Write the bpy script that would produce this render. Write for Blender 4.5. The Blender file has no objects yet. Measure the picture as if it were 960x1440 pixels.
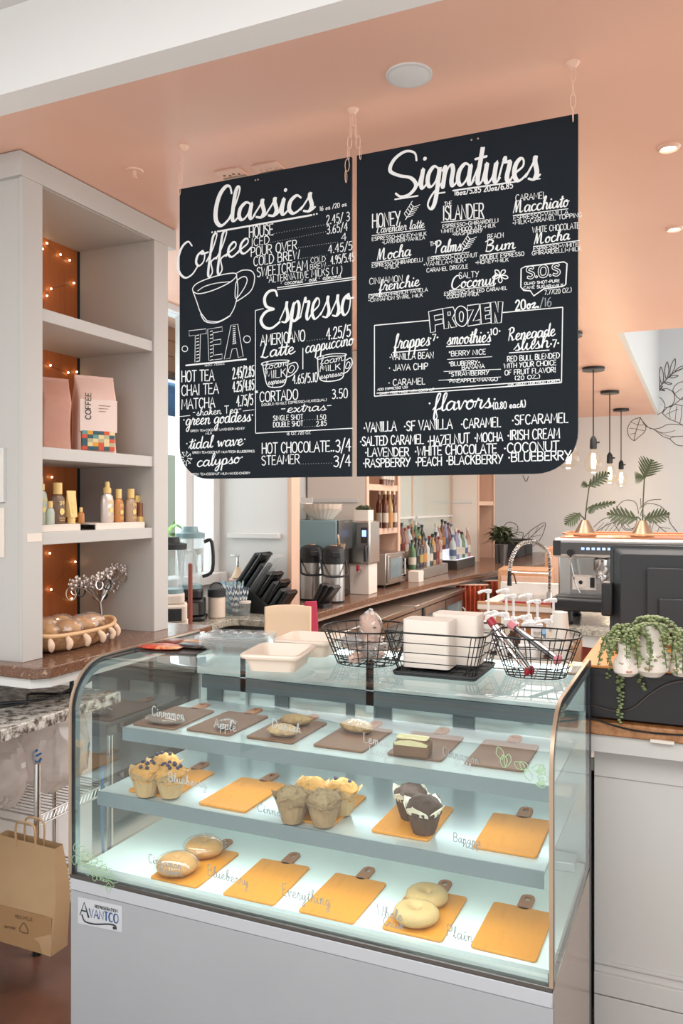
import bpy, bmesh, math, random
from mathutils import Vector, Matrix
random.seed(7)
S = bpy.context.scene
C = S.collection
PI = math.pi
# ---------------------------------------------------------------- camera
VA, VB, HY = -2080.0, 982.0, 709.0
FPX = math.sqrt((480 - VA) * (VB - 480)); TH = math.atan((VB - 480) / FPX); EYE = 1.65
cd = bpy.data.cameras.new('camera'); cam = bpy.data.objects.new('camera', cd); C.objects.link(cam)
cam.location = (0, 0, EYE); cam.rotation_euler = (PI / 2, 0, TH)
cd.sensor_fit = 'VERTICAL'; cd.sensor_height = 36; cd.lens = FPX / 1440 * 36
cd.shift_y = (HY - 720) / 1440; cd.clip_start = .05; cd.clip_end = 200
S.camera = cam
# ---------------------------------------------------------------- world, sun, large lights, exposure
W = bpy.data.worlds.new('daylight'); S.world = W; W.use_nodes = True
bg = W.node_tree.nodes['Background']; bg.inputs[0].default_value = (.97, .985, 1, 1); bg.inputs[1].default_value = 1.15
def area(name, loc, rot, sx, sy, power, col=(1, 1, 1)):
    l = bpy.data.lights.new(name, 'AREA'); l.shape = 'RECTANGLE'; l.size = sx; l.size_y = sy; l.energy = power; l.color = col
    o = bpy.data.objects.new(name, l); o.location = loc; o.rotation_euler = rot; C.objects.link(o); return o
area('bar_side_fill', (2.6, 7.5, 1.9), (0, math.radians(90), 0), 2.0, 7.0, 100, (1, .99, .97))  # unseen fill panel added to light the deep bar from the right
area('dining_front_fill', (0, -2.8, 1.5), (math.radians(90), 0, 0), 6.5, 2.4, 12, (.98, .99, 1))  # added fill behind the camera for the fascia and ceiling
area('dining_overhead_fill', (0, -.9, 3.12), (0, 0, 0), 4.5, 2.4, 165, (.98, .99, 1))  # unseen panel added so the floor bounces light upwards
area('bar_overhead_fill', (-.5, 5.6, 2.88), (0, 0, 0), 2.2, 5.0, 75, (1, .98, .96))  # unseen panel added to brighten the bar and the coffee recess
area('side_window_daylight', (-3.35, 3.95, 1.9), (0, math.radians(-90), 0), 1.4, 1.5, 22, (.9, .96, 1))
S.view_settings.view_transform = 'Standard'; S.view_settings.look = 'None'
S.view_settings.gamma = 1; S.view_settings.use_curve_mapping = False
S.view_settings.exposure = 0.18
# ---------------------------------------------------------------- pixel of the photograph -> point of a wall, front or table plane
_s, _c = math.sin(TH), math.cos(TH)
def ray(x, y):
    u = (x - 480) / FPX; v = -(y - HY) / FPX
    return (u * _c - _s, u * _s + _c, v)
def PX(x, y, X): r = ray(x, y); t = X / r[0]; return Vector((X, r[1] * t, EYE + r[2] * t))
def PY(x, y, Y): r = ray(x, y); t = Y / r[1]; return Vector((r[0] * t, Y, EYE + r[2] * t))
def PZ(x, y, Z): r = ray(x, y); t = (Z - EYE) / r[2]; return Vector((r[0] * t, r[1] * t, Z))
# ---------------------------------------------------------------- materials
def lin(h):
    h = h.lstrip('#'); out = []
    for i in (0, 2, 4):
        c = int(h[i:i + 2], 16) / 255
        out.append(c / 12.92 if c <= .04045 else ((c + .055) / 1.055) ** 2.4)
    return out + [1]
def mat(name, col, rough=.5, metal=0, noise=None, scale=20, amt=.5, bump=0, bscale=60, emit=0, spec=None, trans=0, stretch=None, coat=0):
    m = bpy.data.materials.new(name); m.use_nodes = True; nt = m.node_tree; b = nt.nodes['Principled BSDF']
    b.inputs['Base Color'].default_value = lin(col); b.inputs['Roughness'].default_value = rough; b.inputs['Metallic'].default_value = metal
    if spec is not None: b.inputs['Specular IOR Level'].default_value = spec
    if trans: b.inputs['Transmission Weight'].default_value = trans
    if coat: b.inputs['Coat Weight'].default_value = coat
    if emit: b.inputs['Emission Color'].default_value = lin(col); b.inputs['Emission Strength'].default_value = emit
    if noise or bump:
        tc = nt.nodes.new('ShaderNodeTexCoord'); mp = nt.nodes.new('ShaderNodeMapping'); nt.links.new(tc.outputs['Object'], mp.inputs[0])
        if stretch: mp.inputs['Scale'].default_value = stretch
    if noise:
        n = nt.nodes.new('ShaderNodeTexNoise'); n.inputs['Scale'].default_value = scale; n.inputs['Detail'].default_value = 6; n.inputs['Roughness'].default_value = .65
        nt.links.new(mp.outputs[0], n.inputs['Vector'])
        r = nt.nodes.new('ShaderNodeValToRGB'); r.color_ramp.elements[0].position = .5 - amt / 2; r.color_ramp.elements[1].position = .5 + amt / 2
        cs = [col] + (noise if isinstance(noise, list) else [noise])
        r.color_ramp.elements[0].color = lin(cs[0]); r.color_ramp.elements[1].color = lin(cs[-1])
        for i, cc in enumerate(cs[1:-1]):
            e = r.color_ramp.elements.new(.5 - amt / 2 + amt * (i + 1) / (len(cs) - 1)); e.color = lin(cc)
        nt.links.new(n.outputs['Fac'], r.inputs[0]); nt.links.new(r.outputs[0], b.inputs['Base Color'])
    if bump:
        n2 = nt.nodes.new('ShaderNodeTexNoise'); n2.inputs['Scale'].default_value = bscale; n2.inputs['Detail'].default_value = 4
        nt.links.new(mp.outputs[0], n2.inputs['Vector'])
        bp = nt.nodes.new('ShaderNodeBump'); bp.inputs['Strength'].default_value = bump; bp.inputs['Distance'].default_value = .01
        nt.links.new(n2.outputs['Fac'], bp.inputs['Height']); nt.links.new(bp.outputs[0], b.inputs['Normal'])
    return m
def glass(name, tint=(1, 1, 1, 1), ior=1.45, gl=1.0, rough=0.0, haze=0, hazecol=(1, 1, 1, 1)):
    m = bpy.data.materials.new(name); m.use_nodes = True; nt = m.node_tree
    for n in list(nt.nodes): nt.nodes.remove(n)
    out = nt.nodes.new('ShaderNodeOutputMaterial'); mx = nt.nodes.new('ShaderNodeMixShader'); fr = nt.nodes.new('ShaderNodeFresnel')
    fr.inputs[0].default_value = ior; tr = nt.nodes.new('ShaderNodeBsdfTransparent'); tr.inputs[0].default_value = tint
    g = nt.nodes.new('ShaderNodeBsdfGlossy'); g.inputs['Color'].default_value = (gl, gl, gl, 1); g.inputs['Roughness'].default_value = rough
    geo = nt.nodes.new('ShaderNodeNewGeometry'); k = nt.nodes.new('ShaderNodeMath'); k.operation = 'MULTIPLY'
    sub = nt.nodes.new('ShaderNodeMath'); sub.operation = 'SUBTRACT'; sub.inputs[0].default_value = 1
    nt.links.new(geo.outputs['Backfacing'], sub.inputs[1]); nt.links.new(fr.outputs[0], k.inputs[0]); nt.links.new(sub.outputs[0], k.inputs[1])
    nt.links.new(k.outputs[0], mx.inputs[0])
    base = tr
    if haze:
        d = nt.nodes.new('ShaderNodeBsdfTranslucent'); d.inputs[0].default_value = hazecol
        d2 = nt.nodes.new('ShaderNodeBsdfDiffuse'); d2.inputs[0].default_value = hazecol
        a = nt.nodes.new('ShaderNodeMixShader'); a.inputs[0].default_value = .5; nt.links.new(d.outputs[0], a.inputs[1]); nt.links.new(d2.outputs[0], a.inputs[2])
        mh = nt.nodes.new('ShaderNodeMixShader'); mh.inputs[0].default_value = haze
        nt.links.new(tr.outputs[0], mh.inputs[1]); nt.links.new(a.outputs[0], mh.inputs[2]); base = mh
    nt.links.new(base.outputs[0], mx.inputs[1]); nt.links.new(g.outputs[0], mx.inputs[2]); nt.links.new(mx.outputs[0], out.inputs[0])
    return m
M = {}
M['peach'] = mat('peach_paint', '#e8bba6', .42, noise='#e4b39d', scale=1.5, amt=.6)
M['fascia'] = mat('fascia_white', '#eceae8', .55)
M['counterwhite'] = mat('counter_white', '#c2beb9', .5)
M['white'] = mat('white_paint', '#d2d0cd', .55)
M['wallwhite'] = mat('wall_white', '#d8dadc', .6)
M['brickwhite'] = mat('painted_block', '#dcdedd', .6, bump=.6, bscale=14)
M['floor'] = mat('stained_concrete', '#3d261d', .3, noise=['#5a3a2d', '#6d4a3a'], scale=3, amt=.6)
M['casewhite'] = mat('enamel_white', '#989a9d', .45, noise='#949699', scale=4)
M['shelfwhite'] = mat('bookcase_paint', '#bab6b1', .5)
M['copperback'] = mat('orange_plank', '#b8622f', .4, noise=['#c46f38', '#a8552a'], scale=4, amt=.7, stretch=(1, 12, .6))
M['granite'] = mat('brown_granite', '#4a3328', .18, noise=['#7a5844', '#5a3e30', '#b3927a'], scale=55, amt=.34)
M['granitegrey'] = mat('grey_granite', '#6d675f', .15, noise=['#8d887c', '#b5b0a2', '#5b5148'], scale=48, amt=.36)
M['graniteblk'] = mat('speckled_granite', '#2c2522', .16, noise=['#544842', '#d8d2c8', '#3a302c'], scale=30, amt=.6)
M['granitered'] = mat('rust_granite', '#5a3420', .22, noise=['#8c5a34', '#a8744a', '#3e2416'], scale=36, amt=.6)
M['steel'] = mat('brushed_steel', '#b9b6b2', .28, 1, noise='#c9c6c2', scale=60, stretch=(1, 1, 12))
M['steeldark'] = mat('dark_steel', '#6a6765', .35, 1)
M['chrome'] = mat('chrome', '#d8d8d8', .12, 1)
M['shelfsteel'] = mat('shelf_rail_grey', '#7c888e', .4, .3)
M['shelfglass'] = mat('shelf_white_metal', '#ccd6d7', .16, .35)
M['deck'] = mat('deck_white', '#dbe8e5', .3)
M['gasket'] = mat('navy_gasket', '#16222e', .35)
M['bronze'] = mat('bronze_edge', '#a58e78', .35, .5)
M['black'] = mat('black_plastic', '#17181a', .42)
M['blackgloss'] = mat('black_gloss', '#121316', .18)
M['blackmatte'] = mat('charcoal_plastic', '#26282a', .6)
M['wire'] = mat('black_wire', '#151516', .45, .3)
M['board'] = mat('chalkboard', '#11171d', .65, noise=['#171e25', '#1d252c'], scale=3, amt=.9, spec=.15)
M['chalk'] = mat('chalk_ink', '#e4e6e6', .8)
M['chalkdim'] = mat('chalk_ink_dim', '#8f979b', .8)
M['mural'] = mat('mural_ink', '#544d49', .8)
M['glassink'] = mat('glass_ink', '#868c8c', .7)
M['glassinklight'] = mat('glass_ink_light', '#a4abab', .7)
M['glassgreen'] = mat('glass_green', '#8fae86', .7)
M['caseglass'] = glass('case_glass', (.955, .985, .97, 1), 1.5)
M['sideglass'] = glass('side_glass', (.93, .975, .96, 1), 2.7)
M['winglass'] = glass('window_glass', (.96, .99, .99, 1), 1.45)
M['clearplastic'] = glass('clear_plastic', (.93, .95, .95, 1), 1.5, haze=.12)
M['filmplastic'] = glass('plastic_film', (.95, .93, .92, 1), 1.6, rough=.12, haze=.16, hazecol=(.9, .86, .84, 1))
M['bagplastic'] = glass('bag_plastic', (.95, .95, .95, 1), 1.6, rough=.15, haze=.55, hazecol=(.88, .80, .76, 1))
M['bulbglass'] = glass('bulb_glass', (1, .97, .92, 1), 1.35)
M['mirror'] = mat('pale_mirror', '#dfe9e4', .12, .75)
M['paddle'] = mat('paddle_fibreboard', '#cf8426', .45, noise=['#d68d30', '#c57a20'], scale=10, amt=.7, stretch=(6, 1, 1))
M['paddlehandle'] = mat('paddle_handle', '#a87250', .5)
M['paddleshade'] = mat('paddle_shaded', '#7a5742', .45, noise='#6e4c38', scale=10, amt=.7, stretch=(6, 1, 1))  # darker copy of the paddle stock, imitating backlit shade on the top shelf
M['edgedark'] = mat('paddle_edge', '#7a4a24', .6)
M['muffpaper'] = mat('muffin_paper', '#c4a67c', .75, noise='#b08f64', scale=30)
M['muffpaperdark'] = mat('muffin_paper_dark', '#a88c6c', .8, noise='#8c7152', scale=30)
M['muffpaperwhite'] = mat('muffin_paper_white', '#e8e0cc', .75)
M['muffin'] = mat('muffin_top', '#ac783c', .8, noise=['#c79654', '#7c4e28'], scale=35, bump=.6, bscale=70)
M['muffindark'] = mat('chocolate_muffin', '#3a2a22', .8, noise='#57423a', scale=30, bump=.7, bscale=70)
M['berry'] = mat('blueberry', '#35304a', .5)
M['bagel'] = mat('bagel_crust', '#a87238', .42, noise=['#bb8a4e', '#96602c'], scale=9, bump=.15, bscale=40)
M['bagwrap'] = glass('bread_wrap', (.98, .97, .95, 1), 1.5, rough=.04, haze=.04)
M['bagelpale'] = mat('bagel_pale', '#bfa274', .5, noise='#b3915c', scale=9, bump=.15, bscale=40)
M['pastry'] = mat('pastry_crust', '#8a6a48', .6, noise=['#a98a64', '#6a4c30'], scale=18, bump=.5, bscale=50)
M['loafcrust'] = mat('loaf_crust', '#5b3a22', .7, noise='#6e4a2c', scale=20)
M['loafcrumb'] = mat('loaf_crumb', '#c9bd96', .85, noise='#b8aa80', scale=40)
M['paper'] = mat('paper_white', '#ded2c6', .7)
M['tubwhite'] = mat('tub_white', '#dccbbb', .4)
M['kraft'] = mat('kraft_paper', '#b59672', .8, noise='#ad8c66', scale=6)
M['kraftdark'] = mat('kraft_fold', '#a07c56', .8)
M['red'] = mat('red_plastic', '#9c2430', .4)
M['redwood'] = mat('red_cabinet', '#8c2f1a', .45, noise='#7a2413', scale=3)
M['pinkcloth'] = mat('raspberry_cloth', '#a8344c', .9)
M['curtain'] = mat('rust_cloth', '#a5482c', .9, noise='#97401f', scale=8)
M['wood'] = mat('light_wood', '#c79a78', .5, noise='#b98a66', scale=5, stretch=(8, 8, .7))
M['woodpink'] = mat('bar_shelf_wood', '#d2b09b', .5, noise='#c8a48e', scale=5, stretch=(8, 8, .7))
M['woodorange'] = mat('orange_wood', '#d08a45', .45, noise='#c67d38', scale=4, stretch=(8, 1, 1))
M['redstick'] = mat('cedar_stick', '#8a4a3a', .6, noise='#7a3d30', scale=8)
M['darkpurple'] = mat('aubergine_laminate', '#120d11', .4)
M['tan'] = mat('tan_wood', '#d8bfa2', .5)
M['leaf'] = mat('leaf_green', '#55653a', .5, noise='#3f4f2c', scale=9)
M['leafdark'] = mat('leaf_olive', '#3f4630', .55, noise='#4f5a38', scale=12)
M['leafbright'] = mat('leaf_bright', '#86b83c', .5, noise='#5e9a2c', scale=6)
M['succulent'] = mat('pearl_green', '#67774f', .5, noise=['#8a9462', '#4f6243'], scale=40)
M['muffinbrown'] = mat('streusel_top', '#7a614a', .85, noise=['#a08868', '#54402f'], scale=40, bump=.7, bscale=70)
M['muffpaperbrown'] = mat('muffin_paper_brown', '#4a3226', .8, noise='#5e4434', scale=30)
M['ceramic'] = mat('ceramic_white', '#e8dccf', .25)
M['brass'] = mat('brushed_bronze', '#a08a72', .35, .8)
M['peachmetal'] = mat('peach_metal', '#e8bfa9', .4)
M['lampwarm'] = mat('filament', '#ffcf8a', .5, emit=22)
M['fairy'] = mat('fairy_bulb', '#ffd79a', .5, emit=9)
M['led'] = mat('led_strip', '#eefcff', .5, emit=5)
M['led2'] = mat('led_strip_soft', '#eefcff', .5, emit=4)
M['ledblue'] = mat('led_display', '#8fb0ff', .5, emit=1.5)
M['downlight'] = mat('downlight_lens', '#fff1e0', .5, emit=10)
M['teal'] = mat('teal_grey_metal', '#7d979c', .4, .2)
# ---------------------------------------------------------------- mesh builder
class MB:
    def __init__(s): s.v = []; s.f = []; s.mi = []; s.cur = 0
    def add(s, vs, fs):
        o = len(s.v); s.v += [tuple(p) for p in vs]; s.f += [tuple(i + o for i in f) for f in fs]; s.mi += [s.cur] * len(fs); return s
    def use(s, i): s.cur = i; return s
    def box(s, x0, x1, y0, y1, z0, z1, T=None):
        vs = [Vector((x, y, z)) for z in (z0, z1) for y in (y0, y1) for x in (x0, x1)]
        if T is not None: vs = [T @ v for v in vs]
        return s.add(vs, [(0, 2, 3, 1), (4, 5, 7, 6), (0, 1, 5, 4), (2, 6, 7, 3), (0, 4, 6, 2), (1, 3, 7, 5)])
    def cyl(s, p0, p1, r0, r1=None, n=16, caps=True):
        r1 = r0 if r1 is None else r1; p0 = Vector(p0); p1 = Vector(p1); d = (p1 - p0).normalized()
        a = d.orthogonal().normalized(); b = d.cross(a)
        vs = [p0 + (a * math.cos(t) + b * math.sin(t)) * r0 for t in [2 * PI * i / n for i in range(n)]]
        vs += [p1 + (a * math.cos(t) + b * math.sin(t)) * r1 for t in [2 * PI * i / n for i in range(n)]]
        fs = [(i, (i + 1) % n, n + (i + 1) % n, n + i) for i in range(n)]
        if caps: fs += [tuple(range(n - 1, -1, -1)), tuple(range(n, 2 * n))]
        return s.add(vs, fs)
    def lathe(s, prof, c=(0, 0, 0), n=24, fn=None, T=None, sy=1):
        c = Vector(c); vs = []; m = len(prof)
        for j, (r, z) in enumerate(prof):
            for i in range(n):
                t = 2 * PI * i / n; rr = fn(r, z, t, j) if fn else r
                p = Vector((rr * math.cos(t), rr * math.sin(t) * sy, z))
                vs.append(c + (T @ p if T is not None else p))
        fs = [(j * n + i, j * n + (i + 1) % n, (j + 1) * n + (i + 1) % n, (j + 1) * n + i) for j in range(m - 1) for i in range(n)]
        if prof[0][0] > 1e-6: fs.append(tuple(range(n - 1, -1, -1)))
        if prof[-1][0] > 1e-6: fs.append(tuple(range((m - 1) * n, m * n)))
        return s.add(vs, fs)
    def tube(s, pts, r, n=8, closed=False, sm=0, rr=None):
        pts = [Vector(p) for p in pts]
        if sm: pts = catmull(pts, sm, closed)
        m = len(pts); vs = []; prev = None
        for i, p in enumerate(pts):
            if closed: d = pts[(i + 1) % m] - pts[i - 1]
            else: d = pts[min(i + 1, m - 1)] - pts[max(i - 1, 0)]
            d = d.normalized() if d.length > 1e-9 else Vector((0, 0, 1))
            if prev is None: a = d.orthogonal().normalized()
            else:
                a = prev - d * prev.dot(d); a = a.normalized() if a.length > 1e-6 else d.orthogonal().normalized()
            prev = a; b = d.cross(a); q = r if rr is None else rr(i / max(1, m - 1))
            vs += [p + (a * math.cos(2 * PI * k / n) + b * math.sin(2 * PI * k / n)) * q for k in range(n)]
        L = m if closed else m - 1
        fs = [(i * n + k, i * n + (k + 1) % n, ((i + 1) % m) * n + (k + 1) % n, ((i + 1) % m) * n + k) for i in range(L) for k in range(n)]
        if not closed: fs += [tuple(range(n - 1, -1, -1)), tuple(range((m - 1) * n, m * n))]
        return s.add(vs, fs)
    def prism(s, poly, a0, a1, axis='z', T=None):
        n = len(poly)
        def P(u, v, a): return Vector((u, v, a)) if axis == 'z' else Vector((u, a, v)) if axis == 'y' else Vector((a, u, v))
        vs = [P(u, v, a0) for u, v in poly] + [P(u, v, a1) for u, v in poly]
        if T is not None: vs = [T @ v for v in vs]
        return s.add(vs, [tuple(range(n - 1, -1, -1)), tuple(range(n, 2 * n))] + [(i, (i + 1) % n, n + (i + 1) % n, n + i) for i in range(n)])
    def ball(s, c, rx, ry=None, rz=None, nu=16, nv=10, fn=None, T=None):
        ry = rx if ry is None else ry; rz = rx if rz is None else rz; c = Vector(c); vs = []
        for j in range(nv + 1):
            ph = -PI / 2 + PI * j / nv
            for i in range(nu):
                t = 2 * PI * i / nu; d = Vector((math.cos(ph) * math.cos(t), math.cos(ph) * math.sin(t), math.sin(ph))); k = fn(d) if fn else 1
                p = Vector((d.x * rx * k, d.y * ry * k, d.z * rz * k)); vs.append(c + (T @ p if T is not None else p))
        return s.add(vs, [(j * nu + i, j * nu + (i + 1) % nu, (j + 1) * nu + (i + 1) % nu, (j + 1) * nu + i) for j in range(nv) for i in range(nu)])
    def sheet(s, rows):
        n = len(rows[0]); vs = [p for r in rows for p in r]
        return s.add(vs, [(j * n + i, j * n + i + 1, (j + 1) * n + i + 1, (j + 1) * n + i) for j in range(len(rows) - 1) for i in range(n - 1)])
    def build(s, name, m, parent=None, loc=None, bevel=0, smooth=35, solid=0, sub=0, fix=True):
        me = bpy.data.meshes.new(name); me.from_pydata(s.v, [], s.f)
        ms = m if isinstance(m, list) else [m]
        for x in ms: me.materials.append(M[x] if isinstance(x, str) else x)
        if len(ms) > 1: me.polygons.foreach_set('material_index', s.mi)
        if fix:
            bm = bmesh.new(); bm.from_mesh(me); bmesh.ops.remove_doubles(bm, verts=bm.verts, dist=1e-6); bmesh.ops.recalc_face_normals(bm, faces=bm.faces); bm.to_mesh(me); bm.free()
        me.update()
        if smooth:
            me.polygons.foreach_set('use_smooth', [True] * len(me.polygons)); me.set_sharp_from_angle(angle=math.radians(smooth))
        o = bpy.data.objects.new(name, me); C.objects.link(o)
        if loc is not None: o.location = loc
        if parent is not None: o.parent = parent
        if solid: k = o.modifiers.new('thickness', 'SOLIDIFY'); k.thickness = solid; k.offset = 0
        if sub: k = o.modifiers.new('smooth', 'SUBSURF'); k.levels = sub; k.render_levels = sub
        if bevel: k = o.modifiers.new('bevel', 'BEVEL'); k.width = bevel; k.segments = 2; k.limit_method = 'ANGLE'; k.angle_limit = math.radians(40)
        return o
def catmull(p, k=6, closed=False):
    n = len(p); out = []
    if n < 3: return list(p)
    for i in range(n if closed else n - 1):
        if closed: a, b, c, d = p[i - 1], p[i], p[(i + 1) % n], p[(i + 2) % n]
        else: a, b, c, d = p[max(i - 1, 0)], p[i], p[i + 1], p[min(i + 2, n - 1)]
        for j in range(k):
            t = j / k; out.append(.5 * ((2 * b) + (c - a) * t + (2 * a - 5 * b + 4 * c - d) * t * t + (3 * b - a - 3 * c + d) * t ** 3))
    if not closed: out.append(p[-1])
    return out
def rrect(w, d, r, n=5, cx=0, cy=0):
    o = []
    for sx, sy, a0 in ((1, 1, 0), (-1, 1, 90), (-1, -1, 180), (1, -1, 270)):
        for i in range(n + 1):
            a = math.radians(a0 + 90 * i / n); o.append((cx + sx * (w / 2 - r) + r * math.cos(a), cy + sy * (d / 2 - r) + r * math.sin(a)))
    return o
def tag(o, label=None, cat=None, group=None, kind=None):
    if label: o['label'] = label
    if cat: o['category'] = cat
    if group: o['group'] = group
    if kind: o['kind'] = kind
    return o
def thing(name, label, cat, loc=(0, 0, 0), rz=0, group=None):
    o = bpy.data.objects.new(name, None); C.objects.link(o); o.empty_display_size = .05
    o.location = loc; o.rotation_euler = (0, 0, rz); return tag(o, label, cat, group)
def struct(o): o['kind'] = 'structure'; return o
def bx(name, m, x0, x1, y0, y1, z0, z1, parent=None, bevel=0, loc=None): return MB().box(x0, x1, y0, y1, z0, z1).build(name, m, parent, loc=loc, bevel=bevel)
def dup(root, loc, rz=0, label=None, scale=None):
    r = root.copy(); C.objects.link(r); r.location = loc; r.rotation_euler = (0, 0, rz)
    if label: r['label'] = label
    if scale: r.scale = (scale,) * 3
    for ch in list(root.children):
        c = ch.copy(); C.objects.link(c); c.parent = r
        for g in list(ch.children):
            d = g.copy(); C.objects.link(d); d.parent = c
    return r
M['mirrorsteel'] = mat('polished_steel', '#a9a7a6', .18, .9)
M['copper'] = mat('copper_tray', '#cf8a64', .3, .7)
M['darkpane'] = mat('fridge_glass', '#7f9298', .12, .2)
M['woodback'] = mat('shelf_back', '#b9835f', .6, noise='#ac7652', scale=5, stretch=(8, 8, .7)); M['sidewhite'] = mat('side_pinkwhite', '#dcd6d0', .55)
# ================================================================ the room
M['floorbounce'] = mat('bounce_floor', '#d2cac0', .5, noise='#c6bdb2', scale=3)  # unseen floor made pale to bounce light onto ceilings and walls
CZ = 2.9; WX = -3.0; BY = 12.0
struct(bx('floor', 'floor', -4.2, 4, .8, 2.6, -.1, 0))
struct(bx('floor', 'floorbounce', -4.2, 4, -3, .8, -.1, 0)); struct(bx('floor', 'floorbounce', -4.2, 4, 2.6, BY + .2, -.1, 0))
struct(bx('ceiling', 'peach', -3.4, 4, 1.93, 6.2, CZ, CZ + .1))
struct(bx('ceiling', 'peach', -3.4, -.54, 6.2, BY, CZ, CZ + .1))
struct(bx('ceiling', 'white', -4, 4, -3, 1.93, 3.16, 3.26))
struct(bx('trim_1', 'fascia', -4, 4, 1.83, 1.93, CZ, 3.16))                 # bulkhead face in front of the peach ceiling
struct(bx('wall_shaft', 'brickwhite', -.54, -.50, 6.2, BY, CZ, 4.2))
struct(bx('wall_shaft', 'wallwhite', -.5, 4, 6.15, 6.2, CZ + .1, 4.2))
struct(bx('ceiling', 'wallwhite', -.54, 4, 6.15, BY, 4.2, 4.3))
wall_back = struct(bx('wall_back', 'wallwhite', WX - .1, 4, BY, BY + .12, 0, 4.2))
struct(bx('wall_left', 'wallwhite', -2.74, -2.615, -1, 3.0, 0, 3.16))
struct(bx('wall_left', 'wallwhite', WX - .12, -2.74, 2.9, 3.0, 0, CZ))
struct(bx('wall_left', 'wallwhite', WX - .12, WX, 3.0, 4.75, 0, 1.14))
struct(bx('wall_left', 'wallwhite', WX - .12, WX, 3.0, 4.75, 2.86, CZ))
struct(bx('light_block_right', 'wallwhite', 4, 4.1, -3, BY, 2.35, 4.3))  # unseen header, added to keep side daylight out of the raised shaft
struct(bx('wall_left', 'brickwhite', WX - .12, WX, 4.75, BY, 0, CZ))
# partition between the window and the coffee recess
pt = struct(bx('wall_partition', 'white', WX, -2.475, 4.72, 4.82, 0, CZ))
MB().box(-2.475, -2.445, 4.71, 4.83, 0, CZ).build('edge_trim', 'woodpink', pt)
MB().box(-2.93, -2.53, 4.69, 4.725, 1.42, 1.455).build('ledge_rail', 'white', pt, bevel=.004)
# window_1 on the left
wn = struct(bx('window_1', 'white', WX - .1, WX + .06, 3.0, 4.72, 1.12, 1.19, bevel=.006))
for y in (3.02, 3.9, 4.36, 4.68): MB().box(WX - .09, WX + .0, y - .035, y + .035, 1.19, 2.86).build('window_frame', 'white', wn, bevel=.004)
MB().box(WX - .06, WX - .02, 4.395, 4.43, 1.19, 2.86).build('window_seal', 'teal', wn)
for a, b in ((3.055, 3.865), (3.935, 4.325), (4.43, 4.645)): MB().box(WX - .05, WX - .044, a, b, 1.19, 2.86).build('pane', 'winglass', wn)
# outdoors beyond the window
pc = thing('porch_roof', 'brown wooden porch roof seen outside through the left window', 'roof', (-4.1, 4.6, 0))
mb = MB()
for i in range(9): mb.box(-.05, 0, -1.6, 3.4, 2.78 + i * .13, 2.78 + i * .13 + .125)
for i in range(10): mb.box(-.05, .95, -1.6 + i * .5, -1.6 + i * .5 + .49, 3.95, 3.99)
mb.build('plank_siding', mat('porch_plank', '#8a5a3c', .7, noise=['#a06c48', '#6a4228'], scale=6, stretch=(1, 1, 10)), pc)
MB().box(-.2, -.06, -1.6, 3.4, 2.76, 2.95).build('beam', mat('porch_beam', '#9a6a4a', .8, noise='#7a4e32', scale=10), pc)
MB().box(-.2, -.1, -.5, -.4, 0, 2.76).build('post', 'white', pc)
aw = thing('awning', 'bright blue awning outside the left window', 'awning', (-4.5, 6.2, 0))
MB().sheet([[(-.5, -1.6, 2.9), (-.5, 1.8, 2.9)], [(.3, -1.6, 2.66), (.3, 1.8, 2.66)]]).build('canopy', mat('awning_blue', '#3f97d6', .7), aw, solid=.02)
MB().sheet([[(.3, -1.6, 2.66), (.3, 1.8, 2.66)], [(.3, -1.6, 2.42), (.3, 1.8, 2.42)]]).build('valance', mat('awning_blue_dark', '#3578b4', .7), aw, solid=.02)
for y in (-1.5, 1.7): MB().cyl((.27, y, 0), (.27, y, 2.65), .025).build('post', 'steel', aw)
hg = thing('hedge', 'bright green hedge outside behind the left window', 'hedge', (-5.6, 5.4, 0))
mb = MB()
for i in range(700):
    p = Vector((random.uniform(-.35, .35), random.uniform(-1.7, 2.2), random.uniform(0, 1.5))); a = random.uniform(0, 6.28); r = random.uniform(.05, .1)
    d = Vector((math.cos(a), math.sin(a), random.uniform(-.5, .8))).normalized(); e = d.cross(Vector((.3, .2, 1))).normalized()
    mb.add([p, p + d * r + e * r * .4, p + d * r * 2, p + d * r - e * r * .4], [(0, 1, 2, 3)])
mb.build('foliage', 'leafbright', hg, smooth=0, fix=False)
MB().box(-.3, .3, -1.6, 2.1, 0, .5).build('planter', mat('planter_green', '#a9c6a4', .7), hg)
rl = thing('railing', 'white outdoor railing below the left window view', 'railing', (-3.9, 4.9, 0))
MB().box(-.03, .03, -1.3, 1.6, 1.22, 1.27).build('top_rail', 'tan', rl)
mb = MB()
for i in range(22): mb.box(-.015, .015, -1.25 + i * .13, -1.22 + i * .13, .1, 1.22)
mb.build('balusters', 'tan', rl)
MB().box(-.03, .03, -1.3, 1.6, .0, .1).build('bottom_rail', 'tan', rl)
struct(bx('ground', mat('paving', '#b9b2a6', .9), -9, WX - .12, -3, 14, -.1, 0))
fb = struct(bx('wall_neighbour', mat('neighbour_stucco', '#cfd8c8', .9), -6.6, -6.4, 1, 9, 0, 2.3))
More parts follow.
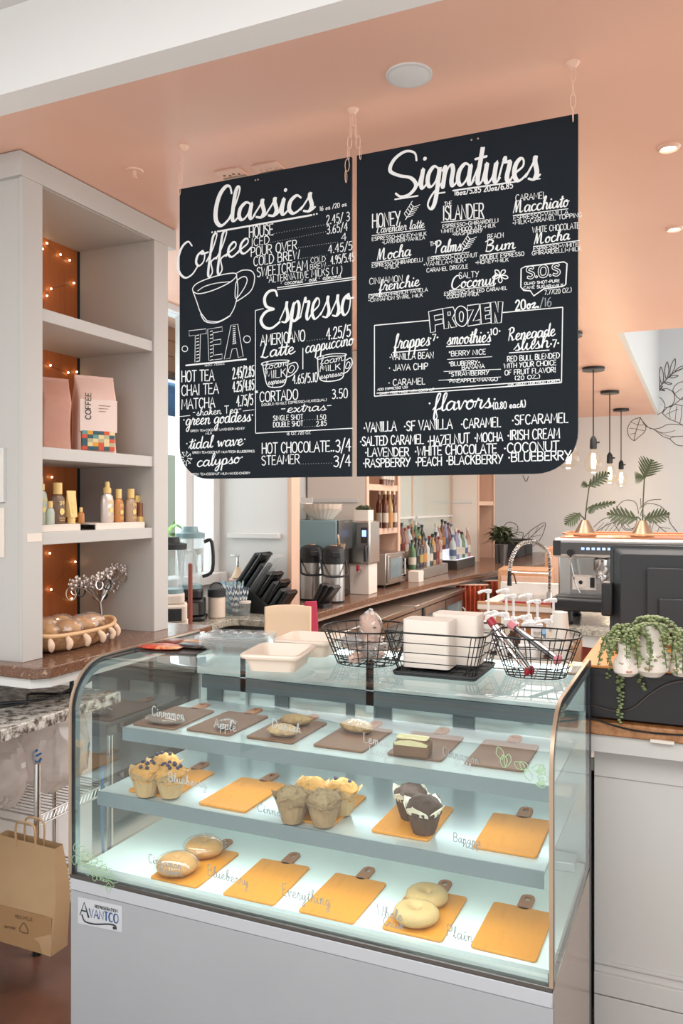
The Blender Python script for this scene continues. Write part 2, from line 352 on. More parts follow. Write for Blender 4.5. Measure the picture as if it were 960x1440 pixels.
# ---------------------------------------------------------------- ceiling fixtures
t = thing('ceiling_speaker', 'round white ceiling speaker in front of the chalkboards', 'speaker', tuple(PZ(575, 105, CZ)))
MB().lathe([(.0, -.008), (.055, -.008), (.062, -.004)], n=36).build('grille', mat('grille_white', '#e4e2e0', .7, bump=.5, bscale=400), t)
MB().lathe([(.062, -.006), (.067, -.005), (.068, 0), (.0, 0)], n=36).build('rim', 'white', t)
t = thing('sprinkler', 'peach painted sprinkler head on ceiling above the white bookcase', 'sprinkler', tuple(PZ(189, 240, CZ)))
MB().lathe([(0, -.004), (.03, -.004), (.034, 0), (0, 0)], n=24).build('flange', 'peachmetal', t)
MB().cyl((0, 0, -.022), (0, 0, -.004), .008).lathe([(0, -.028), (.012, -.028), (.012, -.025), (0, -.025)], n=12).build('head', 'peachmetal', t)
for i, (x, y) in enumerate(((325, 243), (377, 235))):
    p = PZ(x, y, CZ); t = thing('ceiling_outlet', ['peach recessed ceiling outlet nearer the bookcase, left of two', 'peach recessed ceiling outlet above the Classics title, right of two'][i], 'outlet', tuple(p), 0, 'ceiling outlets')
    MB().prism(rrect(.105, .075, .006), -.006, 0).build('plate', 'peachmetal', t)
    mb = MB()
    for k in range(4): mb.cyl((-.03 + k * .02, .008 * (k % 2), -.0075), (-.03 + k * .02, .008 * (k % 2), -.005), .005, n=10)
    mb.build('socket', 'woodpink' if i else 'loafcrust', t)
    MB().box(-.05, .05, .022, .034, -.0085, -.005).build('slot', 'bronze', t)
for i, (x, y) in enumerate(((940, 207), (948, 321))):
    p = PZ(x, y, CZ); t = thing('recessed_downlight', ['recessed ceiling downlight nearer the camera, right of the Signatures board', 'recessed ceiling downlight farther back, right of the Signatures board'][i], 'ceiling light', tuple(p), 0, 'recessed downlights')
    MB().lathe([(.022, -.002), (.03, -.01), (.037, -.006), (.04, 0)], n=28).build('trim_ring', 'peachmetal', t)
    MB().lathe([(0, -.004), (.023, -.004), (.023, -.001), (0, -.001)], n=20).build('lens', 'downlight', t)
def down(x, y, z, e, col=(1, .96, .9)):
    l = bpy.data.lights.new('downlight_fill_beam', 'SPOT'); l.energy = e; l.color = col; l.spot_size = 2.3; l.spot_blend = .8; l.shadow_soft_size = .05
    o = bpy.data.objects.new('downlight_fill_beam', l); o.location = (x, y, z); C.objects.link(o)
for (x, y) in ((-.095, 3.03), (-.1, 3.94), (-1.6, 4.6), (-1.6, 6.4), (-1.6, 8.2), (-1.5, 10.2), (-1.2, 3.0)): down(x, y, CZ - .03, 42)  # first two beams belong to the fixtures; the rest are added fill
# ---------------------------------------------------------------- pendants
for i, (x, y, yb, lab) in enumerate(((834, 517, 650, 'pendant bulb on a black cord, nearest and leftmost of the three clear of the chalkboard'), (857, 550, 667, 'pendant bulb on a black cord, middle of the three clear of the chalkboard'), (873, 575, 673, 'pendant bulb on a black cord, farthest and rightmost of the three'), (812, 466, 640, 'pendant bulb half hidden behind the lower right corner of the Signatures board'))):
    c = PZ(x, y, CZ); c.y = min(c.y, 11.2)
    if i == 3: c = Vector((-.87, 6.05, CZ))
    zb = PY(x, yb, c.y).z if i < 3 else PY(812, 640, 6.05).z
    t = thing('pendant_lamp', lab, 'lamp', tuple(c), 0, 'pendant lamps over the bar')
    MB().lathe([(0, -.03), (.1, -.03), (.1, 0), (0, 0)], n=24).build('canopy', 'black', t)
    L = CZ - zb
    MB().cyl((0, 0, -.02), (0, 0, -L + .2), .006, n=8).build('cord', 'black', t)
    s = MB().lathe([(.012, .24), (.03, .21), (.033, .13), (.026, .12), (0, .12)], (0, 0, -L), n=16).build('socket', 'black', t)
    MB().cyl((.03, 0, -L + .18), (.055, 0, -L + .18), .008, n=8).build('switch_key', 'black', s)
    b = MB().lathe([(.024, .125), (.03, .1), (.06, .05), (.08, 0), (.082, -.03), (.068, -.07), (.035, -.095), (0, -.102)], (0, 0, -L), n=24).build('bulb', 'bulbglass', t)
    mb = MB()
    for k in range(5):
        a = k * 2 * PI / 5; mb.tube([(.01 * math.cos(a), .01 * math.sin(a), -L + .08), (.02 * math.cos(a), .02 * math.sin(a), -L + .01), (.012 * math.cos(a), .012 * math.sin(a), -L - .06)], .0042, n=5, sm=3)
    mb.build('filament', 'lampwarm', b)
    l = bpy.data.lights.new('pendant_glow', 'POINT'); l.energy = 7; l.color = (1, .78, .5); l.shadow_soft_size = .03
    o = bpy.data.objects.new('pendant_glow', l); o.location = (c.x, c.y, zb - .12); C.objects.link(o)
# ================================================================ brush lettering
CAPS = {
'A': (6, '0,0 3,10 6,0|1.1,3.6 4.9,3.6'), 'B': (5.6, '.3,0 .3,10|s.3,10 3.6,9.8 4.6,7.6 3.4,5.4 .3,5.2|s.3,5.2 4.2,4.8 5.2,2.6 4,.3 .3,0'), 'C': (5.6, 's5.2,8.4 3.4,10 1.2,8.8 .3,5 1.2,1.2 3.4,0 5.2,1.6'),
'D': (6, '.3,0 .3,10|s.3,10 3.6,9.4 5.6,5 3.6,.6 .3,0'), 'E': (4.8, '4.4,10 .3,10 .3,0 4.5,0|.3,5.2 3.8,5.2'), 'F': (4.6, '4.4,10 .3,10 .3,0|.3,5.2 3.6,5.2'), 'G': (6, 's5.2,8.6 3.4,10 1.2,8.8 .3,5 1.2,1 3.4,0 5.3,1.6 5.4,4.4|5.4,4.4 3.4,4.4'),
'H': (5.6, '.3,0 .3,10|5.3,0 5.3,10|.3,5 5.3,5'), 'I': (1.6, '.8,0 .8,10'), 'J': (4.4, 's3.8,10 3.8,2 2.4,0 .8,.8 .3,2.4'), 'K': (5.4, '.3,0 .3,10|4.8,10 .4,4.4|1.9,6 5.2,0'), 'L': (4.6, '.3,10 .3,0 4.4,0'),
'M': (7, '.2,0 .8,10 3.5,3 6.2,10 6.8,0'), 'N': (6, '.3,0 .3,10 5.6,0 5.6,10'), 'O': (6.2, 'c3.1,10 1,8.6 .3,5 1,1.2 3.1,0 5.2,1.2 5.9,5 5.2,8.6'), 'P': (5, '.3,0 .3,10|s.3,10 3.8,9.6 4.8,7.4 3.6,5 .3,4.6'),
'Q': (6.2, 'c3.1,10 1,8.6 .3,5 1,1.2 3.1,0 5.2,1.2 5.9,5 5.2,8.6|3.8,2.4 6,-.8'), 'R': (5.4, '.3,0 .3,10|s.3,10 3.8,9.6 4.8,7.4 3.6,5.2 .3,4.8|2.2,4.9 5.2,0'), 'S': (5, 's4.5,8.6 2.8,10 .8,9 .5,7 2.4,5.4 4.4,3.8 4.4,1.4 2.6,0 .4,1.2'),
'T': (5.2, '0,10 5.2,10|2.6,10 2.6,0'), 'U': (5.8, 's.3,10 .3,3 1.4,.4 2.9,0 4.4,.4 5.5,3 5.5,10'), 'V': (5.6, '0,10 2.8,0 5.6,10'), 'W': (7.6, '0,10 1.8,0 3.8,8 5.8,0 7.6,10'), 'X': (5.4, '.2,0 5.2,10|.2,10 5.2,0'), 'Y': (5.4, '0,10 2.7,5|5.4,10 1.4,0'), 'Z': (5.2, '.3,10 5,10 .2,0 5.2,0'),
'0': (4.8, 'c2.4,10 .8,8.6 .3,5 .8,1.2 2.4,0 4,1.2 4.5,5 4,8.6'), '1': (2.2, '.4,8.6 1.3,10 1.3,0'), '2': (4.6, 's.4,8 1.4,9.8 3,10 4,8.4 3.6,6 .3,0|.3,0 4.4,0'), '3': (4.6, 's.4,9 2.2,10 4,8.4 3.4,6 1.8,5.4 3.8,4.6 4.3,2.4 2.6,0 .3,1'), '4': (4.8, '3.4,0 3.4,10|3.4,10 .2,3.4 4.7,3.4'),
'5': (4.6, '4.2,10 1,10 .7,5.6|s.7,5.6 2.8,6.2 4.3,4 3.6,1 2,0 .3,1'), '6': (4.6, 's3.8,9.6 1.6,7.6 .4,3.4 1.2,.4 2.8,0 4.2,2 3.6,4.8 2,5 .6,3'), '7': (4.4, '.2,10 4.3,10 1.4,0'), '8': (4.6, 'c2.3,5.2 .7,7.4 2.3,10 3.9,7.4 2.3,5.2 .4,2.4 2.3,0 4.2,2.4'), '9': (4.6, 's4,8 2.4,10 .6,8 1.2,5.4 3,5.4 4,8 3.8,3 2.4,0'),
'/': (3.6, '0,-1 3.6,11'), '.': (1.6, 'd.8,.4'), ',': (1.6, '.8,.6 .3,-1'), '+': (4, '.4,4.6 3.6,4.6|2,2.8 2,6.4'), '·': (2.2, 'd1.1,4.6'), '*': (3, '.4,7 2.6,9.4|2.6,7 .4,9.4|1.5,6.6 1.5,10'), '(': (2.4, 's2,11 .6,8 .6,3 2,-.6'), ')': (2.4, 's.4,11 1.8,8 1.8,3 .4,-.6'), '-': (3.6, '.4,4.6 3.2,4.6'), '!': (1.6, '.8,10 .8,3|d.8,.4'), '&': (5, 's4.8,0 1.2,7.6 2.4,10 3.4,8 .4,2.4 2,0 4.6,3.6'), ' ': (2.6, ''), ':': (1.6, 'd.8,1|d.8,5')}
LOW = {
'a': (5.4, 's4.2,4.2 2.5,5 .8,3.5 .6,1.2 1.8,0 3.4,1.4 4.3,4.6 4.1,1.2 4.8,0 5.8,1'), 'b': (4.8, 's0,1 1.7,5 2.7,9 2,10 1.2,8 1.1,2 2,0 3.6,1 3.9,3.6 2.8,4.6 1.8,3.4 3.6,3.6 5,4'), 'c': (4.4, 's4,4.2 2.6,5 .9,3.6 .7,1.4 2,0 3.4,.4 4.7,1.5'),
'd': (5.6, 's4,4.2 2.4,5 .8,3.5 .6,1.2 1.8,0 3.4,1.4 4.7,10 4.2,1.4 4.9,0 6,1'), 'e': (4.4, 's0,.8 1.2,1.9 3.2,3.2 3.2,4.6 2.2,5 .9,3.6 .8,1.4 2,0 3.4,.4 4.7,1.5'), 'f': (3.6, 's0,.8 1.9,4.5 3.1,9 2.5,10 1.6,8.4 1.2,2 1,-3.6 1.7,-5 2.6,-3.4 1.8,.2 3.9,1.4'),
'g': (5.2, 's4,4.2 2.4,5 .8,3.5 .6,1.3 1.8,.2 3.4,1.6 4.2,4.6 3.9,-2.6 2.8,-5 1.4,-4 2.4,-1.8 5.6,1'), 'h': (5.3, 's0,.8 1.8,5 2.8,9 2.2,10 1.4,8 1,0|s1,0 1.6,3.4 3,5 3.9,3.8 3.8,1 4.5,0 5.6,1'), 'i': (2.6, 's0,.8 1.2,4.8 1,1.2 1.7,0 2.9,1|d1.5,7'),
'j': (2.6, 's0,.8 1.4,4.8 1,-3 0,-5 -1,-4 2.8,1|d1.6,7'), 'k': (5, 's0,.8 1.8,5 2.8,9 2.2,10 1.4,8 1,0|s1,1 2.6,4.6 3.6,4.4 3,2.8 1.4,2.4 3,1.8 4,0 5.2,1'), 'l': (2.8, 's0,.8 1.8,5 2.7,9 2.1,10 1.3,8 1.1,1.4 1.9,0 3.1,1'),
'm': (6.8, 's0,3.8 .7,4.8 .9,3.6 .7,0|s.7,0 1.5,3.8 2.6,5 3.2,3.8 2.9,0|s2.9,0 3.6,3.8 4.8,5 5.4,3.8 5.2,1.2 5.9,0 7.1,1'), 'n': (5, 's0,3.8 .7,4.8 .9,3.6 .7,0|s.7,0 1.6,3.8 2.8,5 3.6,3.8 3.4,1.2 4.1,0 5.3,1'), 'o': (4.6, 's2.8,5 1.1,4 .6,1.6 1.8,0 3.4,1 3.7,3.4 2.8,5 2.5,4 4.9,4'),
'p': (4.8, 's0,.8 1.3,4.8 1,0 .6,-5|s.9,1 1.7,4 2.9,5 3.9,3.6 3.6,1 2.2,0 1,.8 2.4,0 5,1'), 'q': (5, 's4,4.2 2.4,5 .8,3.5 .6,1.2 1.8,0 3.4,1.4 4.2,4.6 4,-5 5.2,-2'), 'r': (4.1, 's0,.8 1,4.8 1.3,5.6 1.7,4.5 3.1,4.4 2.6,1.2 3.3,0 4.4,1'), 's': (4, 's0,.8 1.8,3.6 2.4,5.3 2.4,4 3.3,1.6 2.6,.1 1,.3|s2.6,.1 3.4,.3 4.3,1'),
't': (3.1, 's0,.8 1.8,5 2.3,8.4 1.6,1.4 2.3,0 3.4,1|.3,5.8 3.7,6.2'), 'u': (5.2, 's0,.8 1,4.8 .9,1.4 1.8,0 3.2,1.4 4,4.8 3.8,1.2 4.5,0 5.6,1'), 'v': (4.4, 's0,3.8 .8,4.8 1.8,0 3.6,4.6 4.7,4'), 'w': (6.2, 's0,3.8 .8,4.8 1.6,.2 3,4 3.8,.2 5.4,4.6 6.5,4'), 'x': (4.4, 's0,4 1,4.8 3.2,.2 4.6,1|3.8,5 .4,0'),
'y': (5, 's0,.8 1,4.8 .9,1.8 1.8,.4 3.2,1.8 4,4.8 3.6,-2.6 2.4,-5 1.2,-4 2.4,-1.6 5.2,1'), 'z': (4.2, 's0,4 1.4,5 3.2,4.6 .6,.4 1.6,.6 3,0 4.4,1')}
SCR = {'C': (6.4, 's5.8,8 5,9.8 3.4,10 1.4,8 .4,4.4 .8,1.2 2.8,-.4 5,.6 6.8,2.4'), 'S': (6.8, 's6.4,8.2 5.6,9.8 3.2,9.6 1.8,7.6 3.2,5.8 5,4 4.8,1.2 2.6,-.4 .4,.2 -.6,1.6'), 'E': (6, 's5.2,8.4 4.4,10 2.2,9.4 1.4,7.4 3.2,5.6 1.2,4.4 .4,2 1.8,-.2 4.2,.2 6,1.8'),
'L': (4.8, 's2.6,9.8 1.8,5.4 .9,.5|s.2,.8 1.5,.6 3.2,-.3 4.8,.6'), 'M': (8, 's.4,0 1,5 1.4,9.4 2,6 2.8,.4|s2.8,.4 3.8,6 5,9.6 5.4,6 5.6,1.4 6.4,0 8,1'), 'B': (6, 's1.4,0 1.6,5 1.8,10|s.2,8.6 2.6,10 4.8,9 4.6,6.8 2.2,5.4 5,4.6 5.4,2 3.6,0 1,.6'), 'P': (5.4, 's1.4,0 1.6,5 1.8,10|s.2,8.4 2.4,10 4.8,9 4.8,6.6 2,4.8'), 'R': (6, 's1.2,0 1.4,5 1.6,10|s0,8.4 2.4,10 4.6,9 4.4,6.4 2,5 3.8,2.6 4.6,.2 6.2,1')}
def strokes(text, style):
    out = []; x = 0
    for ch in text:
        if style == 'script': g = SCR.get(ch) or LOW.get(ch) or CAPS.get(ch)
        elif style == 'hand': g = CAPS.get(ch) or LOW.get(ch)
        else: g = CAPS.get(ch.upper())
        adv, d = g if g else (3, '')
        for st in d.split('|'):
            if not st: continue
            k = st[0] if st[0] in 'scd' else ''
            pts = [tuple(float(q) for q in p.split(',')) for p in st[len(k):].split(' ')]
            out.append((k, [(px + x, py) for px, py in pts]))
        x += adv + (0 if style == 'script' and ch in LOW else .9)
    return out, max(x - .9, 1)
class Ink:
    """flat painted strokes on a plane; tf maps (u, v) metres to a point just off the surface"""
    def __init__(s, tf): s.mb = MB(); s.tf0 = tf; s.k = 0; s.sub = 0
    def tf(s, a, b):
        p = s.tf0(a, b); return Vector((p.x, p.y - .00006 * (s.k % 11) - s.sub, p.z))
    def line(s, pts, w, call=0, closed=False):
        pts = [Vector((p[0], p[1])) for p in pts]; q = [pts[0]]
        for p in pts[1:]:
            if (p - q[-1]).length > 1e-5: q.append(p)
        pts = q; n = len(pts)
        if n == 1:
            s.dot(pts[0], w * .75); return
        L = []
        for i in range(n):
            d = (pts[(i + 1) % n] - pts[i - 1]) if closed else pts[min(i + 1, n - 1)] - pts[max(i - 1, 0)]
            d = d.normalized() if d.length > 0 else Vector((1, 0)); k = 1.0
            if call: k = 1 + call * max(0, -d.y) - call * .35 * max(0, d.y)
            nn = Vector((-d.y, d.x)) * (w * k / 2); L.append((pts[i] + nn, pts[i] - nn))
        vs = []; s.k += 1
        for i_, (a, b) in enumerate(L): s.sub = .00005 * i_ / n; vs += [s.tf(a.x, a.y), s.tf(b.x, b.y)]
        m = n if closed else n - 1
        s.mb.add(vs, [(2 * i, 2 * i + 1, 2 * ((i + 1) % n) + 1, 2 * ((i + 1) % n)) for i in range(m)])
        if not closed and w > .0035:
            for e in (0, n - 1): s.dot(pts[e], (L[e][0] - L[e][1]).length / 2, 8)
    def dot(s, c, r, n=8):
        s.k += 1; s.sub = 0
        vs = [s.tf(c[0] + r * math.cos(2 * PI * i / n), c[1] + r * math.sin(2 * PI * i / n)) for i in range(n)]; s.mb.add(vs, [tuple(range(n))])
    def curve(s, pts, w, call=0, closed=False, k=6): s.line(catmull([Vector(p) for p in pts], k, closed), w, call, closed)
    def text(s, txt, a, b, h, w, style='caps', call=0, slant=0):
        st, tw = strokes(txt, style); a = Vector(a[:2]); b = Vector(b[:2]); L = (b - a).length; ux = (b - a) / L
        ux = ux / tw * L; vy = Vector((0, h / 10))
        for k, pts in st:
            P = [a + ux * (p[0]) + vy * p[1] + ux.normalized() * (p[1] * h / 10 * slant) for p in pts]
            if k == 'd': s.dot(P[0], w * .8)
            elif k == 's': s.line(catmull(P, 5), w, call)
            elif k == 'c': s.line(catmull(P, 5, True), w, call, True)
            else: s.line(P, w, call)
    def build(s, name, m, parent): return s.mb.build(name, m, parent, smooth=0, fix=False)
# ================================================================ chalkboard menus
BYF = 2.36
KA = dict(A=(240, 200, 3.5556), B=(240, 440, 3.5556), C=(490, 140, 2.8235), D=(490, 400, 2.8235))
class Board:
    def __init__(s, name, label, x0, x1, z0, z1, rl, rr_):
        s.cx = (x0 + x1) / 2; s.z0 = z0
        s.t = thing(name, label, 'menu board', (s.cx, BYF, z0))
        w = (x1 - x0) / 2; h = z1 - z0; poly = []
        def corner(sx, r):
            if r < .01: return [(sx * w, 0)]
            return [(sx * (w - r + r * math.sin(a)), r - r * math.cos(a)) for a in [PI / 2 * i / 10 for i in range(11)]]
        poly = list(reversed(corner(-1, rl))) + corner(1, rr_) + [(w, h), (-w, h)]
        MB().prism(poly, 0, .012, 'y').build('panel', 'board', s.t)
        s.ink = Ink(lambda u, v: Vector((u - s.cx, -.0012, v - s.z0)))
    def P(s, k, x, y): ox, oy, sc = KA[k]; p = PY(ox + x / sc, oy + y / sc, BYF); return (p.x, p.z)
    def W(s, k, px, x, y): a = s.P(k, x, y); b = s.P(k, x, y - px); return b[1] - a[1]
    def T(s, k, txt, x0, y0, x1, y1, h, w=None, style='caps', call=0, slant=0):
        hh = s.W(k, h, (x0 + x1) / 2, (y0 + y1) / 2)
        if w is None: w = max(2.4, min(6.5, h * .105)) if style == 'caps' else max(2.6, min(7, h * .09))
        s.ink.text(txt, s.P(k, x0, y0), s.P(k, x1, y1), hh, s.W(k, w, x0, y0), style, call, slant)
    def L(s, k, pts, w=4, call=0, sm=True, closed=False):
        q = [s.P(k, *p) for p in pts]; ww = s.W(k, w, *pts[0])
        if sm: s.ink.curve(q, ww, call, closed)
        else: s.ink.line(q, ww, call, closed)
    def dots(s, k, x0, y0, x1, y1, n):
        for i in range(n):
            t = i / (n - 1); s.ink.dot(s.P(k, x0 + (x1 - x0) * t, y0 + (y1 - y0) * t), s.W(k, 1.5, x0, y0), 6)
b1 = Board('chalkboard_menu', 'black Classics chalkboard listing coffee, tea and espresso, left of the two hanging boards', -1.667, -1.012, 1.738, 2.757, .115, 0)
a = b1
a.T('A', 'C', 215, 415, 300, 405, 185, 14, 'script', .75, .1)
a.T('A', 'lassics', 290, 398, 700, 345, 172, 12, 'script', .8, .12)
a.L('A', [(235, 447), (705, 365)], 9, sm=False)
for x, y in ((208, 451), (223, 449), (717, 362), (731, 359)): a.ink.dot(a.P('A', x, y), a.W('A', 5, x, y))
a.T('A', '16 oz /20 oz', 745, 345, 880, 319, 22, 3.4, 'hand')
for t in (('HOUSE', 393, 478, 513, 463, 54), ('2.45/ 3', 778, 412, 895, 393, 44), ('ICED', 405, 522, 495, 507, 40), ('3.65/4', 780, 460, 885, 443, 42), ('POUR OVER', 402, 574, 632, 535, 46), ('4', 852, 496, 880, 491, 38), ('COLD BREW', 415, 620, 645, 584, 46), ('4.45/5', 788, 558, 908, 538, 42), ('SWEETCREAM', 432, 675, 685, 638, 48), ('COLD', 700, 605, 775, 596, 26), ('BREW', 697, 638, 775, 627, 26), ('4.95/5.45', 800, 612, 918, 594, 42), ('*ALTERNATIVE MILKS ( 1 )', 480, 705, 858, 655, 34)): a.T('A', *t)
for t in ((517, 458, 765, 414, 20), (500, 502, 775, 448, 24), (640, 528, 835, 500, 18), (650, 582, 780, 565, 12), (780, 620, 797, 617, 3)): a.dots('A', *t)
a.T('A', '· coconut · oat · almond', 550, 716, 850, 678, 24, 3, 'script')
a.L('A', [(533, 728), (925, 675)], 5, sm=False); a.L('A', [(533, 738), (925, 686)], 4, sm=False)
a.L('A', [(107, 518), (88, 498), (58, 525), (38, 585), (42, 645), (72, 678), (108, 662), (135, 622)], 9, .5)
a.T('A', 'offee', 118, 625, 385, 552, 140, 9, 'script', .5, .1)
# cup drawing
a.L('A', [(110, 738), (135, 705), (220, 672), (310, 655), (330, 668), (295, 702), (215, 740), (140, 758)], 5, closed=True)
a.L('A', [(135, 745), (170, 722), (230, 705), (300, 698)], 4); a.L('A', [(112, 745), (132, 800), (150, 850), (182, 893)], 5)
a.L('A', [(330, 668), (337, 740), (322, 820), (295, 872)], 5); a.L('A', [(150, 853 + 5), (175, 897), (235, 902), (300, 868)], 5); a.L('A', [(180, 893), (240, 896), (295, 868)], 4)
a.L('A', [(330, 655), (362, 640), (405, 645), (420, 680), (400, 745), (325, 800)], 5); a.L('A', [(335, 690), (368, 672), (383, 690), (365, 735), (326, 782), (325, 720)], 5, closed=True)
a.L('A', [(533, 768), (522, 742), (490, 748), (470, 780), (478, 820), (515, 835)], 12, .4); a.L('A', [(515, 835), (475, 850), (452, 890), (470, 925), (505, 930), (545, 900)], 12, .4)
a.T('A', 'spresso', 545, 905, 892, 862, 200, 9, 'script', .75, .1)
# TEA
def outline(bd, k, poly, w=3): bd.L(k, poly, w, sm=False, closed=True)
outline(a, 'B', [(92, 90), (178, 80), (180, 104), (150, 107), (146, 243), (122, 247), (124, 112), (94, 116)])
outline(a, 'B', [(186, 82), (258, 70), (260, 92), (212, 100), (213, 138), (252, 132), (252, 156), (214, 160), (216, 212), (258, 206), (258, 230), (192, 238)])
outline(a, 'B', [(302, 62), (336, 57), (363, 218), (338, 223), (330, 178), (308, 181), (296, 228), (268, 232)]); outline(a, 'B', [(320, 100), (327, 155), (311, 158)])
for i in range(9):
    for (x, y0, y1) in ((136, 110, 240), (204, 90, 234), (318, 66, 150)):
        y = y0 + (y1 - y0) * i / 8; a.L('B', [(x - 7, y + 4), (x + 7, y)], 4, sm=False)
a.L('B', [(78, 263), (378, 232)], 8, sm=False)
for cx, cy, r in ((72, 180, 14), (382, 132, 17)):
    a.L('B', [(cx + r * math.cos(i * PI / 5), cy + r * math.sin(i * PI / 5)) for i in range(10)], 4, closed=True)
for t in (('16oz /20oz', 170, 268, 270, 258, 9, 2), ('HOT TEA', 55, 345, 218, 338, 54), ('2.45/2.85', 310, 330, 418, 318, 54), ('CHAI TEA', 55, 415, 240, 402, 52), ('4.25/4.85', 310, 396, 418, 384, 50), ('MATCHA', 55, 482, 222, 472, 50), ('4.75/5', 330, 468, 412, 459, 52), ('*', 418, 430, 440, 427, 40),
          ('GREEN TEA·COCONUT LAVENDER· HONEY', 100, 596, 370, 583, 11, 2), ('MILK', 175, 609, 207, 606, 10, 2), ('GREEN TEA·COCONUT MILK·FRESH BLUEBERRIES', 110, 704, 420, 697, 11, 2), ('GREEN TEA·COCONUT MILK·MANGO·CHERRY', 100, 813, 398, 806, 11, 2),
          ('AMERICANO', 450, 165, 672, 140, 54), ('4.25/5', 778, 135, 900, 117, 56), ('4.65/5.10', 610, 356, 735, 344, 46), ('CORTADO', 446, 446, 637, 432, 50), ('3.50', 806, 430, 885, 424, 46), ('DOUBLE+SINGLE ESPRESSO·MILK(EQUAL)', 455, 466, 780, 440, 12, 2),
          ('SINGLE SHOT', 513, 540, 662, 532, 25, 3.4), ('1.50', 730, 536, 777, 532, 24, 3.4), ('DOUBLE SHOT', 513, 572, 662, 565, 25, 3.4), ('2.85', 728, 567, 780, 563, 24, 3.4), ('16 oz /20 oz', 580, 612, 700, 605, 14, 2.4), ('HOT CHOCOLATE..', 457, 703, 818, 692, 52), ('3/4', 825, 697, 900, 690, 60), ('STEAMER', 455, 762, 645, 753, 46), ('3/4', 815, 770, 900, 765, 54)): a.T('B', *t)
for t in ((682, 140, 772, 130, 8), (650, 756, 805, 751, 13), (668, 536, 722, 533, 5), (668, 570, 722, 567, 5), (570, 703, 570.5, 703, 2)): a.dots('B', *t)
a.T('B', '-shaken Tea-', 110, 516, 355, 498, 38, 3.6, 'script'); a.L('B', [(35, 520), (98, 513)], 3, sm=False); a.L('B', [(362, 491), (418, 484)], 3, sm=False)
a.T('B', '·green goddess·', 58, 564, 412, 540, 62, 5, 'script', .5, .15); a.T('B', '·tidal wave·', 72, 682, 375, 660, 60, 5, 'script', .5, .15); a.T('B', 'calypso·', 130, 770, 362, 748, 58, 5, 'script', .5, .15)
for i in range(9):
    an = i * 2 * PI / 9; a.L('B', [(75 + 10 * math.cos(an), 728 + 12 * math.sin(an)), (75 + 34 * math.cos(an), 728 + 38 * math.sin(an)), (75 + 26 * math.cos(an + .3), 728 + 30 * math.sin(an + .3))], 4, sm=False)
a.L('A', [(465, 832), (424, 842)], 4, sm=False); a.L('A', [(424, 842), (425, 1453)], 4, sm=False); a.L('B', [(425, 602), (912, 577)], 4, sm=False)
a.T('B', 'Latte', 450, 226, 612, 204, 64, 6, 'script', .4, .1); a.L('B', [(661, 175), (661, 282)], 5, sm=False); a.T('B', 'cappuccino', 672, 202, 908, 160, 66, 5, 'script', .4, .1)
a.L('B', [(460, 250), (520, 238), (588, 237), (582, 246), (520, 252), (462, 262)], 4, closed=True); a.L('B', [(460, 252), (470, 312), (488, 366), (535, 372), (565, 362), (578, 330), (588, 240)], 5)
a.L('B', [(590, 258), (625, 248), (637, 275), (612, 308), (582, 322)], 5); a.L('B', [(588, 290), (606, 262), (620, 275), (604, 300)], 4, closed=True)
for t in (('foam', 470, 286, 580, 264, 38, 3.2), ('MILK', 474, 332, 578, 318, 40, 4), ('espresso', 488, 360, 572, 348, 30, 3)): a.T('B', *t, 'script' if t[0] != 'MILK' else 'caps')
a.L('B', [(735, 222), (800, 206), (872, 205), (868, 215), (800, 218), (740, 232)], 4, closed=True); a.L('B', [(735, 224), (738, 300), (752, 336), (800, 342), (858, 325), (868, 270), (873, 208)], 5)
a.L('B', [(876, 238), (900, 226), (907, 255), (885, 292), (862, 304)], 5); a.L('B', [(874, 275), (886, 246), (897, 254), (888, 276)], 4, closed=True)
for t in (('foam', 748, 260, 858, 240, 38, 3.2), ('MILK', 746, 296, 850, 283, 30, 4), ('espresso', 748, 331, 858, 313, 30, 3)): a.T('B', *t, 'script' if t[0] != 'MILK' else 'caps')
a.T('B', '-extras-', 548, 502, 805, 484, 46, 4, 'script', .4, .1)
a.ink.build('lettering', 'chalk', a.t)
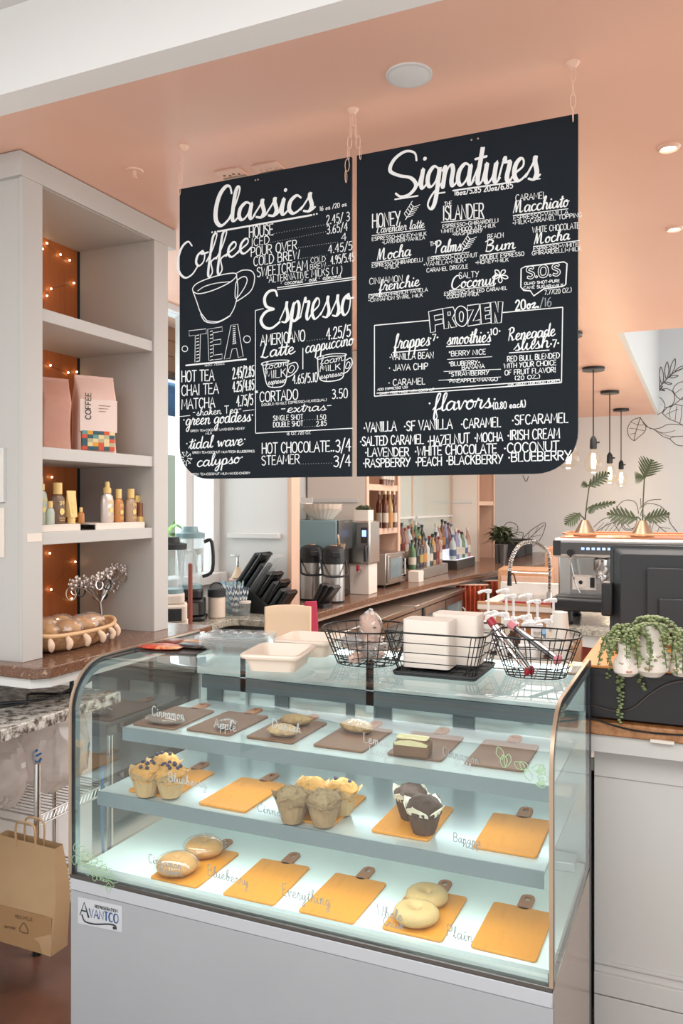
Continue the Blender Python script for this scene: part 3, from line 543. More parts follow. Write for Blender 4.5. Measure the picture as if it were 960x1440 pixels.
# ---- Signatures
b2 = Board('chalkboard_menu', 'black Signatures chalkboard listing frozen drinks and flavors, right of the two hanging boards', -.992, -.313, 1.738, 2.757, 0, .12)
a = b2
a.L('C', [(270, 242), (262, 212), (225, 207), (182, 238), (165, 282), (200, 302), (248, 312), (268, 342), (243, 376), (208, 386), (188, 374)], 10, .6)
a.T('C', 'ignatures', 275, 355, 742, 318, 172, 10, 'script', .75, .1)
a.L('C', [(185, 397), (275, 383)], 6, sm=False); a.L('C', [(348, 374), (382, 369)], 6, sm=False); a.L('C', [(415, 362), (662, 327)], 6, sm=False); a.L('C', [(730, 319), (760, 315)], 5, sm=False)
a.T('C', '16oz/5.85 20oz/6.85', 420, 382, 652, 352, 22, 4, 'hand')
for t in (('HONEY', 95, 510, 205, 498, 54, 5), ('ESPRESSO+HONEY+MILK', 93, 562, 310, 540, 15), ('+LAVENDER+VANILLA', 133, 575, 303, 555, 14), ('THE', 380, 425, 411, 420, 17), ('ISLANDER', 375, 480, 537, 468, 56, 5), ('ESPRESSO+GHIRARDELLI', 373, 512, 595, 487, 15), ('WHITE CHOCOLATE+MILK', 368, 532, 583, 507, 15), ('+RASPBERRY', 412, 543, 532, 528, 15), ('CARAMEL', 663, 405, 785, 392, 26), ('ESPRESSO+VANILLA', 655, 480, 872, 455, 17), ('+MILK+CARAMEL TOPPING', 650, 499, 927, 466, 17), ('WHITE CHOCOLATE', 730, 530, 917, 512, 24), ('ESPRESSO+WHITE', 733, 602, 912, 582, 16), ('GHIRARDELLI+MILK', 728, 619, 923, 600, 16),
          ('ESPRESSO+GHIRARDELLI', 93, 668, 295, 643, 15), ('+MILK', 142, 676, 200, 668, 13), ('THE', 323, 583, 356, 578, 17), ('ESPRESSO+COCONUT', 315, 642, 512, 625, 16), ('+VANILLA+MILK+', 297, 664, 468, 645, 16), ('CARAMEL DRIZZLE', 310, 687, 475, 670, 16), ('BEACH', 552, 556, 615, 548, 20), ('DOUBLE ESPRESSO', 522, 637, 697, 620, 16), ('+HONEY+MILK', 503, 655, 635, 643, 14), ('CINNAMON', 83, 735, 215, 722, 25), ('ESPRESSO+FRENCH VANILLA', 80, 789, 314, 762, 15), ('+CINNAMON SWIRL MILK', 78, 805, 295, 783, 14), ('SALTY', 438, 712, 517, 705, 24), ('ESPRESSO+SALTED CARAMEL', 380, 779, 630, 755, 14), ('COCONUT+MILK', 390, 791, 517, 778, 13),
          ('QUAD SHOT+PURE', 697, 737, 838, 725, 11), ('CANE SUGAR+MILK', 695, 754, 853, 742, 11), ('7.77(20 oz.)', 778, 776, 885, 765, 18)): a.T('C', *t)
for t in (('Lavender latte', 110, 532, 298, 510, 36, 2.6), ('Macchiato', 652, 452, 868, 425, 52, 4.4), ('Mocha', 735, 576, 872, 556, 46, 4.2), ('Mocha', 112, 640, 243, 620, 48, 4.2), ('Palms', 340, 612, 443, 600, 50, 4.4), ('Bum', 537, 606, 655, 592, 46, 4.4), ('frenchie', 120, 762, 277, 740, 46, 3.8), ('Coconut', 407, 752, 578, 735, 50, 4.2)): a.T('C', *t, 'script', .5, .12)
for l in (((93, 541), (305, 516)), ((368, 488), (540, 472)), ((652, 461), (872, 434)), ((733, 584), (918, 560)), ((92, 649), (243, 628)), ((330, 624), (480, 606)), ((523, 619), (662, 601)), ((80, 776), (290, 750)), ((400, 759), (580, 739))): a.L('C', l, 3.2, sm=False)
for (x, y, s_, n) in ((226, 478, 46, 5), (452, 604, 44, 5)):
    a.L('C', [(x, y), (x + s_ * .4, y - s_ * .6), (x + s_ * .7, y - s_ * 1.2)], 3.5)
    for i in range(n):
        px_, py_ = x + s_ * .14 * (i + 1), y - s_ * .22 * (i + 1)
        a.L('C', [(px_, py_), (px_ - 10, py_ - 14), (px_ - 4, py_ - 24)], 2.6); a.L('C', [(px_, py_), (px_ + 14, py_ - 4), (px_ + 26, py_ - 10)], 2.6)
for i in range(5):
    an = i * 2 * PI / 5 + .3; a.L('C', [(602, 700), (602 + 22 * math.cos(an - .35), 700 + 20 * math.sin(an - .35)), (602 + 32 * math.cos(an), 700 + 28 * math.sin(an)), (602 + 22 * math.cos(an + .35), 700 + 20 * math.sin(an + .35)), (602, 700)], 4)
a.L('C', [(685, 672), (700, 664), (855, 645), (867, 652), (862, 735), (850, 742), (775, 752), (735, 780), (722, 760), (695, 758), (684, 745)], 5, closed=True, sm=False)
def block(bd, k, txt, x0, y0, x1, y1, h, thick, w):
    """outlined block capitals: both sides of a thick stroke"""
    st, tw = strokes(txt, 'caps'); sx = (x1 - x0) / tw; dy = (y1 - y0) / (x1 - x0)
    for kk, pts in st:
        q = [Vector((x0 + p[0] * sx, y0 + dy * p[0] * sx - p[1] * h / 10)) for p in pts]
        if kk == 'd': bd.L(k, [(q[0].x + 4 * math.cos(i), q[0].y + 4 * math.sin(i)) for i in range(6)], w, closed=True); continue
        cl = kk == 'c'
        if kk: q = catmull(q, 5, cl)
        n = len(q); A = []; B = []
        for i in range(n):
            d = (q[(i + 1) % n] - q[i - 1]) if cl else q[min(i + 1, n - 1)] - q[max(i - 1, 0)]
            d = d.normalized(); nn = Vector((-d.y, d.x)) * thick / 2; A.append(q[i] + nn); B.append(q[i] - nn)
        if cl: bd.L(k, A, w, closed=True, sm=False); bd.L(k, B, w, closed=True, sm=False)
        else: bd.L(k, A + B[::-1], w, closed=True, sm=False)
block(a, 'C', 'S.O.S', 708, 710, 838, 696, 42, 9, 3)
def bl(poly): outline(a, 'D', poly, 3.6)
bl([(318, 108), (375, 96), (376, 118), (340, 125), (343, 143), (372, 137), (374, 155), (344, 162), (345, 188), (326, 192)])
bl([(374, 96), (415, 90), (424, 112), (412, 135), (430, 168), (408, 172), (396, 146), (398, 174), (380, 177)]); bl([(394, 110), (404, 109), (404, 122), (395, 124)])
a.L('D', [(445, 86), (424, 105), (426, 148), (450, 167), (470, 150), (470, 104)], 3.6, closed=True); a.L('D', [(447, 108), (440, 120), (443, 144), (453, 146), (456, 118)], 3.6, closed=True)
bl([(472, 84), (518, 78), (519, 94), (494, 146), (522, 140), (523, 158), (474, 166), (474, 148), (496, 100), (473, 104)])
bl([(522, 78), (560, 73), (561, 90), (541, 94), (542, 106), (560, 103), (560, 120), (543, 123), (544, 138), (564, 134), (565, 152), (527, 158)])
bl([(564, 72), (583, 69), (594, 112), (594, 68), (613, 70), (606, 152), (590, 154), (580, 112), (582, 154), (567, 156)])
a.T('D', '20oz.', 662, 103, 755, 91, 38, 6, 'hand')
for l in (((103, 163), (320, 143)), ((612, 112), (850, 91)), ((850, 91), (845, 390)), ((103, 163), (103, 444)), ((103, 444), (845, 390)), ((112, 432), (838, 378)), ((175, 271), (315, 258)), ((388, 247), (562, 238)), ((637, 272), (797, 261))): a.L('D', l, 4, sm=False)
for l in (((392, 298), (570, 287)), ((378, 346), (605, 337)), ((358, 381), (605, 368))): a.L('D', l, 2.4, sm=False)
for t in (('frappes', 180, 258, 318, 242, 60, 4.2), ('smoothies', 390, 240, 560, 228, 54, 4.2), ('Renegade', 630, 225, 815, 204, 52, 4.2), ('slush', 655, 264, 790, 250, 54, 4.2), ('·flavors·', 310, 505, 585, 488, 70, 5)): a.T('D', *t, 'script', .5, .12)
for t in (('·7·', 322, 227, 357, 222, 26, 4.5), ('·10·', 550, 204, 604, 197, 26, 4.5), ('·7·', 800, 250, 836, 246, 28, 5), ('·VANILLA BEAN', 163, 301, 338, 293, 25, 3.4), ('· JAVA CHIP', 160, 344, 315, 337, 25, 3.4), ('· CARAMEL', 158, 403, 305, 396, 25, 3.4), ('*BERRY NICE', 398, 286, 545, 277, 20, 3), ('*BLUBERRY+', 398, 325, 523, 317, 17, 3), ('BANANA', 450, 339, 540, 332, 17, 3), ('*STRAWBERRY', 398, 366, 558, 358, 17, 3), ('*PINEAPPLE+MANGO', 393, 391, 592, 383, 14, 2.8), ('RED BULL BLENDED', 630, 307, 838, 292, 21, 3.4), ('WITH YOUR CHOICE', 617, 334, 825, 320, 20, 3.2), ('OF FRUIT FLAVOR!', 620, 361, 822, 348, 20, 3.2), ('(20 OZ.)', 660, 380, 760, 373, 15, 3),
          ('ADD ESPRESSO 1.50', 115, 422, 235, 412, 9, 2), ('DAIRY FREE MADE WITH COCONUT', 125, 438, 340, 421, 9, 2), ('ASK ABOUT OUR FRUIT PUREES', 632, 403, 840, 388, 10, 2.2), ('(0.80 each)', 573, 496, 703, 487, 27, 4),
          ('·VANILLA', 60, 588, 190, 580, 38, 4.6), ('·SF VANILLA', 220, 582, 412, 572, 38, 4.6), ('·CARAMEL', 446, 573, 606, 565, 38, 4.6), ('·SFCARAMEL', 648, 558, 873, 548, 38, 4.6), ('·SALTED CARAMEL', 46, 641, 298, 632, 36, 4.6), ('·HAZELNUT', 314, 641, 480, 628, 38, 4.6), ('·MOCHA', 500, 627, 612, 622, 36, 4.6), ('·IRISH CREAM', 631, 619, 838, 611, 40, 4.6), ('·LAVENDER', 66, 683, 240, 681, 33, 4.6), ('·WHITE CHOCOLATE', 263, 680, 588, 669, 36, 4.6), ('·COCONUT', 616, 669, 835, 660, 38, 4.8), ('·RASPBERRY', 58, 726, 245, 722, 33, 4.6), ('·PEACH', 266, 721, 370, 718, 33, 4.6), ('·BLACKBERRY', 388, 716, 612, 710, 34, 4.6), ('·BLUEBERRY', 633, 704, 882, 695, 35, 4.8)): a.T('D', *t, **({'style': 'hand'} if t[0][0] == '(' else {}))
a.ink.build('lettering', 'chalk', a.t)
b2g = Ink(lambda u, v: Vector((u - b2.cx, -.0012, v - b2.z0)))
p0 = b2.P('D', 760, 92); p1 = b2.P('D', 805, 86); b2g.text('/16', p0, p1, b2.W('D', 36, 780, 90), b2.W('D', 4, 780, 90)); b2g.build('rubbed_lettering', 'chalkdim', b2.t)
# screws
for bd, xs in ((b1, (-1.56, -1.55)), (b2, (-.62, -.6))):
    for x in xs[:2]: MB().cyl((x - bd.cx + .2 * (bd is b1), -.002, 1.0), (x - bd.cx + .2 * (bd is b1), 0, 1.0), .003, n=8).build('screw', 'chrome', bd.t)
# hanging chains
def chain(x, y, label, drops):
    t = thing('hanging_chain', label, 'chain', (x, y, CZ), 0, 'chains of the chalkboards')
    MB().lathe([(0, -.018), (.008, -.016), (.016, -.006), (.02, 0), (0, 0)], n=16).build('ceiling_hook', 'peachmetal', t)
    mb = MB()
    for (dx, z1, wide) in drops:
        n = max(2, int((-.015 - z1) / .034)); hL = (-.015 - z1) / n
        for i in range(n):
            zc = -.015 - hL * (i + .5); xc = dx * (i + .5) / n; pts = []
            for k in range(10):
                an = k * 2 * PI / 10; u = .0075 * math.cos(an); v = (hL / 2 + .003) * math.sin(an)
                pts.append((xc + (u if i % 2 == 0 else 0), (0 if i % 2 == 0 else u), zc + v))
            mb.tube(pts, 0.0013, 5, True)
    mb.build('links', 'peachmetal', t)
chain(-1.645, 2.352, 'pale chain holding the left end of the Classics board', [(-.02, -.165, 1)])
chain(-1.002, 2.350, 'pale doubled chain where the two chalkboards meet', [(-.025, -.225, 1), (.03, -.16, 1)])
chain(-.325, 2.352, 'pale chain holding the right end of the Signatures board', [(0, -.165, 1)])
# ================================================================ display case
X0, X1, YF, YB, ZB, ZT, RC = -1.555, -.275, 1.70, 2.33, .65, 1.215, .13
CX, CY = (X0 + X1) / 2, (YF + YB) / 2
case = thing('display_case', 'white bakery display case with a curved glass front and lit shelves', 'display case', (CX, CY, 0))
def cb(name, m, x0, x1, y0, y1, z0, z1, bevel=0, parent=None): return MB().box(x0 - CX, x1 - CX, y0 - CY, y1 - CY, z0, z1).build(name, m, parent or case, bevel=bevel)
cb('plinth', 'steeldark', X0 + .04, X1 - .04, YF + .04, YB - .02, 0, .07)
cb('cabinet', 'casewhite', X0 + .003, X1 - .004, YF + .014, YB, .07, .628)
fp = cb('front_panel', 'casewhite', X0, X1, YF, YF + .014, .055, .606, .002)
cb('front_lip', mat('lip_grey', '#a9abaf', .4), X0, X1, YF - .003, YF + .014, .607, .640, .003)
cb('end_panel', mat('end_steel', '#c9b4a6', .22, .75), X1 - .003, X1, YF + .016, YB, .05, .64)
cb('sill', 'steeldark', X0, X1, YF - .004, YF + .03, .640, .652, .002)
cb('deck', 'deck', X0 + .012, X1 - .012, YF + .03, YB - .03, .64, .660)
cb('deck_rail', 'shelfglass', X0 + .012, X1 - .012, YF + .012, YF + .03, .652, .668)
cb('vent_strip', 'shelfglass', X0 + .03, X1 - .03, YB - .10, YB - .03, .660, .685, .003)
def prof(off=0, n=12, yb=YB - .02):
    P = [(YF + off, ZB + .002), (YF + off, ZT - RC)]
    for i in range(1, n + 1):
        a = PI / 2 * i / n; P.append((YF + RC - (RC - off) * math.cos(a), ZT - RC + (RC - off) * math.sin(a)))
    P.append((yb, ZT - off)); return P
def bent(a, b, x0, x1):
    A = [(y - CY, z) for y, z in a]; B = [(y - CY, z) for y, z in b]; n = len(A); mb = MB()
    vs = [(x0 - CX, y, z) for y, z in A] + [(x1 - CX, y, z) for y, z in A] + [(x0 - CX, y, z) for y, z in B] + [(x1 - CX, y, z) for y, z in B]
    fs = []
    for i in range(n - 1): fs += [(i, i + 1, n + i + 1, n + i), (2 * n + i, 3 * n + i, 3 * n + i + 1, 2 * n + i + 1), (i, 2 * n + i, 2 * n + i + 1, i + 1), (n + i, n + i + 1, 3 * n + i + 1, 3 * n + i)]
    fs += [(0, n, 3 * n, 2 * n), (n - 1, 3 * n - 1, 4 * n - 1, 2 * n - 1)]
    return mb.add(vs, fs)
fg = bent(prof(0), prof(.006), X0 + .008, X1 - .008).build('front_glass', 'caseglass', case)
for nm, xa, xb in (('left', X0, X0 + .006), ('right', X1 - .006, X1)):
    po = [(y - CY, z) for y, z in prof(.012)] + [(YB - .02 - CY, ZB)]
    MB().prism(po, xa - CX, xb - CX, 'x').build('end_glass', 'sideglass', case)
    bent(prof(-.003), prof(.012), xa, xb).build('edge_gasket', 'gasket', case)
    bent(prof(.012), prof(.030), xa + .0005, xb - .0005).build('edge_band', 'shelfsteel', case)
    bent(prof(-.007), prof(-.003), xa - .001, xb + .001).build('edge_cap', 'bronze', case)
    MB().box(xa - CX - .001, xb - CX + .001, YB - .02 - CY, YB + .012 - CY, .0 if nm == 'right' else .6, ZT).build('rear_post', 'gasket' if nm == 'right' else 'steel', case, bevel=.004)
cb('top_rail', 'steel', X0 + .006, X1 - .006, YB - .05, YB, ZT - .03, ZT - .006, .003)
M['slotgrey'] = mat('slot_grey', '#5b666b', .4)
# rear sliding doors: bright panels between dark slots
rd = cb('rear_door_frame', 'shelfglass', X0 + .01, X1 - .01, YB - .022, YB - .012, .66, ZT - .03)
for xa, xb in ((292, 313), (387, 406), (487, 498), (522, 550), (637, 667)):
    a = PY(xa, 1095, YB - .025).x; b = PY(xb, 1095, YB - .025).x
    cb('slot', 'slotgrey', a, b, YB - .030, YB - .021, .68, ZT - .045, 0, rd)
cb('reflection_header', 'shelfglass', X0 + .01, X1 - .01, YB - .045, YB - .031, ZT - .135, ZT - .035, .003)  # pale header colour stands in for bright reflections on the top glass
cb('dark_header', 'slotgrey', X0 + .03, X1 - .03, YB - .045, YB - .031, 1.035, ZT - .136)
for z, yf, ld in ((.855, 1.765, 'led'), (1.005, 1.872, 'led')):
    sh = cb('shelf', 'shelfglass', X0 + .035, X1 - .03, yf + .004, 2.25, z - .008, z)
    cb('front_rail', 'shelfsteel', X0 + .035, X1 - .03, yf, yf + .004, z - .036, z + .002, 0, sh)
    cb('led_strip', ld, X0 + .06, X1 - .055, yf + .012, yf + .022, z - .018, z - .0085, 0, sh)
    cb('led_strip', 'led2', X0 + .06, X1 - .055, 2.19, 2.20, z - .018, z - .0085, 0, sh)
    mb = MB()
    for x in (X0 + .05, -1.12, -.70, X1 - .045): mb.box(x - .006 - CX, x + .006 - CX, 1.96 - CY, 2.29 - CY, z - .03, z - .008)
    mb.build('bracket', 'steel', sh)
cb('led_strip', 'led2', X0 + .06, X1 - .055, YB - .075, YB - .06, ZT - .025, ZT - .012)
cb('standard', 'shelfglass', -.93, -.905, YB - .045, YB - .03, .66, ZT - .04); cb('standard', 'shelfglass', X0 + .18, X0 + .2, YB - .045, YB - .03, .66, ZT - .04)
# interior lighting of the case
def larea(loc, sx, sy, e, rx=0):
    l = bpy.data.lights.new('case_led_light', 'AREA'); l.shape = 'RECTANGLE'; l.size = sx; l.size_y = sy; l.energy = e; l.color = (.93, 1, .98)
    o = bpy.data.objects.new('case_led_light', l); o.location = loc; o.rotation_euler = (rx, 0, 0); C.objects.link(o)
larea((CX, 1.80, .832), 1.1, .02, 1.1, -.30); larea((CX, 1.905, .982), 1.1, .02, .65, -.35)
larea((CX, 1.93, 1.195), 1.1, .02, .9, -.3)
# writing on the glass
gi, gl = 'glassink', 'glassinklight'; gtf = lambda u, v: Vector((u - CX, YF - .0035 - CY, v)); gg = Ink(lambda u, v: Vector((u - CX, YF - .0035 - CY, v)))
def gtxt(ik, s, x0, y0, x1, y1, h, w=1.15):
    a = PY(x0, y0, YF); b = PY(x1, y1, YF); k = PY(x0, y0 - 10, YF).z - a.z; q = Ink(gtf); q.text(s, (a.x, a.z), (b.x, b.z), k * h / 10, k * w / 10, 'hand'); q.build('lettering', ik, fg)
for t in (('Lemon', 512, 1043, 547, 1051, 14), ('Loaf', 520, 1060, 545, 1066, 12), ('Cinnamon', 623, 1062, 674, 1074, 13), ('Roll', 640, 1079, 662, 1084, 11)): gtxt(gl if t[0] != 'Cinnamon' else gi, *t)
for t in (('Cinnamon', 215, 1006, 260, 1012, 14), ('Apple', 302, 1022, 333, 1028, 13), ('Danish', 384, 1022, 424, 1030, 12), ('Blueberry', 238, 1098, 292, 1108, 13)): gtxt(gl, *t)
for t in (('Cinna', 363, 1140, 397, 1148, 12), ('Cinnamon', 210, 1212, 256, 1222, 12), ('Raisin', 226, 1226, 258, 1232, 11), ('Blueberry', 293, 1230, 350, 1246, 15), ('Everything', 398, 1258, 465, 1274, 17), ('Whole', 531, 1285, 566, 1294, 14), ('Grain', 540, 1300, 568, 1306, 12), ('Plain', 629, 1315, 665, 1324, 16), ('Banana', 638, 1182, 676, 1189, 12), ('nut', 651, 1190, 672, 1195, 12)): gtxt(gi, *t)
def gp(x, y): p = PY(x, y, YF); return (p.x, p.z)
def leafdoodle(x, y, l, an, w=2.2):
    c, s_ = math.cos(an), math.sin(an); pts = [(0, 0), (.3, .24), (.6, .25), (1, 0), (.6, -.25), (.3, -.24)]
    gg.curve([gp(x + (u * c - v * s_) * l, y + (u * s_ + v * c) * l) for u, v in pts], .0016, 0, True)
for i in range(8): leafdoodle(700 + i * 8, 1050 + i * 5 + 6 * (i % 2), 18, 1.2 + .5 * (i % 3) - .2 * i)
for i in range(6): leafdoodle(764 + 1.5 * (i % 3), 1075 + i * 6, 12, 2.2 + .6 * (i % 3))
gg.build('leaf_drawing', 'glassgreen', fg); gg = Ink(gtf)
for i in range(16):
    x = 106 + i * 3.2; y = 1196 + i * 2.6
    leafdoodle(x, y, 14, -1.2 + .5 * (i % 4)); leafdoodle(x, y + 6, 13, 1.6 - .5 * (i % 3))
gg.build('leaf_drawing', 'glassgreen', fg)
# maker's sticker on the base panel
st = thing('sticker', 'small pale refrigeration maker sticker with blue and black lettering, lower left of the display case', 'sticker', tuple(PY(140, 1287, YF)))
o0 = st.location.copy(); o0.y = YF - .0004; st.location = o0
def sp(x, y): p = PY(x, y, YF); return (p.x - o0.x, p.z - o0.z)
q = [sp(110, 1261), sp(172, 1274), sp(172, 1311), sp(110, 1298)]
MB().prism(q, -.0008, 0, 'y').build('backing', mat('sticker_white', '#b3b5b9', .3), st)
ik = Ink(lambda u, v: Vector((u, -.0013, v)))
def stt(ik, s, x0, y0, x1, y1, h, w, call=.5): a = sp(x0, y0); b = sp(x1, y1); k = sp(x0, y0 - 10)[1] - a[1]; ik.text(s, a, b, k * h / 10, k * w / 10, 'caps', call)
stt(ik, 'VANTCO', 126, 1289, 167, 1298, 12, 1.5, .6)
ik.build('lettering', mat('logo_navy', '#2a4a78', .4), st)
ik = Ink(lambda u, v: Vector((u, -.0014, v)))
stt(ik, 'A', 113, 1286, 125, 1289, 19, 1.9, .7)
ik.curve([sp(116, 1286), sp(120, 1295), sp(134, 1299), (sp(152, 1299)), sp(162, 1301), sp(164, 1306)], .004)
ik.dot(sp(161, 1304.5), .0045)
stt(ik, 'REFRIGERATION', 134, 1276, 166, 1283, 4, .9, 0)
ik.build('emblem', mat('logo_black', '#20232a', .4), st)
# ---------------------------------------------------------------- paddles
def paddle(label, loc, m, rz, w=.146, L=.222):
    t = thing('serving_board', label, 'serving board', loc, rz, 'paddle boards in the display case')
    MB().prism(rrect(w, L, .009, 4, 0, L / 2), 0, .006).build('board', m, t, bevel=.0012)
    n = 20; out = []; inn = []; hw, hl = .034, .082
    out = rrect(hw, hl, .0165, 4, 0, L + hl / 2 - .012); inn = rrect(.014, .022, .0068, 4, 0, L + hl - .034)
    mb = MB(); k = len(out); vs = [(x, y, z) for z in (0, .006) for ring in (out, inn) for x, y in ring]; fs = []
    for i in range(k):
        j = (i + 1) % k
        fs += [(i, j, k + j, k + i), (2 * k + i, 3 * k + i, 3 * k + j, 2 * k + j), (i, 2 * k + i, 2 * k + j, j), (k + i, k + j, 3 * k + j, 3 * k + i)]
    mb.add(vs, fs).build('handle', 'paddlehandle', t, bevel=.001)
    return t
def zpad(xa, ya, xb, yb, Z): a = PZ(xa, ya, Z); b = PZ(xb, yb, Z); return ((a.x + b.x) / 2, (a.y + b.y) / 2, Z)
bot = [((-1.252, 1.742), 'leftmost on the bottom deck, holding two raisin bagels'), ((-1.028, 1.742), 'empty, second from left on the bottom deck above the word Blueberry'), ((-.815, 1.742), 'empty, in the middle of the bottom deck beside the word Everything'), ((-.602, 1.752), 'on the bottom deck holding two pale bagels'), ((-.393, 1.758), 'empty, at the right end of the bottom deck')]
for (x, y), s_ in bot: paddle('orange brown paddle board ' + s_, (x, y, .6602), 'paddle', random.uniform(-.02, .06))
mid = [((-1.37, 1.80), 'leftmost on the middle shelf, under the blueberry muffins'), ((-1.138, 1.795), 'empty, second from left on the middle shelf'), ((-.896, 1.802), 'on the middle shelf under the streusel muffins'), ((-.653, 1.815), 'on the middle shelf under the two chocolate muffins'), ((-.405, 1.826), 'empty, at the right end of the middle shelf')]
for (x, y), s_ in mid: paddle('orange brown paddle board ' + s_, (x, y, .8552), 'paddle', random.uniform(-.02, .03))
top = [((-1.437, 1.903), 'leftmost on the top shelf, holding a plastic wrapped pastry'), ((-1.262, 1.917), 'second from left on the top shelf, holding one small wrapped slice'), ((-1.068, 1.922), 'third from left on the top shelf, under two rough pastries'), ((-.866, 1.928), 'fourth from left on the top shelf, under a nut covered pastry'), ((-.66, 1.94), 'on the top shelf under the lemon loaf slice'), ((-.458, 1.945), 'empty, at the right end of the top shelf')]
for (x, y), s_ in top: paddle('shade-darkened paddle board ' + s_, (x, y, 1.0052), 'paddleshade', random.uniform(-.02, .03))
# ---------------------------------------------------------------- muffins
def muffin(label, x, y, z, paper, topm, berries, sc=1.0, seed=0):
    rnd = random.Random(seed); t = thing('muffin', label, 'muffin', (x, y, z), rnd.uniform(0, 6), 'muffins in the display case'); t.scale = (sc,) * 3
    fn = lambda r, zz, a, j: r * (1 + .035 * math.cos(16 * a) * (.5 + zz * 8))
    MB().lathe([(.0, 0), (.026, 0), (.030, .012), (.035, .03), (.039, .048), (.042, .056), (.036, .052), (0, .05)], n=48, fn=fn).build('wrapper', 'muffpaperbrown' if paper == 'muffpaperwhite' else paper, t)
    mb = MB(); ph = rnd.uniform(0, 6)
    for i in range(4):
        a0 = ph + i * PI / 2; rows = []
        for j in range(5):
            v = j / 4; wdt = .7 * (1 - v ** 2.2) + .05; r = .0405 + .013 * v ** 1.3; zz = .05 + .026 * v
            rows.append([((r + .002 * math.cos(9 * (a0 + u))) * math.cos(a0 + u * wdt), (r) * math.sin(a0 + u * wdt), zz - .004 * abs(u)) for u in (-1, -.5, 0, .5, 1)])
        mb.sheet(rows)
    mb.build('paper_petals', paper, t, solid=.0008)
    ofs = [Vector((rnd.uniform(-1, 1), rnd.uniform(-1, 1), rnd.uniform(-1, 1))) * 4 for _ in range(2)]
    from mathutils import noise as NZ
    MB().ball((0, 0, .056), .042, .042, .030, 22, 14, fn=lambda d: 1 + .16 * NZ.noise(d * 3 + ofs[0]) + .07 * NZ.noise(d * 9 + ofs[1])).build('top', topm, t)
    if berries:
        mb = MB()
        for i in range(berries):
            a = rnd.uniform(0, 6.28); r = rnd.uniform(.008, .032); mb.ball((r * math.cos(a), r * math.sin(a), .060 + .028 * math.sqrt(max(0, 1 - (r / .041) ** 2))), .0055, nu=8, nv=6)
        mb.build('berries', 'berry', t)
for i, (px, py, s_, p, tp, b, sc) in enumerate((
    (206, 1117, 'blueberry muffin in tan paper, front left of the left muffin group', 'muffpaper', 'muffin', 7, 1), (240, 1119, 'blueberry muffin in tan paper, front right of the left muffin group', 'muffpaper', 'muffin', 10, 1), (232, 1103, 'golden muffin at the back of the left muffin group', 'muffpaper', 'muffin', 3, 1),
    (411, 1154, 'streusel muffin in brown paper, leftmost of the middle muffin group', 'muffpaperdark', 'muffinbrown', 0, 1), (455, 1159, 'streusel muffin in brown paper, front of the middle muffin group', 'muffpaperdark', 'muffinbrown', 0, 1), (436, 1140, 'golden muffin at the back of the middle muffin group', 'muffpaper', 'muffin', 0, 1), (480, 1143, 'golden muffin with tall paper, rightmost of the middle muffin group', 'muffpaper', 'muffin', 2, 1),
    (578, 1150, 'dark chocolate muffin in white paper, behind the other chocolate muffin', 'muffpaperwhite', 'muffindark', 0, 1), (596, 1170, 'dark chocolate muffin in white paper, front of the two chocolate muffins', 'muffpaperwhite', 'muffindark', 0, 1.02))):
    q = PZ(px, py, .8612); muffin(s_, q.x, q.y, .8613, p, tp, b, sc, i + 3)
# bagels
def bagel(label, x, y, m, R=.030, r=.023, hole=True, rz=0):
    t = thing('bagel', label, 'bagel', (x, y, .6663), rz, 'bagels on the bottom deck')
    nu, nv = 36, 16; vs = []; from mathutils import noise as NZ
    for i in range(nu):
        a = 2 * PI * i / nu
        for j in range(nv):
            b = 2 * PI * j / nv; k = 1 + .05 * NZ.noise(Vector((math.cos(a) * 2, math.sin(a) * 2, b)))
            rr = R + r * 1.08 * math.cos(b) * k; z = r * .86 * math.sin(b) * k
            if z < 0: z *= .8
            vs.append((rr * math.cos(a), rr * math.sin(a), z + r * .68))
    mb = MB().add(vs, [(i * nv + j, ((i + 1) % nu) * nv + j, ((i + 1) % nu) * nv + (j + 1) % nv, i * nv + (j + 1) % nv) for i in range(nu) for j in range(nv)])
    mb.build('ring', m, t)
    return t
q = PZ(249, 1224, .67); t = bagel('cinnamon raisin bagel in plastic wrap, nearer the glass on the leftmost bottom board', q.x, q.y, 'bagel', .026, .027)
def wrap(t, m='bagwrap', rx=.062, rz_=.048, seed=1):
    from mathutils import noise as NZ; o = Vector((seed, 2, 3))
    MB().ball((0, 0, rz_ / 2 + .001), rx, rx * .95, rz_ / 2, 24, 14, fn=lambda d: 1 + .06 * NZ.noise(d * 5 + o)).build('wrap', m, t)
wrap(t, seed=1)
q = PZ(287, 1199, .67); t = bagel('cinnamon raisin bagel in plastic wrap, farther back on the leftmost bottom board', q.x, q.y, 'bagel', .026, .026); wrap(t, seed=5)
q = PZ(585, 1292, .67); bagel('pale whole grain bagel, front one on the bottom deck', q.x, q.y, 'bagelpale')
q = PZ(600, 1266, .67); bagel('pale bagel tucked behind the front whole grain bagel', q.x, q.y, 'bagelpale', .030, .021)
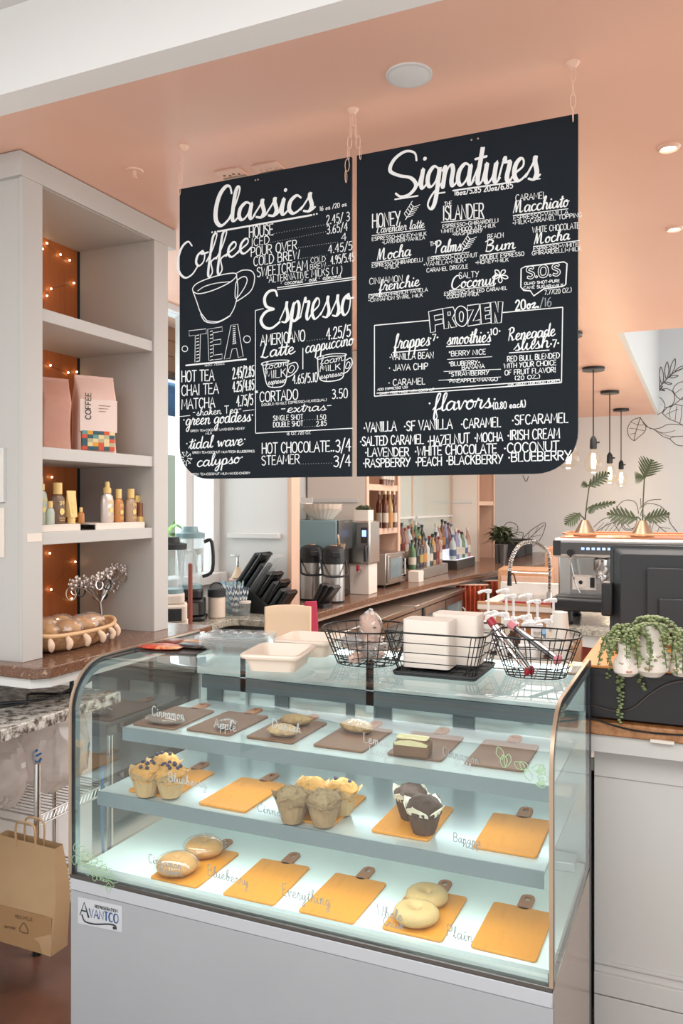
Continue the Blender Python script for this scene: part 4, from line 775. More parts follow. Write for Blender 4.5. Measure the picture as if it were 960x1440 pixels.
# top shelf pastries
from mathutils import noise as NZ
def pastry(name, label, px, py, rx, ry, rz_, m, rot=.5, wrapd=False, cat='pastry', seed=0):
    q = PZ(px, py, 1.0115); t = thing(name, label, cat, (q.x, q.y, 1.0113), rot)
    o = Vector((seed * 3.1, 1, 2)); MB().ball((0, 0, rz_ * .93), rx, ry, rz_, 26, 14, fn=lambda d: 1 + .14 * NZ.noise(d * 4 + o) + .08 * NZ.noise(d * 11 + o)).build('crust', m, t)
    if wrapd: MB().ball((0, 0, rz_ * 1.0), rx * 1.18, ry * 1.2, rz_ * 1.05, 20, 12, fn=lambda d: 1 + .09 * NZ.noise(d * 6 + o)).build('wrap', 'filmplastic', t)
    return t
pastry('pastry', 'flat pastry in shiny plastic on the leftmost top shelf board', 232, 1017, .055, .03, .014, 'loafcrust', .1, True, seed=1)
pastry('pastry', 'small pastry slice in shiny plastic on the second top shelf board', 318, 1024, .026, .03, .013, 'loafcrust', .1, True, seed=2)
pastry('pastry', 'rough brown pastry lying in front on the third top shelf board', 398, 1035, .045, .028, .017, 'pastry', .1, seed=3)
pastry('pastry', 'rough brown pastry behind another on the third top shelf board', 416, 1019, .046, .026, .016, 'pastry', .1, seed=4)
t = pastry('pastry', 'nut covered pastry roll on the fourth top shelf board', 502, 1030, .050, .026, .018, 'pastry', -.1, seed=5)
mb = MB()
for i in range(40):
    a = random.uniform(0, 6.28); r = random.uniform(0, .9); mb.ball((.045 * r * math.cos(a), .022 * r * math.sin(a), .017 + .017 * math.sqrt(1 - r * r)), .0035, nu=6, nv=4)
mb.build('nuts', 'paper', t)
q = PZ(578, 1062, 1.0115); t = thing('loaf_slice', 'thick slice of lemon loaf on the fifth top shelf board', 'cake', (q.x + .002, q.y + .01, 1.0113), .05)
mb = MB().prism([(-.045, 0), (.045, 0), (.047, .032), (.03, .042), (0, .045), (-.03, .042), (-.047, .032)], -.026, .018, 'y'); mb.build('crust', 'loafcrust', t, bevel=.003)
MB().prism([(-.042, .028), (.042, .028), (.044, .034), (.028, .0395), (0, .0425), (-.028, .0395), (-.044, .034)], -.0275, -.024, 'y').build('crumb', 'loafcrumb', t)
MB().prism(rrect(.082, .036, .006, 3, 0, -.004), .0425, .0462).build('icing', 'loafcrumb', t, bevel=.001)
# ================================================================ things on top of the case
ZC = ZT + .0003
M['napkinpink'] = mat('napkin_pink', '#c9a795', .8); M['napkingrey'] = mat('napkin_grey', '#8f8984', .8)
def basket(label, loc, w, d, h, taper, rad, nrib, rz=0, rings=4, extra=None, bend=0):
    t = thing('wire_basket', label, 'basket', loc, rz, 'black wire baskets on the display case')
    def ring(v, inset=0):
        k = taper + (1 - taper) * v; ww = w * k; dd = d * k; return [Vector((x, y, .003 + (h - .003) * v + bend * math.sin(3 * math.atan2(y, x)) * v)) for x, y in rrect(ww, dd, min(rad * k, ww / 2 - .001, dd / 2 - .001), 6)]
    MB().tube(ring(1), .0024, 6, True).build('rim', 'wire', t)
    mb = MB(); top_ = ring(1); n = len(top_); rs = [ring(v) for v in [i / 8 for i in range(9)]]
    for i in range(rings): mb.tube(ring(i / rings), .0013, 5, True)
    for i in range(nrib):
        s_ = i * n / nrib; a = int(s_) % n; f = s_ - int(s_); mb.tube([r[a].lerp(r[(a + 1) % n], f) for r in rs], .0013, 5)
    b = ring(0); hw = w * taper / 2; hd = d * taper / 2
    for i in range(1, 6):
        x = -hw + 2 * hw * i / 6; k = 1 if rad < .06 else math.sqrt(max(0, 1 - (x / hw) ** 2)); mb.tube([(x, -hd * k, .003), (x, hd * k, .003)], .0017, 5)
    for i in range(1, 4):
        y = -hd + 2 * hd * i / 4; k = 1 if rad < .06 else math.sqrt(max(0, 1 - (y / hd) ** 2)); mb.tube([(-hw * k, y, .003), (hw * k, y, .003)], .0017, 5)
    mb.build('wire_mesh', 'wire', t)
    return t
p = PZ(507, 936, ZC); LB = (p.x, p.y + .05, ZC)
basket('black wire basket of plastic wrapped cutlery, leftmost of three on the case', LB, .245, .235, .098, .68, .11, 24)
for i in range(9):
    a = i * 2.3; r = .02 + .045 * (i % 3) / 2; big = i == 8
    pk_m = 'napkinpink'; t = thing('cutlery_packet', 'crumpled plastic wrapped cutlery packet sticking up tallest in the left wire basket' if big else 'crumpled plastic wrapped cutlery packet in the left wire basket', 'cutlery packet', (LB[0] + (0 if big else r * math.cos(a)), LB[1] + (.02 if big else r * math.sin(a)), ZC + (.05 if big else .006 + .018 * (i // 3))), a, 'wrapped cutlery packets')
    o = Vector((i, 5, 1)); h = .045 if big else .016
    MB().ball((0, 0, h + .002), .038, .022, h, 14, 9, fn=lambda d: 1 + .35 * NZ.noise(d * 3 + o)).build('wrapper', 'filmplastic', t, smooth=30)
    mb = MB()
    for k in range(2): mb.box(-.03, .03, -.012 + k * .014, -.005 + k * .014, h, h + .003)
    mb.build('cutlery', 'blackmatte', t, bevel=.001); MB().ball((0, 0, h + .002), .031, .017, h * .8, 16, 10, fn=lambda d: 1 + .4 * NZ.noise(d * 4 + o * 2)).build('napkin', 'napkinpink' if i % 2 == 0 else 'napkingrey', t)
p = PZ(612, 950, ZC); MBK = (p.x + .004, p.y + .075, ZC)
t = thing('tray', 'flat black tray under the middle wire basket', 'tray', (MBK[0] - .0, MBK[1], ZC)); MB().prism(rrect(.215, .22, .012), 0, .006).build('plate', 'blackmatte', t, bevel=.002)
MB().tube([Vector((x, y, .008)) for x, y in rrect(.215, .22, .012)], .003, 6, True).build('lip', 'blackmatte', t)
basket('black wire basket holding stacks of white paper boxes, middle of three on the case', (MBK[0], MBK[1], ZC + .0062), .265, .25, .105, .78, .03, 20)
for i, (dx, dy, hh, lab) in enumerate(((-.032, -.035, .122, 'front stack of nested cream paper food boxes in the middle wire basket'), (.022, .045, .13, 'taller back stack of nested cream paper food boxes in the middle wire basket'))):
    t = thing('paper_box_stack', lab, 'paper boxes', (MBK[0] + dx, MBK[1] + dy, ZC + .0155), 0, 'paper box stacks')
    n = 14
    for k in range(n):
        z0 = hh * k / n; o1 = rrect(.125, .078, .012, 4)
        MB().prism([(x * (.99 + .003 * (k % 2)), y * (.99 + .004 * (k % 2))) for x, y in o1], z0, z0 + hh / n * .996).build('paper_box', 'paper', t)
# tongs basket

p = PZ(750, 955, ZC); TB = (p.x - .004, p.y + .055, ZC)
basket('black wire basket with two tongs, rightmost of three on the case', TB, .225, .2, .105, .66, .085, 22, .1)
def tong(label, a, b, tipm, arms=('chrome', 'chrome')):
    t = thing('tongs', label, 'tongs', a); v = Vector(b) - Vector(a); s_ = v.cross(Vector((0, 0, 1))).normalized()
    for sg in (-1, 1): MB().tube([s_ * .014 * sg * .6, v * .3 + s_ * .012 * sg, v * .7 + s_ * .009 * sg, v * .97 + s_ * .003 * sg], .0052, 8, sm=4).build('arm', arms[(sg + 1) // 2], t)
    for sg in (-1, 1): MB().ball(s_ * .01 * sg, .007, .016, .012, 12, 8).build('tip', tipm, t)
    MB().tube([v * .9, v * 1.03], .012, 10).build('joint', tipm, t)
q = PY(744, 955, TB[1] - .02); q2 = PY(690, 873, TB[1] + .03)
tong('steel tongs with red tips leaning left in the right wire basket', (q.x, q.y, ZC + .012), (q2.x, q2.y, q2.z), 'red')
q = PY(786, 930, TB[1] + .01); q2 = PY(718, 878, TB[1] + .045)
tong('black and steel tongs with pink tips leaning across the right wire basket', (q.x - .004, q.y, q.z + .004), (q2.x, q2.y, q2.z), mat('pink_silicone', '#c87a80', .4), ('blackgloss', 'chrome'))
# white tubs
def tub(label, loc, w, d, h, rz):
    t = thing('plastic_tub', label, 'tub', loc, rz, 'white plastic tubs on the display case')
    a = rrect(w * .82, d * .82, .02); b = rrect(w, d, .02); c = rrect(w * .97, d * .97, .02); e = rrect(w * .78, d * .78, .02); n = len(a); mb = MB()
    vs = [(x, y, 0) for x, y in a] + [(x, y, h) for x, y in b] + [(x, y, h) for x, y in c] + [(x, y, .004) for x, y in e]
    fs = [(k * n + i, k * n + (i + 1) % n, (k + 1) * n + (i + 1) % n, (k + 1) * n + i) for k in range(3) for i in range(n)] + [tuple(range(n - 1, -1, -1)), tuple(range(3 * n, 4 * n))]
    mb.add(vs, fs).build('tub', 'tubwhite', t); MB().tube([Vector((x, y, h - .006)) for x, y in rrect(w + .004, d + .004, .02)], .006, 6, True).build('rim', 'tubwhite', t)
    return t
p = PZ(400, 938, ZC)
tub('shallow white plastic tub nearest the camera on the case top', (-1.03, 1.912, ZC), .150, .185, .046, .2)
tub('shallow white plastic tub behind the other white tub on the case top', (-1.04, 2.125, ZC), .165, .165, .048, .1)
# clamshells
t = thing('clamshell_stack', 'stack of nested clear plastic clamshell containers on the left of the case top', 'food containers', (-1.222, 2.02, ZC), .2)
for k in range(6):
    z0 = .0045 * k; a = rrect(.125, .085, .02); b = rrect(.19, .145, .025); n = len(a)
    mb = MB().add([(x, y, z0) for x, y in a] + [(x, y, z0 + .033) for x, y in b] + [(x * 1.05, y * 1.05, z0 + .0332) for x, y in b] + [(x * 1.05, y * 1.05, z0 + .0352) for x, y in b] + [(x, y, z0 + .0352) for x, y in b], [(q * n + i, q * n + (i + 1) % n, (q + 1) * n + (i + 1) % n, (q + 1) * n + i) for q in range(4) for i in range(n)] + [tuple(range(n - 1, -1, -1))])
    mb.build('clamshell', 'clearplastic', t, fix=True)
mb = MB()
for i in range(4): mb.ball((-.066 + i * .044, 0, .0585), .02, .03, .009, 12, 8)
mb.build('moulded_lid', 'clearplastic', t)
# dark mat and snack packets
p = PZ(232, 912, ZC); t = thing('mat', 'dark flat mat with packets at the left end of the case top', 'mat', (p.x + .035, p.y + .03, ZC), .1); MB().prism(rrect(.20, .20, .008), 0, .004).build('sheet', mat('mat_brown', '#3a2b26', .4), t, bevel=.001)
PK = Vector((p.x + .035, p.y + .03, ZC + .0045))
for i, (dx, dy, dz, rz, w, d, col, lab) in enumerate(((-.03, -.055, 0, .15, .12, .07, '#c8442a', 'orange red snack packet nearest the camera on the dark mat'), (.045, .0, 0, -.1, .11, .07, '#3a3030', 'dark snack packet in the middle of the mat'), (.03, .055, .0, .25, .12, .06, '#b5742e', 'amber snack packet behind the dark packet on the mat'), (-.045, .035, .0, -.2, .07, .08, '#7a3b2a', 'rust coloured packet at the left of the mat'), (.06, .07, .0125, -.3, .09, .05, '#c9c4cc', 'silver packet lying on top at the back of the mat'))):
    t = thing('snack_packet', lab, 'packet', (PK.x + dx, PK.y + dy, PK.z + dz), rz, 'snack packets')
    m = mat('packet_%d' % i, col, .3, noise=[col, '#e8b080' if i % 2 == 0 else col], scale=25, amt=.3)
    MB().ball((0, 0, .006), w / 2, d / 2, .006, 20, 8, fn=lambda q: 1 / max(abs(q.x), abs(q.y), abs(q.z), .55) ** .5).build('pouch', m, t)
    MB().box(-w / 2 - .006, -w / 2 + .004, -d * .36, d * .36, .005, .0065).box(w / 2 - .004, w / 2 + .006, -d * .36, d * .36, .005, .0065).build('seal', m, t)
# ================================================================ bookcase on the left
BX0, BX1, BY0, BY1, LZ = -2.60, -2.195, 2.146, 3.02, 1.09
bc = thing('bookcase', 'tall built-in white bookcase with orange back panel on a granite ledge', 'bookcase', (-2.4, 2.58, LZ))
def bb(name, m, x0, x1, y0, y1, z0, z1, bevel=0, par=None): return MB().box(x0 + 2.4, x1 + 2.4, y0 - 2.58, y1 - 2.58, z0 - LZ, z1 - LZ).build(name, m, par or bc, bevel=bevel)
bb('end_panel', 'shelfwhite', BX0 - .01, BX1 - .004, BY0 + .006, BY0 + .09, LZ, CZ - .003)
bb('end_panel', 'shelfwhite', BX0 - .01, BX1 - .004, 2.90, 2.995, LZ, CZ - .003)
bb('stile', 'shelfwhite', BX1 - .004, BX1 + .014, BY0, 2.242, LZ, CZ - .09, .002)
bb('stile', 'shelfwhite', BX1 - .004, BX1 + .014, 2.898, 3.0, LZ, CZ - .09, .002)
bb('crown_rail', 'shelfwhite', BX0 - .01, BX1 + .016, BY0 - .012, 3.06, CZ - .09, CZ - .003, .002)
bb('back_panel', 'copperback', BX0 - .012, BX0, BY0 + .09, 2.90, LZ, CZ - .09)
bb('seam', 'gasket', BX0 - .0005, BX0 + .002, 2.885, 2.90, LZ, 2.85)
for z in (2.366, 1.86, 1.547): bb('shelf', 'shelfwhite', BX0, BX1 + .006, BY0 + .09, 2.9, z - .046, z, .002)
bb('top_panel', 'shelfwhite', BX0, BX1, BY0 + .09, 2.9, 2.808, 2.83)
bb('price_strip', 'paper', BX1 + .0141, BX1 + .0155, 2.166, 2.236, 1.515, 1.545)
# string lights
sl = thing('string_lights', 'string of tiny warm fairy lights on the orange bookcase back', 'fairy lights', (BX0, 2.6, LZ))
pts = [(60, 350), (66, 342), (85, 358), (98, 366), (104, 398), (72, 406), (66, 416), (58, 505), (71, 514), (96, 524), (108, 523), (73, 671), (70, 778), (106, 790), (72, 829), (101, 842)]
P3 = [PX(x, y, BX0 + .012) for x, y in pts]; P3 = [Vector((v.x, max(2.25, min(2.88, v.y)), v.z)) for v in P3]
off = Vector((BX0, 2.6, LZ))
for v in P3: MB().ball(v - off, .0045, nu=10, nv=6).build('bulb', 'fairy', sl)
MB().tube([v - off + Vector((-.008, 0, 0)) for v in P3], .0008, 4).build('cord', 'bronze', sl)
for z in (2.55, 2.05, 1.3):
    l = bpy.data.lights.new('fairy_glow', 'POINT'); l.energy = .35; l.color = (1, .72, .42); l.shadow_soft_size = .05
    o = bpy.data.objects.new('fairy_glow', l); o.location = (BX0 + .06, 2.42, z); C.objects.link(o)
# little palm frond decoration on the upper shelf back
t = thing('frond', 'faint dried palm frond lying against the back on the highest shelf', 'plant', (BX0 + .05, 2.46, 2.3665))
mb = MB(); root = Vector((0, 0, .0))
for i in range(9):
    a = -1.2 + i * .3; tip = Vector((.03, .13 * math.sin(a), .05 + .1 * math.cos(a))); midp = tip * .5 + Vector((0, 0, .02)); s_ = Vector((0, math.cos(a), -math.sin(a))) * .008
    mb.add([root, midp + s_, tip, midp - s_], [(0, 1, 2, 3)])
mb.build('leaves', mat('dry_frond', '#a87a3e', .7), t, solid=.001, smooth=0)
# framed notices on the end of the bookcase
for i, (ya, yb, lab) in enumerate(((630, 706, 'framed white notice on the near end of the bookcase, upper of two'), (712, 786, 'plain white notice on the near end of the bookcase, below the framed one'))):
    za, zb = PY(4, ya, BY0).z, PY(4, yb, BY0).z; w = .2
    t = thing('notice', lab, 'notice', (-2.265 - w / 2, BY0 + .006, zb), 0, 'notices on the bookcase end')
    if i == 0:
        mb = MB(); h = za - zb
        for q in ((-w / 2, w / 2, 0, .012), (-w / 2, w / 2, h - .012, h), (-w / 2, -w / 2 + .012, .012, h - .012), (w / 2 - .012, w / 2, .012, h - .012)): mb.box(q[0], q[1], -.012, -.0005, q[2], q[3])
        mb.build('frame', 'white', t)
    MB().box(-w / 2 + .005, w / 2 - .005, -.004, -.0005, .005, za - zb - .005).build('sheet', 'paper', t)
# coffee bags
def coffee_bag(label, x, y, w, d, h, rz, m, front, sq=False):
    t = thing('coffee_bag', label, 'coffee bag', (x, y, 1.8603), rz, 'coffee bags on the bookcase')
    rows = []; n = 28
    for j in range(11):
        v = j / 10; z = h * v; k = 1 if v < .72 else 1 - (v - .72) / .28 * .92; ww = w * (1 - .04 * math.sin(v * 3.1)); dd = d * k * (1 - .1 * math.sin(v * 6))
        rows.append([Vector((x_, y_ + (0.004 * math.sin(v * 5)), z)) for x_, y_ in rrect(ww, max(dd, .006), min(.012, max(dd, .006) / 2 - .001), 6)])
    rr = [r + [r[0]] for r in rows]; mb = MB().sheet(rr); mb.add(rows[0], [tuple(range(len(rows[0]) - 1, -1, -1))]).add(rows[-1], [tuple(range(len(rows[-1])))])
    mb.build('bag', m, t)
    MB().box(-w / 2, w / 2, -.005, .005, h - .012, h + .014).build('top_fold', m, t, bevel=.002)
    return t
q = PX(88, 627, -2.36)
coffee_bag('dusty pink foil coffee bag with pale side, left of two on the shelf', -2.40, 2.525, .125, .085, .29, 1.15, mat('bag_pink', '#c08a78', .45, noise='#cf9d8b', scale=6), 0)
t = coffee_bag('pink and white coffee bag with colourful checker label, right of two', -2.33, 2.685, .165, .10, .315, 1.05, mat('bag_cream', '#e2c0b2', .5, noise='#dbb4a5', scale=6), 0)
lab = MB(); cols = ['#e3a23c', '#d2573a', '#6a9a94', '#e7cfa0', '#3a5a62', '#b9b28c']
mm = [mat('label_%d' % i, c_, .5) for i, c_ in enumerate(cols)]
rnd = random.Random(3)
for i in range(6):
    for j in range(5):
        lab.use(rnd.randrange(6)); x = -.060 + i * .020; z = .03 + j * .02; lab.box(x * 1.15, x * 1.15 + .0224, -.0575, -.046, z * .8 - .01, z * .8 + .0058)
lab.build('label_pattern', mm, t)
ik = Ink(lambda u, v: Vector((-.045 - v * 1.0, -.0588, .14 + u))); ik.text('COFFEE', (0, -.012), (.11, -.012), .022, .0035); ik.build('lettering', 'black', t)
MB().box(-.078, .08, -.0565, -.046, .09, .225).build('front_panel', mat('bag_front', '#e8d2c8', .5), t, bevel=.002)
ik = Ink(lambda u, v: Vector((u, -.0585, v)))
for k in range(3): ik.line([(0, .2 - k * .012), (.05 - .01 * k, .2 - k * .012)], .002)
ik.build('small_lettering', 'redstick', t)
# sunscreen shelf
SZ = 1.5473
for i, (ya, yb, lab) in enumerate(((2.26, 2.47, 'low white acrylic riser at the left of the sunscreen shelf'), (2.56, 2.87, 'low white acrylic riser at the right of the sunscreen shelf'))):
    t = thing('riser', lab, 'riser', (-2.31, (ya + yb) / 2, SZ), 0, 'acrylic risers'); L = (yb - ya) / 2
    MB().box(-.1, .1, -L, L, .020, .026).build('top', 'paper', t, bevel=.001); MB().box(.094, .1, -L, L, 0, .02).build('front', 'paper', t); MB().box(-.1, -.094, -L, L, 0, .02).build('back', 'paper', t)
def bottle(label, y, x, h, r, body, cap, kind, z=SZ + .0262, flat=.6, lab=True):
    h *= 1.1; r *= 1.25
    t = thing('sunscreen_bottle', label, 'bottle', (x, y, z), 0, 'sunscreen on the bookcase'); t.rotation_euler = (0, 0, PI / 2)
    hb = h * (.72 if kind != 'tube' else .78)
    if kind == 'tube':
        rows = []
        for j in range(7):
            v = j / 6; a = rrect(r * 2 * (.72 + .28 * v), max(.004, r * 1.3 * (1 - v)), .0018, 3); rows.append([Vector((x_, y_, h * .2 + h * .8 * v)) for x_, y_ in a]); rows[-1].append(rows[-1][0])
        MB().sheet(rows).build('body', body, t); MB().cyl((0, 0, 0), (0, 0, h * .22), r * .62, n=18).build('cap', cap, t)
        hb = h * .9
    else:
        MB().lathe([(0, 0), (r * .9, 0), (r, .006), (r, hb * .7), (r * .85, hb * .9), (r * .42, hb), (0, hb)], n=24, sy=flat).build('body', body, t)
        rc = r * .48
        if kind == 'spray': MB().lathe([(rc, hb), (rc, hb + h * .12), (rc * .6, hb + h * .15), (rc * .55, h), (0, h)], n=16).build('cap', cap, t)
        else: MB().lathe([(rc, hb), (rc, h), (0, h)], n=16).build('cap', cap, t)
    if lab:
        fy = -r * (flat if kind != 'tube' else .55) - .0012
        ik = Ink(lambda u, v: Vector((u, fy, v))); ik.dot((0, hb * .42), r * .36, 20); ik.build('emblem', 'sunyellow', t)
        ik = Ink(lambda u, v: Vector((u, fy - .0006, v))); ik.text('SPF', (-r * .4, hb * .64), (r * .4, hb * .64), r * .4, r * .07); ik.line([(-r * .45, hb * .2), (r * .45, hb * .2)], r * .06); ik.line([(-r * .35, hb * .13), (r * .35, hb * .13)], r * .06); ik.build('lettering', 'sunyellow', t)
    return t
M['sunyellow'] = mat('sun_yellow', '#e8c878', .5); M['capyellow'] = mat('cap_yellow', '#e6c07c', .45)
M['bbrown'] = mat('bottle_brown', '#6e5240', .4); M['borange'] = mat('bottle_orange', '#b8793f', .4); M['bsilver'] = mat('bottle_silver', '#cdbfb6', .3, .3); M['btan'] = mat('bottle_tan', '#a98a70', .4); M['bblue'] = mat('bottle_pale', '#b7b79e', .4, noise='#9fb0a8', scale=40)
def by(x): return PX(x, 735, -2.27).y
for y, x, h, r, b_, k_, kd, lb in ((by(63), -2.29, .165, .024, 'bblue', 'capyellow', 'spray', 'tall pale spray can at the left end of the sunscreen shelf'), (by(81), -2.27, .145, .0285, 'bbrown', 'capyellow', 'cap', 'dark brown sunscreen bottle with yellow cap'), (by(96), -2.255, .118, .02, 'capyellow', 'capyellow', 'tube', 'yellow squeeze tube beside the dark brown bottle'),
    (by(148), -2.26, .155, .027, 'bsilver', 'capyellow', 'spray', 'silver white sunscreen spray bottle right of the shelf gap'), (by(164), -2.26, .128, .022, 'borange', 'capyellow', 'cap', 'orange tanning oil bottle between silver and tan bottles'), (by(180), -2.255, .13, .026, 'btan', 'capyellow', 'cap', 'tan lotion bottle nearest the display box'), (by(172), -2.345, .150, .022, 'btan', 'capyellow', 'spray', 'tan spray bottle standing behind the orange one')): bottle(lb, y, x, h, r, b_, k_, kd)
bottle('tiny amber lip balm bottle at the foot of the yellow tube', by(107), -2.245, .058, .0105, 'borange', 'capyellow', 'cap', flat=1, lab=False)
bottle('small pale jar at the very left front of the sunscreen shelf', by(57.5), -2.225, .08, .016, 'bblue', 'capyellow', 'cap', lab=False)
t = thing('display_box', 'small cream display stand of lip balms at right of the sunscreen shelf', 'display box', (-2.25, by(192), SZ + .0262), PI / 2)
MB().box(-.022, .022, -.015, .02, 0, .022).box(-.022, .022, .014, .02, .022, .11).build('holder', 'capyellow', t); MB().box(-.024, .024, .006, .014, .085, .115).build('header', 'sunyellow', t)
for k in (-1, 0, 1): MB().cyl((k * .013, -.002, .0222), (k * .013, -.002, .082), .006, n=12).build('lip_balm', 'redstick' if k else 'borange', t)
# basket of wrapped rolls on the ledge
bt = thing('woven_basket', 'shallow woven basket of plastic wrapped loaves on the granite ledge', 'basket', (-2.265, 2.47, LZ + .0004), PI / 2 + .03)
mb = MB(); rows = []
for j in range(6):
    v = j / 5; k = .62 + .38 * v ** .6; rows.append([(.245 * k * math.cos(a), .105 * k * math.sin(a), .005 + .062 * v + .018 * abs(math.cos(a)) ** 6 * v) for a in [2 * PI * i / 40 for i in range(41)]])
mb.sheet(rows).add(rows[0][:-1], [tuple(range(40))]).build('bowl', mat('rattan', '#b98e66', .7, bump=.6, bscale=120), bt, solid=.004)
MB().tube([Vector(p_) for p_ in rows[-1][:-1]], .008, 8, True).build('rim', mat('rattan_rim', '#cfa77c', .6), bt)
mf = mat('shell_fringe', '#d8b89c', .7)
for i in range(18):
    a = 2 * PI * i / 18; MB().tube([(.24 * math.cos(a), .103 * math.sin(a), .062), (.258 * math.cos(a + .04), .12 * math.sin(a + .04), .04), (.25 * math.cos(a + .02 * (i % 3)), .118 * math.sin(a), .014)], .011, 8, sm=3, rr=lambda v: .005 + .008 * math.sin(v * 3)).build('tassel', mf, bt, smooth=80)
for i, (dx, dy, dz, c1) in enumerate(((-.135, .005, .045, 'muffin'), (-.05, -.03, .05, 'bagel'), (.04, -.025, .05, 'bagel'), (.115, 0, .05, 'bagel'), (-.085, .045, .055, 'muffin'), (.0, .045, .058, 'muffin'))):
    lab = ['leftmost wrapped loaf at the near end of the woven basket', 'second wrapped loaf along the front of the woven basket', 'third wrapped loaf along the front of the woven basket', 'wrapped loaf at the far end of the woven basket', 'wrapped loaf at the back left of the woven basket', 'wrapped loaf at the back middle of the woven basket'][i]
    c_, s_ = math.cos(PI / 2 + .03), math.sin(PI / 2 + .03)
    t = thing('wrapped_loaf', lab, 'bread', (-2.265 + dx * c_ - dy * s_, 2.47 + dx * s_ + dy * c_, LZ + .047), .3 * i, 'wrapped loaves')
    o = Vector((i * 2, 0, 5)); MB().ball((0, 0, dz * .62), .056, .04, .036, 18, 10, fn=lambda d: 1 + .1 * NZ.noise(d * 3 + o)).build('loaf', c1, t)
    MB().ball((0, 0, dz * .62), .064, .047, .043, 20, 12, fn=lambda d: 1 + .16 * NZ.noise(d * 6 + o)).build('film', 'filmplastic', t, smooth=15)
# jewellery tree
jt = thing('jewelry_tree', 'silvery wire jewelry tree hung with rings and bracelets', 'jewelry stand', (-2.36, 2.76, LZ + .0004), PI / 2); jt.scale = (1.2, 1.2, 1.12)
MB().lathe([(0, 0), (.04, 0), (.036, .008), (.01, .016), (0, .016)], n=20).build('base', 'steel', jt)
mb = MB().tube([(0, 0, .01), (.004, 0, .08), (-.004, .004, .15)], .006, 8, sm=4); tips = []
for i in range(26):
    a = i * 2.4; r = .05 + .075 * ((i * 7) % 10) / 10; z = .16 + .09 * ((i * 3) % 8) / 8; e = Vector((r * math.cos(a) * 1.25, r * math.sin(a) * .5, z)); tips.append(e); mb.tube([(0, 0, .12), e * .55 + Vector((0, 0, .075)), e], .0022, 5, sm=3)
mb.build('branches', 'steel', jt)
mb = MB()
for i, e in enumerate(tips):
    for k in range(7): mb.ball(e * (1 - .05 * (k // 3)) + Vector((.012 * math.cos(k * 2 + i), .01 * math.sin(k * 3 + i), .008 * k - .004)), .0055, .0028, .007, 8, 5)
mb.build('leaves', mat('silver_leaf', '#cfc2ba', .35, .6), jt)
for i in range(9):
    e = tips[i * 2 + 1]; R_ = .018 + .003 * (i % 3); MB().tube([e + Vector((R_ * math.sin(a), .002 * math.cos(a), -R_ + R_ * math.cos(a))) for a in [2 * PI * k / 14 for k in range(14)]], .003, 6, True).build('bracelet', ['chrome', 'black', 'bronze'][i % 3], jt)
# granite ledge under the bookcase, its support, the lower counter
gl_ = thing('granite_ledge', 'brown granite ledge carrying the white bookcase', 'counter', (-2.35, 2.6, 0))
MB().prism([(-.265, -.515), (.27, -.515), (.315, -.47), (.30, .56), (-.265, .56)], LZ - .04, LZ).build('slab', 'granite', gl_, bevel=.004)
MB().prism([(-.26, -.50), (.25, -.50), (.295, -.45), (.28, .54), (-.26, .54)], LZ - .075, LZ - .0405).build('apron', 'white', gl_)
MB().tube([(.16, -.2, LZ - .076), (.16, -.2, LZ - .172)], .008, 6).tube([(.16, -.2, LZ - .09), (.10, -.2, LZ - .10), (.04, -.2, LZ - .13)], .006, 6, sm=3).build('bracket', 'black', gl_)
MB().box(-.26, -.235, -.5, .44, .9115, LZ - .076).build('support_wall', 'white', gl_)
lc = thing('lower_counter', 'dark speckled granite lower counter beneath the bookcase ledge', 'counter', (-2.35, 1.9, 0))
MB().box(-.262, .265, -.9, .66, .868, .91).build('slab', 'graniteblk', lc, bevel=.004)
MB().box(-.262, -.2, -.9, .6, .0, .8675).build('support', 'white', lc)
t = thing('cable', 'black cable lying on the dark lower granite counter', 'cable', (-2.3, 2.2, .911))
MB().tube([(-.2, -.3, .005), (-.05, -.1, .006), (.02, .05, .006), (-.06, .16, .006), (.06, .24, .006), (.12, .30, .05)], .005, 6, sm=6).build('cord', 'black', t)
MB().tube([(-.2, -.24, .013), (-.02, -.02, .014), (.08, .1, .014), (.05, .25, .014), (.12, .31, .06)], .005, 6, sm=6).build('cord', 'black', t)
# wire rack below with bags
rk = thing('wire_rack', 'chrome wire shelving rack under the lower granite counter', 'rack', (-2.35, 2.45, 0))
for x, y in ((.135, -.2), (.135, .2), (-.16, -.2), (-.16, .2)):
    p_ = MB().cyl((x, y, .03), (x, y, .70), .0125, n=14).build('post', 'chrome', rk); MB().cyl((x, y, .0), (x, y, .04), .016, n=14).build('foot', 'black', p_)
for z in (.47, .12):
    mb = MB().tube([(.135, -.2, z), (.135, .2, z), (-.16, .2, z), (-.16, -.2, z)], .005, 6, True).tube([(.135, -.2, z + .035), (.135, .2, z + .035), (-.16, .2, z + .035), (-.16, -.2, z + .035)], .004, 6, True)
    for i in range(1, 16): mb.tube([(.135, -.2 + i * .025, z + .036), (-.16, -.2 + i * .025, z + .036)], .002, 5)
    for i in range(20): mb.tube([(.135, -.2 + i * .02, z + .0), (.135, -.2 + i * .02 + .02, z + .035)], .0016, 5)
    mb.build('wire_shelf', 'steel', rk)
def sack(label, loc, rx, ry, rz_, seed, m='bagplastic'):
    t = thing('plastic_bag', label, 'bag', loc, 0, 'plastic bags on the wire rack'); o = Vector((seed, seed * 2, 1))
    MB().ball((0, 0, rz_), rx, ry, rz_, 36, 24, fn=lambda d: 1 + .13 * NZ.noise(d * 2.2 + o) + .09 * NZ.noise(d * 6 + o) + .04 * NZ.noise(d * 14 + o)).build('sack', m, t, smooth=25)
    return t
t = sack('crumpled translucent plastic bag with a blue mark on the wire rack', (-2.375, 2.50, .508), .125, .16, .165, 3)
